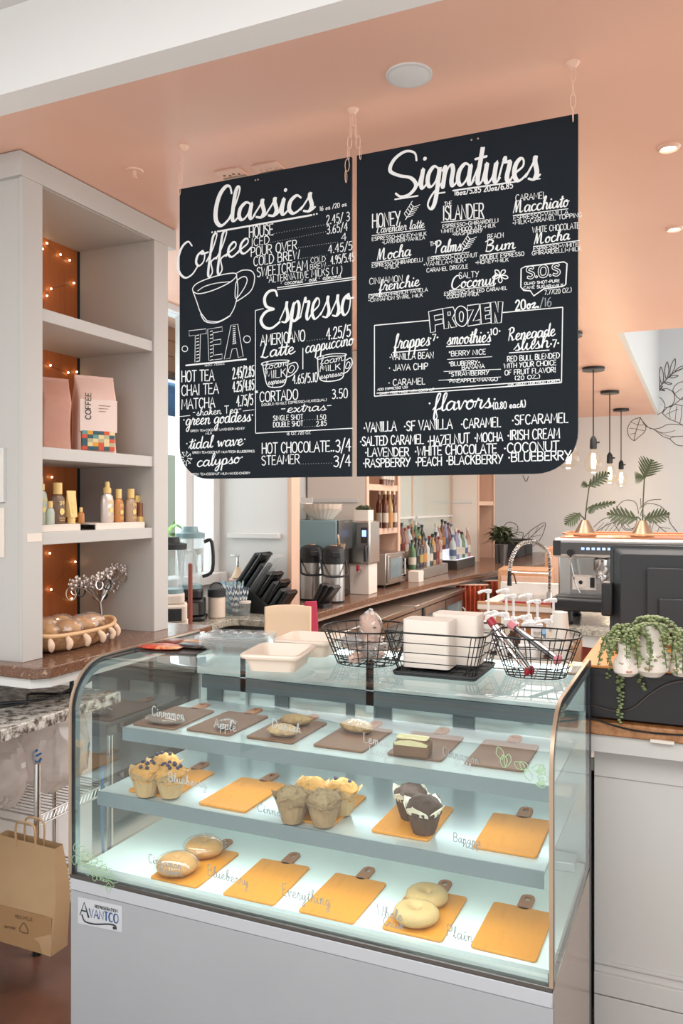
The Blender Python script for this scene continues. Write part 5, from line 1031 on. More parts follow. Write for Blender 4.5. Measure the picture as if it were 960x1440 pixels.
ik = Ink(lambda u, v: Vector((.06 + u, -.15, .17 + v))); ik.curve([(.0, .03), (-.02, .015), (-.015, -.01), (.005, -.015), (.02, 0)], .01); ik.line([(-.01, .005), (.02, .02)], .008); ik.build('blue_mark', mat('blue_ink', '#3a7ab8', .5), t)
sack('pinkish crumpled plastic bag at the far left of the wire rack', (-2.40, 2.27, .508), .10, .06, .14, 8)
kb = thing('paper_bag', 'brown kraft paper bag with twisted handles hanging from the wire rack', 'bag', (-2.17, 2.17, .10), .0)
rows = []
for j in range(9):
    v = j / 8; rows.append([Vector((x * (1 + .03 * math.sin(v * 5)), y * (1.0 - .5 * v ** 2) + .008 * math.sin(x * 30 + v * 6), .36 * v)) for x, y in rrect(.285, .085, .006, 4)])
mb = MB().sheet([r + [r[0]] for r in rows]); mb.add(rows[0], [tuple(range(len(rows[0]) - 1, -1, -1))]); mb.build('bag', 'kraft', kb)
MB().box(-.143, .143, -.0475, -.0445, .0, .13).build('bottom_fold', 'kraftdark', kb)
for sgn in (-1, 1): MB().tube([(-.045, sgn * .02, .33), (-.045, sgn * .022, .40), (-.03, sgn * .022, .425), (.03, sgn * .022, .425), (.045, sgn * .022, .40), (.045, sgn * .02, .33)], .004, 6, sm=4).build('handle', 'kraft', kb)
ik = Ink(lambda u, v: Vector((u, -.049, v))); ik.text('RECYCLE', (-.02, .10), (.06, .105), .01, .002); ik.curve([(-.0, .06), (.02, .09), (.04, .06)], .004, 0, True); ik.text('KRAFT PAPER', (-.07, .055), (-.02, .058), .008, .0015); ik.build('print', mat('kraft_print', '#6a5238', .8), kb)
t = thing('cable', 'blue cable hanging behind the kraft bag beside the display case', 'cable', (-2.06, 2.42, 0)); MB().tube([(0, 0, .01), (.02, -.02, .06), (.04, .02, .12), (-.02, .03, .3), (0, 0, .66)], .006, 6, sm=5).build('cord', mat('blue_cord', '#3c78b0', .5), t)
# ================================================================ coffee counter and back bar
KZ = .95
cc = thing('coffee_counter', 'grey granite counter under the left window with a cut corner', 'counter', (-2.8, 3.9, 0))
MB().prism([(-.19, -.85), (.2, -.85), (.2, .30), (.24, .34), (.56, .34), (.56, .56), (.34, .56), (.34, .785), (-.19, .785)], KZ - .04, KZ).build('slab', 'granitegrey', cc, bevel=.004)
MB().prism([(-.18, -.83), (.17, -.83), (.17, .36), (.52, .36), (.52, .55), (-.18, .55)], .08, KZ - .0405).build('cabinet', 'steeldark', cc)
MB().box(-.195, -.17, -.85, .785, KZ + .0002, KZ + .1).build('backsplash', 'white', cc)
bar = thing('back_bar', 'long brown granite bar top running back along the left wall', 'counter', (-2.3, 8, 0))
def bp(x, y): return (x + 2.3, y - 8)
fr = [(-2.235, 4.47), (-2.235, 5.6), (-2.2, 6.3), (-2.15, 7.1), (-2.05, 7.8), (-1.88, 8.8), (-1.70, 9.5), (-1.55, 10.4), (-1.5, 11.9)]
MB().prism([bp(*p) for p in [(-2.45, 4.47)] + fr + [(-2.98, 11.9), (-2.98, 4.83), (-2.45, 4.83)]], KZ - .04, KZ).build('slab', 'granite', bar, bevel=.004)
MB().prism([bp(x - .03, y) for x, y in fr] + [bp(x - .30, y) for x, y in reversed(fr)], KZ - .065, KZ - .0405).build('apron', 'woodpink', bar)
MB().prism([bp(*p) for p in [(-2.58, 4.86), (-2.58, 11.8), (-2.95, 11.8), (-2.95, 4.86)]], 0, KZ - .0405).build('base', 'steeldark', bar)
# under-counter fridges
def fridge(label, y0, y1, doors, vent):
    t = thing('bar_fridge', label, 'fridge', (-2.3, (y0 + y1) / 2, 0), 0, 'under-bar fridges'); L = (y1 - y0) / 2 - .004
    MB().box(-.13, .19, -L, L, .08, .80).build('cabinet', 'steeldark', t); MB().box(-.12, .15, -L + .02, L - .02, 0, .0795).build('base', 'black', t)
    MB().box(-.13, .24, -L, L, .801, .84).build('worktop', 'steel', t, bevel=.006)
    ys = -L + (.28 if vent else .02); w = (L - .02 - ys) / doors
    if vent:
        mb = MB(); mb.box(.19, .2, -L + .01, ys - .02, .12, .78)
        for i in range(14): mb.box(.2, .206, -L + .03, ys - .04, .42 + i * .024, .432 + i * .024)
        mb.build('vent_grille', 'steel', t)
    for d in range(doors):
        a = ys + d * w + .01; b = ys + (d + 1) * w - .01; mb = MB()
        for q in ((a, b, .73, .79), (a, b, .1, .16), (a, a + .05, .16, .73), (b - .05, b, .16, .73)): mb.box(.191, .225, *q)
        dr = mb.build('door', 'steel', t); MB().box(.2, .206, a + .05, b - .05, .16, .73).build('pane', 'darkpane', dr); MB().tube([(.225, b - .03, .42), (.25, b - .03, .44), (.25, b - .03, .64), (.225, b - .03, .66)], .008, 8).build('handle', 'chrome', dr)
M['darkpane'] = mat('fridge_glass', '#7f9298', .12, .2)
fridge('stainless under-bar fridge nearest the chair', 4.70, 6.1, 2, False); fridge('stainless under-bar glass door fridge with side vent, beside the rust curtain', 6.12, 7.62, 2, True)
# curtains below the bar
for i, (y0, x0, w, lab) in enumerate(((7.78, -2.05, .30, 'rust orange curtain under the bar, left of two'), (8.3, -1.90, .32, 'rust orange curtain under the bar, right of two'))):
    t = thing('curtain', lab, 'curtain', (x0, y0, 0), math.radians(25), 'rust curtains under the bar'); rows = []
    for j in range(8):
        v = j / 7; rows.append([(w * (u / 40 - .5) * (1.0 - .25 * math.sin(v * PI) * .6), .03 * math.sin(u * .95 + v) * (1 - .3 * v), .85 - .8 * v) for u in range(41)])
    MB().sheet(rows).build('cloth', 'curtain', t, solid=.004); MB().cyl((-w / 2 - .02, 0, .855), (w / 2 + .02, 0, .855), .01, n=8).build('rod', 'woodpink', t)
t = thing('bar_post', 'dark carved post between the two rust curtains', 'post', (-2.0, 8.02, 0)); MB().box(-.04, .04, -.1, .1, 0, .86).build('post', 'blackmatte', t); MB().lathe([(.03, .1), (.04, .2), (.025, .3), (.04, .45), (.025, .6), (.04, .75), (.03, .84)], (.06, 0, 0), n=12).build('turning', 'loafcrust', t)
# wooden shelf units against the wall
def shelf_unit(label, y0, y1, zs, m='woodpink'):
    t = thing('bar_shelf_unit', label, 'shelf unit', (-2.72, (y0 + y1) / 2, KZ + .0003), 0, 'wooden bar shelf units'); L = (y1 - y0) / 2; H_ = CZ - KZ - .004
    for s_ in (-1, 1): MB().box(-.26, .26, s_ * L - (.05 if s_ > 0 else 0), s_ * L + (.05 if s_ < 0 else 0), 0, H_).build('side', m if s_ > 0 else 'sidewhite', t)
    for s_ in (-1, 1): MB().box(.26, .272, s_ * L - (.055 if s_ > 0 else 0), s_ * L + (.055 if s_ < 0 else 0), 0, H_).build('stile', m, t)
    MB().box(-.26, -.245, -L + .05, L - .05, 0, H_).build('back', 'woodback', t)
    for z in zs: MB().box(-.245, .265, -L + .05, L - .05, z - KZ - .05, z - KZ).build('shelf', m, t)
    MB().box(-.24, .2, -L - .014, -L - .002, 1.665 - KZ, 1.695 - KZ).build('ledge_rail', 'white', t)
    return t
M['woodback'] = mat('shelf_back', '#b9835f', .6, noise='#ac7652', scale=5, stretch=(8, 8, .7)); M['sidewhite'] = mat('side_pinkwhite', '#ddd2c8', .55)
shelf_unit('wooden bar shelf unit with syrup bottles above the toaster oven', 6.03, 6.83, (1.445, 1.815, 2.3)); shelf_unit('wooden bar shelf unit at the far end of the bar', 9.63, 10.5, (1.685, 2.3))
# mirrors
for i, (y0, y1, lab) in enumerate(((6.86, 8.16, 'pale mirror panel behind the near bottle display'), (8.19, 9.60, 'pale mirror panel behind the far bottle display'))):
    t = thing('mirror', lab, 'mirror', (WX + .2, (y0 + y1) / 2, KZ + .0005), 0, 'bar mirrors'); L = (y1 - y0) / 2
    MB().box(.0, .012, -L, L, 0, 1.9).build('glass', 'mirror', t); MB().box(.0122, .02, L - .012, L + .004, 0, 1.9).build('edge', 'woodpink', t); MB().box(.0122, .05, -L + .03, L - .02, .55, .57).build('ledge', 'white', t)
    MB().box(-.19, -.001, -L, L, 0, 1.9).build('backing', 'wallwhite', t)
# bottles
def shelf_bottle(name, label, loc, h, r, body, capm, labm, cat='bottle', group=None, neck=.3):
    t = thing(name, label, cat, loc, 0, group); hb = h * (1 - neck)
    MB().lathe([(0, 0), (r, 0), (r, hb * .85), (r * .75, hb), (r * .33, hb + h * neck * .35), (r * .3, h * .93), (0, h * .93)], n=16).build('glass', body, t)
    MB().cyl((0, 0, h * .9), (0, 0, h), r * .42, n=12).build('cap', capm, t)
    MB().lathe([(r * 1.015, hb * .22), (r * 1.015, hb * .58)], n=16).build('label', labm, t); return t
bm = {k: mat('bottle_' + k, c_, .12, spec=.6) for k, c_ in dict(green='#3d5a34', dark='#1d2018', amber='#5e3418', clear='#9fa8a6', red='#5a2420', black='#15171a', gold='#94703a', purple='#6f6a8c', rose='#8f6454', syrup='#55280f').items()}
lm = {k: mat('label_' + k, c_, .6) for k, c_ in dict(w='#b9b0a2', k='#222222', o='#b0763a', r='#7a2c26', b='#4c5c7c', g='#a08c50').items()}
words = ['first', 'second', 'third', 'fourth', 'fifth', 'sixth', 'seventh', 'eighth', 'ninth', 'tenth', 'eleventh', 'twelfth']
y = 6.16
for i in range(6):
    shelf_bottle('syrup_bottle', 'syrup bottle on the lower bottle shelf of the near wooden unit, %s from the left' % words[i], (-2.44 - .075 * (i % 2), 6.43 + i * .054, 1.4456), .32, .028, bm['syrup'] if i != 2 else bm['gold'], 'tan', lm['w' if i != 2 else 'o'], group='syrup bottles')
for i in range(4): shelf_bottle('syrup_bottle', 'syrup bottle on the upper bottle shelf of the near wooden unit, %s from the left' % words[i], (-2.46, 6.42 + i * .07, 1.8156), .30, .028, bm['syrup'], 'tan', lm['w'], group='syrup bottles')
# liquor risers
def riser_(label, y0, y1, lit):
    t = thing('bottle_riser', label, 'bottle riser', (-2.5, (y0 + y1) / 2, KZ + .0003), 0, 'bottle risers'); L = (y1 - y0) / 2
    MB().box(-.18, .16, -L, L, 0, .10).build('lower_step', 'steel' if not lit else 'steeldark', t, bevel=.004); MB().box(-.18, 0, -L, L, .101, .20).build('upper_step', 'steeldark' if not lit else 'litstep', t, bevel=.004)
    if lit: MB().box(-.17, .15, -L + .02, L - .02, .1005, .104).build('lit_top', 'litstep', t)
M['litstep'] = mat('lit_step', '#dfe4f2', .4, emit=.5)
riser_('steel bottle riser nearer the toaster oven', 7.02, 7.97, False); riser_('lit bottle riser farther down the bar', 8.32, 9.06, True)
kinds = [('green', 'k', 'w'), ('dark', 'k', 'k'), ('black', 'g', 'g'), ('amber', 'k', 'o'), ('clear', 'b', 'w'), ('dark', 'r', 'w'), ('gold', 'k', 'k'), ('red', 'k', 'r'), ('rose', 'r', 'w'), ('clear', 'r', 'b'), ('amber', 'g', 'w'), ('green', 'w', 'g')]
desc = dict(green='green', dark='dark', black='black', amber='amber', clear='clear', gold='golden', red='red', purple='purple', rose='rosy')
cnt = {}
for rw in range(2):
    for i in range(9):
        k = kinds[(i + rw * 5) % 12]; y = 7.08 + i * .104; z = KZ + (.1008 if rw == 0 else .2014); x = -2.42 if rw == 0 else -2.60
        shelf_bottle('liquor_bottle', '%s liquor bottle, %s from the left in the %s row of the steel riser' % (desc[k[0]], words[i], 'front' if rw == 0 else 'back'), (x, y, z), .27 + .05 * ((i * 5 + rw) % 4) / 3, .037, bm[k[0]], lm[k[1]], lm[k[2]], group='liquor bottles')
for rw in range(2):
    for i in range(6):
        k = [('clear', 'b', 'b'), ('purple', 'w', 'w'), ('clear', 'r', 'w'), ('green', 'k', 'w'), ('clear', 'w', 'b'), ('rose', 'w', 'w'), ('amber', 'k', 'o'), ('purple', 'k', 'b'), ('red', 'k', 'r')][(i + 4 * rw) % 9]; y = 8.39 + i * .118; z = KZ + (.1046 if rw == 0 else .2014); x = -2.41 if rw == 0 else -2.60
        shelf_bottle('liquor_bottle', '%s liquor bottle, %s from the left in the %s row of the lit riser' % (desc[k[0]], words[i], 'front' if rw == 0 else 'back'), (x, y, z), .27 + .06 * ((i * 3 + rw) % 4) / 3, .038, bm[k[0]], lm[k[1]], lm[k[2]], group='liquor bottles')
# toaster oven in the shelf unit
t = thing('toaster_oven', 'stainless toaster oven with glass door in the lower bay of the wooden shelf unit', 'oven', (-2.55, 6.525, KZ + .0003)); t.scale = (.9, .9, .95)
MB().box(-.19, .19, -.27, .27, .02, .30).build('body', 'steel', t, bevel=.008); dr = MB().box(.191, .21, -.25, .14, .04, .28).build('door', 'steel', t, bevel=.004)
MB().box(.2102, .213, -.20, .10, .08, .25).build('pane', 'darkpane', dr); MB().tube([(.21, .12, .09), (.24, .12, .10), (.24, .12, .24), (.21, .12, .25)], .008, 8).build('handle', 'chrome', dr); MB().box(.191, .2, .15, .26, .04, .28).build('control_panel', 'steeldark', t)
for k in range(3): MB().cyl((.2, .205, .09 + k * .07), (.22, .205, .09 + k * .07), .02, n=14).build('knob', 'black', t)
for s1 in (-1, 1):
    for s2 in (-1, 1): MB().cyl((s1 * .15, s2 * .22, 0), (s1 * .15, s2 * .22, .021), .015, n=10).build('foot', 'black', t)
t = thing('box', 'small white card box on the bar right of the toaster oven', 'box', (-2.33, 6.92, KZ + .0003)); MB().box(-.05, .05, -.07, .07, 0, .1).build('carton', 'sidewhite', t, bevel=.003); MB().box(-.05, .05, -.002, .002, .1002, .104).build('flap', 'paper', t)
# airpots
def airpot(label, x, y, rz):
    t = thing('airpot', label, 'coffee airpot', (x, y, KZ + .0003), rz, 'coffee airpots')
    MB().lathe([(0, 0), (.083, 0), (.085, .01), (.085, .015)], n=32).build('base_ring', 'black', t); MB().lathe([(.082, .0155), (.082, .275)], n=32).build('body', 'steel', t)
    MB().lathe([(.084, .275), (.084, .33), (.076, .385), (.05, .40), (0, .402)], n=32).build('lid', 'black', t)
    MB().lathe([(.03, .402), (.03, .41), (0, .411)], n=20).build('pump_button', 'bronze', t); MB().box(-.03, .03, -.125, -.06, .325, .365).build('spout', 'black', t, bevel=.006)
    MB().tube([(-.088, 0, .30), (-.09, -.06, .24), (-.08, -.10, .2), (.0, -.115, .19), (.08, -.10, .2), (.09, -.06, .24), (.088, 0, .30)], .008, 8, sm=4).build('carry_handle', 'black', t)
airpot('steel coffee airpot with black top, left of two', -2.585, 5.30, .6); airpot('steel coffee airpot with black top, right of two', -2.385, 5.24, .6)
# coffee brewer with filters
t = thing('coffee_brewer', 'teal grey coffee brewer behind the airpots with filters on top', 'coffee brewer', (-2.66, 5.56, KZ + .0003), .05)
MB().box(-.20, .20, -.14, .14, 0, .05).build('base', 'black', t, bevel=.006); MB().box(-.20, .20, .04, .14, .051, .40).build('column', 'steeldark', t); MB().box(-.215, .215, -.16, .145, .36, .58).build('head', 'teal', t, bevel=.008)
MB().box(.216, .232, -.15, .14, .36, .58).build('side_panel', 'steeldark', t, bevel=.003); MB().lathe([(.05, .25), (.075, .33), (.075, .359)], (0.08, -.08, 0), n=24).build('brew_funnel', 'black', t); MB().cyl((-.12, -.165, .48), (-.12, -.16, .48), .008, n=10).build('badge', 'steel', t)
t = thing('coffee_filters', 'fluted white stack of paper coffee filters on top of the brewer', 'coffee filters', (-2.61, 5.54, KZ + .5805))
for k in range(3): MB().lathe([(.075, .004 + k * .012), (.15, .085 + k * .018)], n=96, fn=lambda r, z, a, j: r * (1 + (.03 if j else .008) * math.cos(24 * a))).lathe([(0, .004 + k * .012), (.075, .0041 + k * .012)], n=48).build('filter', 'paper', t)
t = thing('filter_box', 'white open box behind the paper coffee filters', 'box', (-2.80, 5.60, KZ + .5805)); MB().box(-.05, .05, -.06, .06, 0, .13).build('carton', 'white', t, bevel=.003); MB().box(-.05, .05, .055, .06, .1302, .17).build('flap', 'white', t)
# grinder / hot water machine
t = thing('coffee_grinder', 'steel coffee machine with small screen on a pale stand beside the shelf unit', 'coffee machine', (-2.41, 5.86, KZ + .0003), .0)
MB().box(-.075, .085, -.09, .09, .0, .235).build('stand', 'sidewhite', t, bevel=.004); MB().box(-.095, .10, -.11, .11, .236, .57).build('body', 'steel', t, bevel=.012); MB().box(.03, .085, -.117, -.1105, .40, .52).build('control_panel', 'steeldark', t)
MB().box(.04, .075, -.1195, -.1172, .45, .50).build('screen', 'ledblue', t); MB().tube([(.08, -.11, .38), (.08, -.15, .36), (.08, -.15, .26)], .012, 8, sm=3).build('spout', 'black', t)
s_ = MB().cyl((.02, -.09, .19), (.02, -.14, .19), .012, n=10).build('tap', 'chrome', t); MB().box(.01, .03, -.165, -.135, .185, .23).build('tap_lever', 'red', s_, bevel=.003)
t = thing('succulent_planter', 'small square white planter with dark succulents on top of the coffee machine', 'plant', (-2.41, 5.87, KZ + .5705)); MB().prism(rrect(.13, .11, .008), 0, .085).build('pot', 'sidewhite', t)
mb = MB()
for i in range(40):
    a = i * 2.4; r = .008 + .0012 * i; mb.ball((r * math.cos(a), r * math.sin(a) * .8, .092 + .02 * random.random()), .014, .009, .012, 7, 5)
mb.build('leaves', 'leafdark', t)
t = thing('scoop', 'rust and white measuring scoop hanging at the brewer front', 'scoop', (-2.40, 5.40, KZ + .36)); MB().lathe([(0, 0), (.03, .0), (.04, .05), (.038, .05), (.028, .003), (0, .003)], n=20).build('cup', 'bronze', t); MB().tube([(.0, -.03, .045), (.02, -.08, .09), (.02, -.09, .12)], .008, 8, sm=3).build('handle', 'tan', t)
# ---------------------------------------------------------------- left counter objects
def blender(label, x, y, rz, basem, lidm, h=1.0):
    t = thing('blender', label, 'blender', (x, y, KZ + .0003), rz, 'blenders by the window'); 
    MB().prism(rrect(.20, .21, .03), 0, .03).prism(rrect(.18, .19, .03), .03, .13).prism(rrect(.15, .16, .03), .13, .19).build('motor_base', basem, t, bevel=.012)
    MB().box(-.06, .06, -.102, -.096, .04, .11).build('control_panel', 'steeldark' if basem == 'black' else 'blackmatte', t); MB().cyl((0, -.12, .075), (0, -.102, .075), .02, n=14).build('dial', 'black', t)
    jar = [(.055, .19), (.06, .2), (.085, .44 * h)]
    MB().lathe([(0, .192)] + jar + [(.082, .44 * h), (.057, .205), (0, .2)], n=4 * 6, fn=lambda r, z, a, j: r * (1 + .06 * abs(math.cos(2 * a)))).build('jar', 'clearplastic', t)
    MB().lathe([(.06, .188), (.07, .188), (.07, .215), (.06, .215)], n=20).build('collar', 'teal', t)
    MB().lathe([(.088, .441 * h), (.09, .441 * h + .03), (.05, .441 * h + .04), (.045, .441 * h + .07), (0, .441 * h + .07)], n=20).build('lid', lidm, t)
    MB().tube([(.085, 0, .42 * h), (.13, 0, .42 * h), (.135, 0, .3), (.075, 0, .26)], .011, 8, sm=4).build('handle', 'clearplastic' if basem != 'black' else 'black', t)
blender('blender with white base and clear jar, nearest the bookcase', -2.77, 3.84, .6, 'paper', 'blackmatte')
blender('blender with black base and tall clear jar behind the wooden stick', -2.82, 4.10, .5, 'black', 'teal', 1.12)
t = thing('grinder', 'small white appliance with dark control panel at the bookcase edge', 'appliance', (-2.70, 3.52, KZ + .0003), .5); MB().prism(rrect(.13, .15, .03), 0, .16).build('body', 'paper', t, bevel=.01); MB().box(-.045, .045, -.079, -.0755, .05, .10).build('panel', 'black', t); MB().lathe([(.05, .161), (.052, .2), (0, .205)], n=18).build('hopper', 'blackmatte', t)
t = thing('tray', 'dark round tray on the grey counter beside the blenders', 'tray', (-2.68, 3.62 - .0, KZ + .0003)); t.location = (-2.66, 3.66, KZ + .0003); MB().lathe([(0, 0), (.045, 0), (.05, .008), (0, .006)], n=24).build('plate', 'steeldark', t); MB().tube([Vector((.05 * math.cos(a), .05 * math.sin(a), .008)) for a in [2 * PI * k / 24 for k in range(24)]], .002, 5, True).build('rim', 'chrome', t)
q = PZ(267, 885, KZ)
t = thing('wooden_stick', 'reddish wooden stick standing upright at the counter edge before the blenders', 'stick', (-2.612, 3.80, KZ + .0003)); MB().cyl((0, 0, 0), (-.0, 0, .36), .0125, n=14).build('rod', 'redstick', t); MB().ball((0, 0, .36), .0127, .0127, .008, 12, 6).build('tip', 'redstick', t)
q = PZ(290, 864, KZ)
t = thing('canister', 'cream canister with black lid and wire bail beside the straws', 'canister', (-2.72, 4.24, KZ + .0003)); MB().cyl((0, 0, 0), (0, 0, .13), .052, n=24).build('jar', 'tubwhite', t, bevel=.006); MB().lathe([(.056, .131), (.056, .175), (.05, .18), (0, .18)], n=24).build('lid', 'blackmatte', t); MB().tube([(-.056, 0, .15), (-.04, 0, .2), (0, 0, .215), (.04, 0, .2), (.056, 0, .15)], .004, 6, sm=3).build('bail', 'black', t)
m_st = [mat('straw_blue', '#9fc6d6', .6), mat('straw_white', '#e8ecec', .6), mat('straw_dot', '#5a6a7a', .6), mat('straw_yellow', '#d6b25a', .6)]
for g, (x, y, n, ms, lab) in enumerate(((-2.745, 4.47, 26, (0, 1), 'blue striped paper straw in the taller straw jar'), (-2.66, 4.40, 26, (2, 1), 'dotted paper straw in the front straw jar'))):
    jt_ = thing('straw_jar', ['clear jar of blue striped straws beside the soap pump', 'clear jar of dotted straws in front of the soap pump'][g], 'jar', (x, y, KZ + .0003), 0, 'straw jars')
    MB().lathe([(0, 0), (.048, 0), (.05, .12), (.048, .12), (.046, .004), (0, .004)], n=24).build('glass', 'clearplastic', jt_)
    for i in range(n):
        a = i * 2.4; r = .008 + .030 * math.sqrt(i / n); an = Vector((r * math.cos(a), r * math.sin(a), 0)); tp = an * (2.1 if g == 0 else 2.0) + Vector((0, 0, .19 + .02 * random.random() - g * .03)); an = an * .8 + Vector((0, 0, .0055))
        t = thing('paper_straw', lab, 'straw', (x + an.x, y + an.y, KZ + .0003 + an.z), 0, lab.replace('straw in', 'straws in').replace('paper straws', 'paper straws')); d = tp - an; K = 9
        mm_ = [m_st[ms[0]], m_st[ms[1]]] if not (g == 0 and i % 9 == 4) else [m_st[3], m_st[1]]
        mb = MB()
        for k in range(K): mb.use(k % 2); mb.cyl(d * (k / K), d * ((k + 1) / K), .0038, n=6, caps=(k == K - 1))
        mb.build('straw', mm_, t, fix=False)
q = PZ(322, 860, KZ)
t = thing('pump_bottle', 'pinkish square pump bottle with silver pump beside the black lid organizer', 'bottle', (-2.80, 4.62, KZ + .0003), .2); MB().prism(rrect(.10, .085, .012), 0, .21).build('bottle', mat('bottle_blush', '#d9bcb0', .35), t, bevel=.01); MB().lathe([(.045, .212), (.02, .26), (.018, .28), (0, .28)], n=20).build('shoulder', 'tan', t)
MB().cyl((0, 0, .28), (0, 0, .35), .008, n=10).box(-.045, .012, -.009, .009, .348, .365).build('pump', 'chrome', t, bevel=.003)
# black lid organizer with slanted tubes
t = thing('lid_organizer', 'black slanted cup lid organizer full of tubes against the partition', 'lid organizer', (-2.64, 4.57, KZ + .0003), -.1)
MB().prism([(-.10, 0), (.16, 0), (.16, .05), (.05, .12), (-.10, .21)], -.07, .07, 'y').build('base', 'black', t, bevel=.004)
def slat(x, z, L, clear=False, y0=-.06, y1=.06, m='blackgloss'):
    an = math.radians(40); T = Matrix.Translation((x, 0, z)) @ Matrix.Rotation(-(PI / 2 - an) + PI / 2 - PI / 2, 4, 'Y')
    T = Matrix.Translation((x, 0, z)) @ Matrix.Rotation(math.radians(38), 4, 'Y')
    MB().prism(rrect(.030, y1 - y0, .012, 4, 0, (y0 + y1) / 2), 0, L, 'z', T).build('tube', 'clearplastic' if clear else m, t, bevel=.003)
for i, (x, z, L, c_) in enumerate(((-.10, .19, .24, 0), (-.065, .18, .26, 0), (-.03, .155, .2, 0), (-.005, .135, .30, 1), (.03, .125, .17, 0), (.06, .105, .20, 0), (.09, .075, .16, 0), (.12, .065, .19, 0), (.15, .04, .15, 0), (.185, .015, .17, 0))): slat(x, z, L, c_, m='blackgloss' if i % 2 else 'blackmatte')
q = PZ(360, 857, KZ)
t = thing('glass_tumbler', 'small glass tumbler on the grey counter in front of the lid organizer', 'tumbler', (-2.60, 4.38, KZ + .0003)); MB().lathe([(0, 0), (.03, 0), (.036, .085), (.034, .085), (.028, .006), (0, .006)], n=20).build('cup', 'clearplastic', t); MB().lathe([(.037, .08), (.037, .092), (0, .092)], n=20).build('lid', 'sidewhite', t)
t = thing('tumbler_rack', 'black lid caddy leaning between the organizer and airpots', 'caddy', (-2.37, 4.93, KZ + .0003), -.1)
for k in range(3):
    T = Matrix.Translation((.02 * k, .02 * k, .03)) @ Matrix.Rotation(math.radians(28 + 6 * k), 4, 'Y'); MB().prism(rrect(.03, .1, .01), 0, .15, 'z', T).build('tube', 'black', t, bevel=.003)
MB().prism(rrect(.12, .12, .01, 3, .02, .02), 0, .03).build('base', 'black', t)
# plant by the window
t = thing('potted_plant', 'green strap leaved plant on the window sill behind the blenders', 'plant', (WX - .01, 4.02, 1.1905)); MB().lathe([(0, 0), (.05, 0), (.065, .1), (.06, .1), (.05, .09), (0, .09)], n=20).build('pot', 'blackmatte', t)
mb = MB()
for i in range(22):
    a = i * 2.4; L = .25 + .25 * random.random(); d = Vector((abs(math.cos(a)) * .5 * (.6), math.sin(a), 0)); s_ = Vector((-d.y, d.x, 0)).normalized() * .012; z0 = .09; pp = []
    for k in range(7): v = k / 6; pp.append(Vector((d.x * L * v * .7, d.y * L * v * .7, z0 + L * (1.7 * v - 1.3 * v * v))))
    for k in range(6): w0 = (1 - (k / 6) ** 2); w1 = (1 - ((k + 1) / 6) ** 2); mb.add([pp[k] - s_ * w0, pp[k] + s_ * w0, pp[k + 1] + s_ * w1, pp[k + 1] - s_ * w1], [(0, 1, 2, 3)])
mb.build('leaves', 'leafbright', t, smooth=0, solid=.0012)
# chair in front of the counter
t = thing('bar_chair', 'tan wooden bar chair with curved backrest behind the display case', 'chair', (-2.14, 4.06, 0), math.radians(205))
MB().prism(rrect(.32, .34, .04), .66, .69).build('seat', 'tan', t, bevel=.006)
for sx, sy in ((-1, -1), (1, -1), (-1, 1), (1, 1)): MB().tube([(sx * .19, sy * .19, 0), (sx * .14, sy * .15, .66)], .018, 8).build('leg', 'tan', t)
mb = MB(); rows = []
for j in range(5): v = j / 4; rows.append([(.155 * math.sin(u * .9), -.165 - .03 * v - .03 * math.cos(u * .9) + .03, .83 + .22 * v + .006 * math.cos(u * 2)) for u in [-1.2 + .2 * k for k in range(13)]])
mb.sheet(rows).build('backrest', 'tan', t, solid=.022, bevel=.004)
for sx in (-1, 1): MB().tube([(sx * .12, -.15, .69), (sx * .125, -.172, .84)], .014, 8).build('upright', 'tan', t)
mb = MB()
for a, b in (((-.17, -.17), (.17, -.17)), ((-.17, .17), (.17, .17))): mb.tube([(a[0], a[1], .28), (b[0], b[1], .28)], .011, 8)
mb.build('foot_rail', 'tan', t)
c_, s_ = math.cos(math.radians(205)), math.sin(math.radians(205)); lx, ly = -.135, -.205
t = thing('towel', 'raspberry cloth draped over the right end of the chair back', 'towel', (-2.14 + lx * c_ - ly * s_, 4.06 + lx * s_ + ly * c_, .76), math.radians(205 + 25)); 
rows = []
for j in range(13):
    v = j / 12; a = v * PI; rows.append([((u - 3) * .012 + .003 * math.sin(u * 2 + j), -.022 * math.cos(a) + (0.002 * math.sin(u * 3)), (.30 + .012 * math.sin(a)) - (0 if .3 < v < .7 else (.29 * (1 - v / .3) if v <= .3 else .29 * (v - .7) / .3))) for u in range(7)])
MB().sheet(rows).build('cloth', 'pinkcloth', t, solid=.004)
# far end of the bar: crates, dark bins, plant
for i, (y, lab) in enumerate(((10.75, 'black bin at the far end of the bar, left of two'), (11.3, 'black bin at the far end of the bar, right of two'))):
    t = thing('black_bin', lab, 'bin', (-2.35, y, KZ + .0003), 0, 'black bins on the bar'); MB().prism(rrect(.42, .40, .03), 0, .20).build('bin', 'blackmatte', t, bevel=.006); MB().tube([Vector((x_, y_, .2)) for x_, y_ in rrect(.43, .41, .03)], .012, 6, True).build('rim', 'black', t)
t = thing('potted_fern', 'dark drooping fern in a pot beside the far wooden shelf unit', 'plant', (-2.15, 9.55, KZ + .0003)); MB().lathe([(0, 0), (.06, 0), (.08, .22), (.075, .22), (.0, .2)], n=20).build('pot', 'steeldark', t)
mb = MB()
for i in range(130):
    a = random.uniform(0, 6.28); L = random.uniform(.08, .26); d = Vector((math.cos(a), math.sin(a), 0)); s_ = Vector((-d.y, d.x, 0)) * .025; z = random.uniform(.22, .36); p_ = Vector((d.x * .03, d.y * .03, z)); q_ = p_ + d * L + Vector((0, 0, random.uniform(-.02, .1))); m_ = (p_ + q_) / 2 + Vector((0, 0, .04)); mb.add([p_, m_ + s_, q_, m_ - s_], [(0, 1, 2, 3)])
mb.build('leaves', 'leafdark', t, smooth=0)
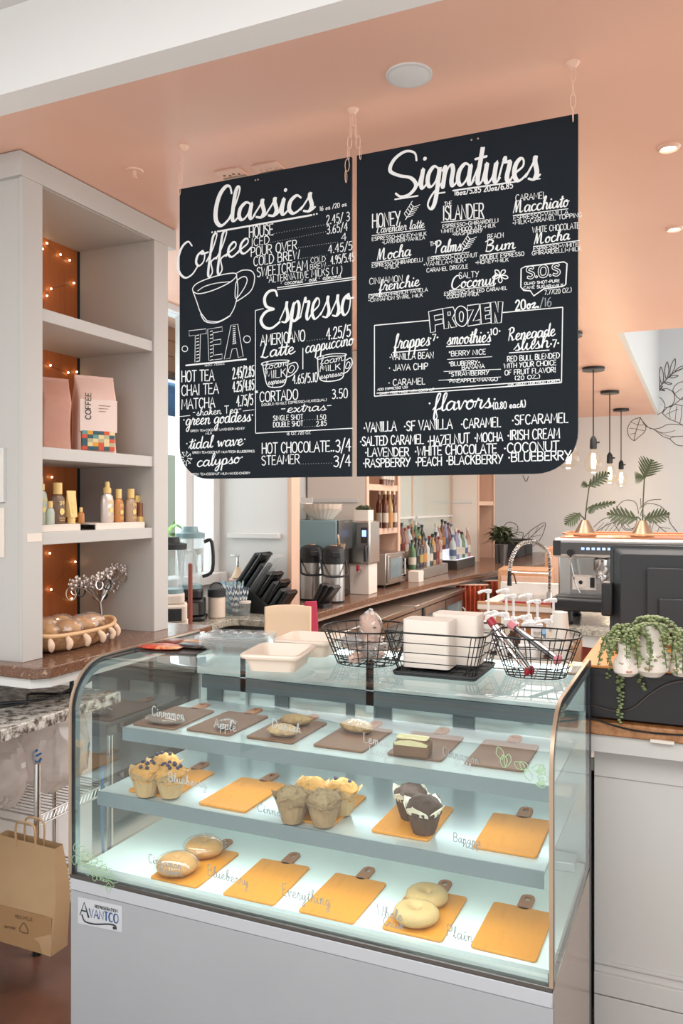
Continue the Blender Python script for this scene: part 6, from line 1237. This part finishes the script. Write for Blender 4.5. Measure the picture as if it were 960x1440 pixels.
# ================================================================ cash counter on the right
DX = 0.6
ct = thing('cash_counter', 'white cash counter with a rust granite top right of the display case', 'counter', (DX, 2.6, 0))
def cbx(name, m, x0, x1, y0, y1, z0, z1, bevel=0, par=None): return MB().box(x0 - DX, x1 - DX, y0 - 2.6, y1 - 2.6, z0, z1).build(name, m, par or ct, bevel=bevel)
cbx('front_panel', 'counterwhite', -.277, 1.6, 2.44, 2.50, 0, .9565)
for z0, z1, d in ((.0, .232, .010), (.236, .297, .012), (.32, .331, .006), (.863, .936, .006)): cbx('trim_board', 'counterwhite', -.277, 1.6, 2.44 - d, 2.4399, z0, z1, .002)
cbx('apron', 'counterwhite', -.297, 1.6, 2.358, 2.52, .9565, 1.0055)
cbx('end_panel', 'counterwhite', -.277, -.23, 2.50, 3.1, 0, .9565)
cbx('granite_top', 'granitered', -.305, 1.6, 2.346, 3.15, 1.006, 1.044, .004)
# drawer box with wooden top
db = thing('register_box', 'long black drawer box with an orange wood top on the rust granite', 'drawer box', (DX, 2.6, 1.0445))
MB().box(-.905, .6, -.232, .266, .004, .144).build('body', 'darkpurple', db, bevel=.003); MB().box(-.907, .6, -.234, .268, .1445, .152).build('wood_top', 'woodorange', db, bevel=.002)
MB().box(-.90, .6, -.2335, -.2325, .02, .124).build('drawer_front', 'darkpurple', db); MB().cyl((-.0, -.239, .08), (0, -.2336, .08), .012, n=16).build('lock', 'chrome', db)
for x in (-.85, .5):
    for y in (-.19, .22): MB().cyl((x, y, 0), (x, y, .0045), .015, n=12).build('foot', 'black', db)
DT = 1.0445 + .1523
# face pots
def face_pot(label, px, w, h, rz):
    q = PZ(px, 950, DT); t = thing('face_pot', label, 'plant pot', (q.x, q.y, DT), rz, 'white face pots')
    pr = [(0, 0), (w * .55, 0), (w * .92, h * .12), (w, h * .3), (w * .92, h * .46), (w * .62, h * .62), (w * .55, h * .75), (w * .6, h), (w * .52, h), (w * .46, h * .8), (0, h * .8)]
    MB().lathe(pr, n=32).build('pot', 'ceramic', t)
    MB().ball((0, -w * .96, h * .36), w * .10, w * .14, h * .09, 10, 8).build('nose', 'ceramic', t)
    for s_ in (-1, 1): MB().tube([(s_ * w * .50 - w * .18, -w * .80 + .002, h * .46), (s_ * w * .48, -w * .84, h * .42), (s_ * w * .50 + w * .16, -w * .76, h * .46)], .0018, 5, sm=3).build('eyelid', 'bronze', t)
    MB().tube([(-w * .2, -w * .99, h * .2), (0, -w * 1.0, h * .18), (w * .2, -w * .99, h * .2)], .003, 6, sm=3).build('lips', mat('pot_lips', '#c98f80', .4), t)
    return q
def pearls(label, base, strands, seed):
    rnd = random.Random(seed); t = thing('trailing_succulent', label, 'plant', tuple(base), 0, 'trailing succulents')
    vine = MB(); lv = MB()
    for S_ in strands:
        pts = catmull([Vector(p) for p in S_], 8); vine.tube(pts, .0013, 4); L = 0
        for i in range(len(pts) - 1):
            d = pts[i + 1] - pts[i]; n = max(1, int(d.length / .0042))
            for k in range(n):
                p = pts[i] + d * (k / n); a = rnd.uniform(0, 6.28); e = Vector((math.cos(a), math.sin(a), .2)) ; o = p + e * .006
                lv.ball(o, .0052, .0044, .0034, 7, 4)
    vine.build('stems', 'leaf', t); lv.build('leaves', 'succulent', t)
p1 = face_pot('white face pot at the left of the drawer box, buried in succulents', 880, .034, .085, .3)
p2 = face_pot('tallest white face pot with long neck in the middle of the drawer box', 915, .047, .135, -.1)
p3 = face_pot('small white face pot at the right edge of the drawer box', 958, .036, .10, -.4)
def rel(base, L): return [tuple(Vector(q) - base) for q in L]
b_ = Vector((p1.x, p1.y, DT + .085)); zf = 2.262
def P(px, py, Y): return tuple(PY(px, py, Y))
fr_ = 2.6 - .252
st = []
for i in range(15):
    a = i * 2.4; r = .035 + .03 * random.random(); st.append([(b_.x, b_.y, b_.z - .01), (b_.x + .4 * r * math.cos(a), b_.y + .4 * r * math.sin(a), b_.z + .03 + .02 * random.random()), (b_.x + r * math.cos(a), b_.y + r * math.sin(a), b_.z + .01), (b_.x + r * 1.25 * math.cos(a), b_.y + r * 1.1 * math.sin(a), b_.z - .02 - .04 * random.random())])
st.append([tuple(b_), P(866, 905, fr_ + .03), P(872, 940, fr_), P(872, 985, fr_ - .002), P(870, 1018, fr_ - .002)]); st.append([tuple(b_), P(862, 905, fr_ + .05), P(857, 930, fr_ + .03), P(853, 955, fr_ + .01)]); st.append([tuple(b_), P(868, 900, fr_ + .05), P(870, 920, fr_ + .02), P(869, 950, fr_), P(872, 975, fr_)]); st.append([tuple(b_), P(885, 908, fr_ + .04), P(893, 930, fr_ + .015), P(898, 950, fr_), P(904, 972, fr_ - .002)]); st.append([tuple(b_), P(880, 900, fr_ + .06), P(890, 915, fr_ + .05), P(892, 940, fr_ + .02)])
pearls('green trailing succulent hanging longest over the drawer front from the left face pot', b_, [rel(b_, s_) for s_ in st], 4)
b_ = Vector((p2.x, p2.y, DT + .135)); st = []
for i in range(9):
    a = -.3 + i * (PI + .6) / 8; r = .035 + .03 * random.random(); st.append([(b_.x, b_.y, b_.z - .01), (b_.x + .4 * r * math.cos(a), b_.y + .4 * r * math.sin(a), b_.z + .018), (b_.x + r * math.cos(a), b_.y + r * math.sin(a), b_.z - .005), (b_.x + r * 1.2 * math.cos(a), b_.y + r * 1.1 * math.sin(a), b_.z - .03 - .05 * random.random())])
for pl in (((892, 885), (893, 900), (896, 930)), ((905, 880), (914, 905), (912, 945)), ((925, 885), (932, 905), (937, 940)), ((940, 895), (948, 915), (952, 950)), ((930, 880), (955, 900), (968, 935)), ((899, 880), (888, 895), (886, 915))): st.append([tuple(b_)] + [P(x, y, p2.y - .06 - .004 * k) for k, (x, y) in enumerate(pl)])
pearls('green trailing succulent spilling from the tall middle face pot', b_, [rel(b_, s_) for s_ in st], 9)
b_ = Vector((p3.x, p3.y, DT + .10)); st = []
for i in range(9):
    a = i * 2.4; r = .035 + .03 * random.random(); st.append([(b_.x, b_.y, b_.z - .01), (b_.x + .4 * r * math.cos(a), b_.y + .4 * r * math.sin(a), b_.z + .02), (b_.x + r * math.cos(a), b_.y + r * math.sin(a), b_.z - .01), (b_.x + r * 1.15 * math.cos(a), b_.y + r * math.sin(a), b_.z - .06 - .03 * random.random())])
pearls('green trailing succulent in the small face pot at the right edge', b_, [rel(b_, s_) for s_ in st], 12)
# cables on drawer box and counter
t = thing('cable', 'thin grey cable looping across the black drawer box front', 'cable', (-.30, 2.36, 1.10)); o_ = t.location
MB().tube([Vector(P(x, y, 2.362)) - o_ for x, y in ((817, 990), (840, 994), (868, 1000), (890, 995), (915, 975), (938, 962), (962, 957))], .0024, 6, sm=5).build('cord', 'steeldark', t)
t = thing('cable', 'black cable draped along the rust granite edge under the drawer box', 'cable', (-.29, 2.342, 1.03)); o_ = t.location
MB().tube([Vector(P(x, y, 2.3425)) - o_ for x, y in ((815, 1006), (840, 1012), (862, 1020), (890, 1027), (930, 1032), (965, 1034))], .0028, 6, sm=5).build('cord', 'black', t); MB().box(.17, .23, -.004, .004, -.026, -.018).build('cable_tie', 'paper', t)
t = thing('cable', 'dark blue cables behind the left end of the drawer box', 'cable', (-.325, 2.82, 1.0445)); 
for k in range(2): MB().tube([(.01 + .01 * k, -.05, .005), (0, .02, .06), (.02, .06, .12), (.05 + .01 * k, .05, .165), (.1, .0, .155)], .005, 6, sm=5).build('cord', 'black', t)
# monitor
mn = thing('pos_monitor', 'black touch screen register monitor seen from behind on the right', 'monitor', (-.02, 2.83, DT), math.radians(2))
T = Matrix.Translation((0, 0, .165)) @ Matrix.Rotation(math.radians(-6), 4, 'X')
MB().prism(rrect(.50, .305, .012), -.012, .012, 'z', T @ Matrix.Rotation(PI / 2, 4, 'X')).build('bezel', 'black', mn, bevel=.003)
a = rrect(.48, .285, .012); b = rrect(.43, .24, .012); n = len(a); mb = MB(); vs = [T @ Vector((x, -.012, y)) for x, y in a] + [T @ Vector((x, -.05, y)) for x, y in b]
mb.add(vs, [(i, (i + 1) % n, n + (i + 1) % n, n + i) for i in range(n)] + [tuple(range(n, 2 * n))]).build('rear_shell', 'blackmatte', mn, bevel=.002)
MB().prism(rrect(.29, .215, .008, 4, .01, -.03), .050, .072, 'z', T @ Matrix.Rotation(PI / 2, 4, 'X')).build('rear_cover', 'blackmatte', mn, bevel=.004)
MB().prism(rrect(.24, .11, .006, 4, .02, -.075), .072, .088, 'z', T @ Matrix.Rotation(PI / 2, 4, 'X')).build('cable_cover', 'black', mn, bevel=.004)
MB().box(-.06, .26, -.09, .05, .0, .012).build('foot_plate', 'black', mn, bevel=.003); MB().box(.04, .18, -.05, .0, .012, .16).build('neck', 'black', mn, bevel=.004)
MB().box(-.275, -.240, -.05, .02, .085, .195).build('card_reader', 'black', mn, bevel=.006); MB().box(-.19, -.13, -.0485, -.044, .025, .06).build('port_label', 'sidewhite', mn)
MB().box(.03, .06, -.0475, -.045, .275, .281).build('badge', 'chrome', mn)
# ================================================================ behind the case: syrups, cups
sc_ = thing('prep_counter', 'low prep counter behind the display case holding the syrup pumps', 'counter', (-.50, 2.78, 0)); MB().box(-.30, .22, -.30, .28, .86, .90).build('top', 'steel', sc_, bevel=.004); MB().box(-.28, .2, -.28, .26, .08, .8595).build('cabinet', 'casewhite', sc_)
for sx in (-.26, .18):
    for sy in (-.25, .23): MB().cyl((sx, sy, 0), (sx, sy, .0795), .02, n=12).build('foot', 'steeldark', sc_)
rk2 = thing('syrup_rack', 'two step rack lifting the back row of syrup pumps behind the case', 'rack', (-.50, 2.78, .9003)); MB().box(-.27, .19, -.22, .0, 0, .045).build('lower_step', 'sidewhite', rk2, bevel=.003); MB().box(-.27, .19, .001, .18, 0, .095).build('upper_step', 'sidewhite', rk2, bevel=.003)
def pump(label, x, y, z, m, rz):
    hz = .016 * math.sin(x * 90 + y * 40); t = thing('syrup_pump_bottle', label, 'syrup bottle', (x, y, z), rz * 3 - .3, 'syrup pump bottles')
    MB().lathe([(0, 0), (.031, 0), (.033, .01), (.033, .16), (.026, .19), (.013, .205), (.013, .225), (0, .225)], n=20).build('bottle', m, t)
    MB().lathe([(.017, .215), (.019, .24), (.013, .243), (.010, .262), (.006, .263)], n=16).build('collar', 'pumpwhite', t); MB().cyl((0, 0, .26), (0, 0, .33 + hz), .0045, n=10).build('stem', 'pumpwhite', t)
    MB().tube([(.012, 0, .331 + hz), (0, 0, .332 + hz), (-.018, 0, .331 + hz), (-.036, 0, .324 + hz)], .0052, 8, sm=3).build('nozzle', 'pumpwhite', t); MB().lathe([(.0, .322 + hz), (.011, .325 + hz), (.012, .337 + hz), (0, .34 + hz)], n=16).build('plunger', 'pumpwhite', t)
    MB().lathe([(.0335, .05), (.0335, .12)], n=20).build('label', 'paper', t)
M['pumpwhite'] = mat('pump_white', '#e6e2df', .35)
sy = [mat('syrup_clear', '#c9c2b8', .15), mat('syrup_amber', '#9a6238', .15), mat('syrup_dark', '#4a3428', .15), mat('syrup_pale', '#d8cbb0', .15)]
for i, px in enumerate((691, 709, 726, 741, 759, 776)):
    q = PY(px, 870, 2.87); pump('white syrup pump in the raised back row behind the case, %s from the left' % words[i], q.x, 2.82 + .08 * (i % 2), .9956, sy[(i * 3) % 4], .2 - .1 * (i % 3))
for i, px in enumerate((676, 693, 712, 735, 753, 768)):
    q = PY(px, 890, 2.66); pump('white syrup pump in the lower front row behind the case, %s from the left' % words[i], q.x, 2.60 + .08 * (i % 2), .9456, sy[(i * 5 + 1) % 4], .1 * (i % 4))
q = PY(790, 935, 2.62); cs = thing('paper_cup_stack', 'tall tapering stack of white paper cups behind the right wire basket', 'paper cups', (-.385, 2.52, .9003))
MB().box(-.05, .05, -.05, .05, 0, .18).build('holder', 'sidewhite', cs, bevel=.004)
for k in range(14): z = .18 + k * .012; r = .040 - .0009 * k; MB().lathe([(r * .98, z), (r * .93, z + .0115), (r * .6, z + .0116)] if k < 13 else [(r, z), (r * .74, z + .085), (0, z + .085)], n=24).build('cup', 'paper', cs)
t = thing('wooden_stile', 'pale wooden post beside the paper cup stack', 'post', (-.345, 2.60, .9003)); MB().box(-.012, .012, -.015, .015, 0, .33).build('post', 'wood', t, bevel=.002)
MB().box(-.02, .02, -.03, .03, -.0, .02).build('foot', 'wood', t)
# ================================================================ espresso station
EK = .93
ec = thing('espresso_counter', 'grey granite topped counter with red front under the espresso machine', 'counter', (-.2, 5.1, 0))
poly = [(-.72, 4.86), (1.6, 4.30), (1.6, 5.75), (-.80, 5.75)]
MB().prism([(x + .2, y - 5.1) for x, y in poly], EK - .04, EK).build('slab', 'granitegrey', ec, bevel=.003); MB().prism([(x + .2 + .02, y - 5.1 + .02) for x, y in poly], EK - .11, EK - .0405).build('apron', 'white', ec)
MB().prism([(-.66 + .2, 4.93 - 5.1), (1.6 + .2, 4.40 - 5.1), (1.6 + .2, 5.6 - 5.1), (-.70 + .2, 5.6 - 5.1)], 0, EK - .111).build('red_cabinet', 'redwood', ec); MB().box(-.52, -.463, -.17, .5, 0, EK - .111).build('post', 'wood', ec)
em = thing('espresso_machine', 'stainless two group espresso machine with copper top tray facing the counter', 'espresso machine', (-.36, 5.18, EK + .0003))
MB().box(-.43, .43, -.10, .26, .10, .50).build('body', 'steel', em, bevel=.01); MB().box(-.445, .445, -.20, .26, .40, .515).build('upper_housing', 'steel', em, bevel=.015); MB().box(-.40, .40, -.204, -.2005, .42, .49).build('control_panel', 'steeldark', em)
MB().box(-.445, -.40, -.206, -.2005, .41, .50).build('panel_end', 'blackmatte', em)
for x in (-.2, .2):
    mb = MB()
    for k in range(6): mb.box(x - .08 + k * .03, x - .062 + k * .03, -.2075, -.2045, .448, .462)
    mb.build('lit_buttons', 'ledblue', em)
MB().box(-.36, .36, -.105, -.1005, .14, .39).build('back_splash', 'mirrorsteel', em); MB().box(-.345, -.205, -.109, -.1055, .20, .29).build('gauge_plate', 'sidewhite', em)
M_g = MB().cyl((-.295, -.114, .245), (-.295, -.1095, .245), .035, n=24).build('gauge', 'paper', em); MB().cyl((-.295, -.116, .245), (-.295, -.1142, .245), .012, n=12).build('gauge_hub', 'black', M_g); MB().box(-.24, -.215, -.113, -.1095, .215, .275).build('rocker_switch', 'black', em)
MB().box(-.45, .45, -.27, .26, .085, .165).build('drip_tray', 'black', em, bevel=.02); MB().box(-.42, .42, -.25, -.11, .1655, .170).build('drip_grate', 'steeldark', em)
for x in (-.36, .36):
    for y in (-.2, .18): MB().lathe([(.03, 0), (.034, .012), (.028, .02), (.028, .09)], (x, y, 0), n=18).build('leg', 'black', em)
for x in (-.17, .17):
    g = MB().lathe([(.035, .30), (.045, .33), (.045, .39), (.03, .40)], (x, -.16, 0), n=22).build('group_head', 'chrome', em)
    MB().lathe([(.03, .265), (.036, .28), (.036, .30), (0, .302)], (x, -.16, 0), n=20).tube([(x, -.19, .285), (x, -.25, .28), (x, -.33, .272)], .012, 8, sm=2).build('portafilter', 'black' if x > 0 else 'chrome', g)
for x in (-.34, .34): MB().tube([(x, -.18, .41), (x, -.22, .39), (x + .02, -.22, .28), (x + .05, -.20, .19)], .0055, 8, sm=4).build('steam_wand', 'chrome', em); MB().cyl((x, -.24, .43), (x, -.2, .43), .02, n=14).build('steam_knob', 'black', em)
MB().box(-.41, .41, -.15, .24, .516, .522).build('cup_tray', 'copper', em); MB().tube([Vector((x, y, .54)) for x, y in rrect(.80, .36, .03, 4, 0, .045)], .006, 6, True).build('tray_rail', 'copper', em)
EZ = EK + .0003 + .5225
def cone_pot(label, x, y):
    t = thing('cone_pot_plant', label, 'plant', (x, y, EZ), 0, 'cone pot plants'); MB().lathe([(0, 0), (.068, 0), (.07, .008), (.02, .10), (.014, .10), (0, .095)], n=28).build('cone_pot', 'brass', t); return t
def philo(mb, base, dirv, L, wd, n, tip=None):
    """deeply lobed leaf: a midrib with finger lobes on both sides"""
    d = Vector(dirv).normalized(); side = d.cross(Vector((0, -1, .25))).normalized(); base = Vector(base)
    for k in range(n):
        v = (k + .6) / n; p = base + d * L * v; ln = wd * math.sin(PI * min(1, .18 + v * .85)) + .01
        for sg in (-1, 1):
            e = (side * sg + d * .75).normalized(); q = p + e * ln + Vector((0, -.008, 0)); w = d * (L / n * .46); m = p.lerp(q, .6)
            mb.add([p - w, p + w, m + w * .95, q + w * .2, q - w * .2, m - w * .85], [(0, 1, 2, 3, 4, 5)])
    c = side * .010; mb.add([base - c, base + c, base + d * L * .6 + c * .8, base + d * L * 1.08, base + d * L * .6 - c * .8], [(0, 1, 2, 3, 4)])
def pt3(px, py, Y): return PY(px, py, Y)
YP = 5.16
def plant(label, px, stems, leaves):
    b = PY(px, 755, YP); t = cone_pot(label, b.x, YP); o = Vector((b.x, YP, EZ)); mb = MB()
    for s_ in stems: mb.tube([pt3(x, y, YP) - o for x, y in s_], .0042, 6, sm=4)
    mb.build('stem', 'leafdark', t); mb = MB()
    for (x0, y0, x1, y1, wd) in leaves:
        a = pt3(x0, y0, YP - .01) - o; e = pt3(x1, y1, YP - .03) - o; philo(mb, a, e - a, (e - a).length * .95, wd, 7)
    mb.build('leaves', 'leafdark', t, smooth=0, solid=.002)
plant('cone pot plant on the left of the espresso machine top with short lobed leaves', 822, [[(822, 740), (824, 715), (829, 678)], [(822, 735), (824, 718), (830, 712)], [(822, 740), (820, 728), (812, 724)]], [(827, 684, 858, 664, .045), (826, 684, 818, 680, .02), (828, 715, 866, 706, .02), (816, 722, 794, 738, .045), (838, 710, 828, 722, .02)])
plant('taller cone pot plant on the right of the espresso machine top with fan leaf', 903, [[(903, 738), (904, 705), (906, 668)], [(903, 735), (898, 728), (894, 727)], [(903, 735), (908, 730), (912, 727)]], [(905, 672, 917, 646, .085), (906, 672, 893, 672, .04), (896, 730, 852, 722, .065), (906, 730, 942, 722, .05)])
# sink station and spring faucet
sk = thing('sink_unit', 'white topped sink unit with wooden rim left of the espresso machine', 'sink', (-1.12, 6.45, 0))
MB().box(-.42, .40, -.42, .42, .85, .89).build('worktop', 'sidewhite', sk, bevel=.004); MB().box(-.40, .38, -.40, .40, 0, .8495).build('cabinet', 'wood', sk); MB().box(-.42, .40, .36, .42, .8905, .99).build('back_ledge', 'white', sk, bevel=.004); MB().box(-.42, .38, -.42, -.38, .8905, .91).build('front_rim', 'wood', sk)
MB().box(-.3, .3, -.3, .3, .8902, .895).build('basin', 'steel', sk); MB().cyl((0, 0, .8951), (0, 0, .898), .04, n=16).build('drain', 'steeldark', sk)
bk = thing('bar_mat', 'dark red strip mat along the front of the sink unit', 'mat', (-1.15, 6.05, .9103)); MB().box(-.2, .3, -.012, .025, 0, .012).build('strip', 'red', bk, bevel=.002)
fa = thing('spring_faucet', 'tall chrome spring faucet arching over the sink', 'faucet', (-1.10, 6.62, .8903)); MB().cyl((0, 0, 0), (0, 0, .05), .025, n=16).build('base', 'chrome', fa)
arc = [(0, 0, .05), (0, 0, .30), (-.03, -.02, .40), (-.12, -.05, .455), (-.22, -.08, .43), (-.28, -.1, .33), (-.30, -.1, .22)]
MB().tube(arc, .009, 8, sm=6).build('hose', 'steeldark', fa)
AR = catmull([Vector(p) for p in arc], 16); mb = MB(); hel = []
for i, p in enumerate(AR):
    for k in range(3):
        a = (i * 3 + k) * 2 * PI / 5; d = (AR[min(i + 1, len(AR) - 1)] - AR[max(i - 1, 0)]).normalized(); u = d.orthogonal().normalized() if abs(d.z) < .99 else Vector((1, 0, 0)); u = Vector((0, 1, 0)); w = d.cross(u).normalized(); hel.append(p + (u * math.cos(a) + w * math.sin(a)) * .017)
mb.tube(hel, .003, 4).build('spring', 'steel', fa); MB().lathe([(.02, .10), (.016, .16), (.013, .23)], (-.30, -.1, 0), n=14).build('spray_head', 'black', fa)
MB().tube([(-.30, -.11, .18), (-.26, -.14, .20), (-.24, -.13, .12)], .006, 6, sm=3).build('trigger', 'black', fa); MB().cyl((0, 0, .2), (-.28, -.1, .21), .006, n=8).build('support_arm', 'chrome', fa)
for i, (x, y, w, d, h, lab) in enumerate(((-1.55, 8.0, .5, .45, 1.02, 'pale wooden crate cabinet behind the sink, left of two'), (-1.18, 8.6, .55, .5, 1.2, 'tall wooden cabinet behind the sink beneath the mural, right of two'))):
    t = thing('wooden_cabinet', lab, 'cabinet', (x, y, 0), .1, 'wooden cabinets behind the sink'); MB().box(-w / 2, w / 2, -d / 2, d / 2, .04, h).build('body', 'wood', t, bevel=.006); MB().box(-w / 2 + .03, w / 2 - .03, -d / 2 - .012, -d / 2 - .0005, h * .5, h - .06).build('door', 'woodpink', t, bevel=.004); MB().box(-w / 2 + .02, w / 2 - .02, -d / 2 + .02, d / 2 - .02, 0, .0395).build('base', 'steeldark', t)
    MB().cyl((.12, -d / 2 - .03, h * .75), (.12, -d / 2 - .012, h * .75), .015, n=12).build('knob', 'bronze', t)
t = thing('blue_tub', 'small blue tub among the syrup pumps on the shelf below the sink', 'tub', (-1.0, 5.6, 0)); MB().cyl((0, 0, 0), (0, 0, .62), .12, n=20).build('stand', 'steeldark', t); MB().lathe([(.1, .6205), (.12, .78), (.11, .78), (0, .64)], n=24).build('tub', mat('tub_blue', '#6f97b5', .5), t)
# outlet on the back wall
t = thing('wall_outlet', 'white outlet plate on the back wall near the faucet', 'outlet', tuple(PY(761, 783, BY - .0005))); MB().prism(rrect(.1, .16, .01), -.012, 0, 'y').build('plate', 'white', t); MB().box(-.02, .02, -.015, -.0121, .02, .05).box(-.02, .02, -.015, -.0121, -.05, -.02).build('socket', 'sidewhite', t)
# mural drawn on the back wall (pixel crops: E origin 660,460 scale 3.2; G origin 860,460 scale 4.5)
mu = Ink(lambda u, v: Vector((u - wall_back.location.x, BY - .002, v)))
def MU(k, pts, w=2.0, closed=False):
    ox, oy, sc = {'E': (660, 460, 3.2), 'G': (860, 460, 4.5)}[k]; q = [PY(ox + x / sc, oy + y / sc, BY) for x, y in pts]; mu.curve([(p.x, p.z) for p in q], w * .0053 * .85, 0, closed)
# corner leaf
MU('G', [(180, 572), (130, 590), (100, 640), (108, 690), (140, 718), (165, 700), (205, 665), (215, 630), (190, 590), (180, 572)]); MU('G', [(180, 575), (165, 620), (150, 670), (140, 718)])
for a, b in (((165, 620), (120, 600)), ((158, 645), (112, 640)), ((150, 670), (115, 680)), ((165, 620), (205, 620)), ((158, 648), (205, 655))): MU('G', [a, b], 1.4)
MU('G', [(180, 572), (215, 625), (270, 650), (320, 690), (365, 708), (410, 745), (455, 752)]); MU('G', [(190, 590), (240, 640), (300, 640), (360, 615), (450, 620)]); MU('G', [(270, 650), (330, 670), (400, 655)], 1.4); MU('G', [(300, 665), (360, 690), (450, 690)], 1.4); MU('G', [(365, 708), (390, 695), (450, 690)])
# big leaf right
MU('G', [(320, 545), (360, 580), (410, 600), (450, 622)]); MU('G', [(320, 545), (350, 510), (400, 490), (450, 500)]); MU('G', [(340, 555), (380, 535), (420, 520)], 1.4); MU('G', [(370, 580), (365, 540), (375, 500)], 1.4); MU('G', [(400, 595), (405, 550), (410, 500)], 1.4); MU('G', [(430, 610), (440, 560), (440, 505)], 1.4)
MU('G', [(385, 400), (400, 370), (430, 350), (455, 345)]); MU('G', [(385, 400), (410, 440), (440, 460), (455, 445)]); MU('G', [(375, 505), (420, 470), (455, 440)]); MU('G', [(400, 420), (440, 390)], 1.4)
# circles
MU('G', [(275, 440), (310, 450), (335, 490), (325, 530), (290, 555)]); MU('G', [(300, 405), (340, 388), (385, 410), (398, 455), (375, 500), (335, 510)])
# sprig
MU('G', [(285, 400), (320, 360), (350, 325), (390, 290), (450, 260)], 3)
for x, y, dx, dy in ((300, 380, -20, -80), (318, 362, -8, -110), (345, 330, 5, -110), (370, 305, 30, -105), (400, 280, 60, -35), (330, 350, 50, 10), (360, 318, 60, -10), (295, 390, 40, 12)):
    MU('G', [(x, y), (x + dx * .5 - dy * .12, y + dy * .5 + dx * .12), (x + dx, y + dy), (x + dx * .5 + dy * .12, y + dy * .5 - dx * .12)], 2.4, True)
MU('G', [(275, 385), (300, 395), (320, 375)], 4)
# lower right leaves behind the espresso machine
MU('G', [(180, 1190), (215, 1120), (300, 1130), (350, 1180), (370, 1240), (420, 1310), (380, 1325), (300, 1330), (250, 1290), (240, 1240), (220, 1210), (180, 1190)]); MU('G', [(190, 1180), (260, 1230), (320, 1280), (380, 1325)])
for a, b in (((230, 1210), (300, 1200)), ((265, 1235), (340, 1230)), ((300, 1265), (370, 1275)), ((265, 1235), (250, 1290)), ((300, 1265), (280, 1320))): MU('G', [a, b], 1.4)
MU('G', [(170, 1180), (150, 1110), (90, 1095), (40, 1130), (20, 1200), (25, 1260), (80, 1330)]); MU('G', [(175, 1150), (230, 1100), (310, 1090)]); MU('G', [(185, 1140), (182, 1085)]); MU('G', [(60, 1230), (90, 1275), (140, 1270), (160, 1225)]); MU('G', [(160, 1330), (120, 1300), (130, 1340)], 1.4)
# leaf cluster left of the machine
MU('E', [(180, 1005), (150, 960), (125, 920)]); MU('E', [(180, 1005), (178, 960), (180, 930)]); MU('E', [(155, 900), (175, 878), (205, 885), (218, 905), (205, 928), (175, 925)], 2, True); MU('E', [(205, 925), (240, 925), (232, 960), (200, 975)]); MU('E', [(200, 1000), (245, 945), (290, 905), (340, 880), (330, 930), (305, 970), (260, 1000)]); MU('E', [(230, 985), (280, 940), (335, 890)])
for a, b in (((250, 965), (300, 965)), ((275, 945), (320, 935)), ((262, 955), (268, 925)), ((295, 925), (310, 897))): MU('E', [a, b], 1.4)
for k in range(5): MU('E', [(130 + k * 8, 1000 - k * 2), (120 + k * 9, 950 + 5 * k), (124 + 8 * k, 925 + 8 * k)], 1.6)
MU('E', [(240, 668), (255, 695), (265, 672)]); MU('E', [(268, 1010), (300, 960), (360, 1040), (330, 1060)]);
MU('E', [(560, 900), (600, 865), (650, 850)]); MU('E', [(555, 930), (620, 890), (680, 870), (720, 900)]); MU('E', [(680, 870), (690, 905), (725, 915), (750, 890)])
for k in range(6): MU('E', [(560 + k * 22, 935 - k * 4), (580 + k * 22, 905 - k * 3), (605 + k * 20, 880 - k * 2)], 1.4)
mu.build('mural_drawing', 'mural', wall_back)
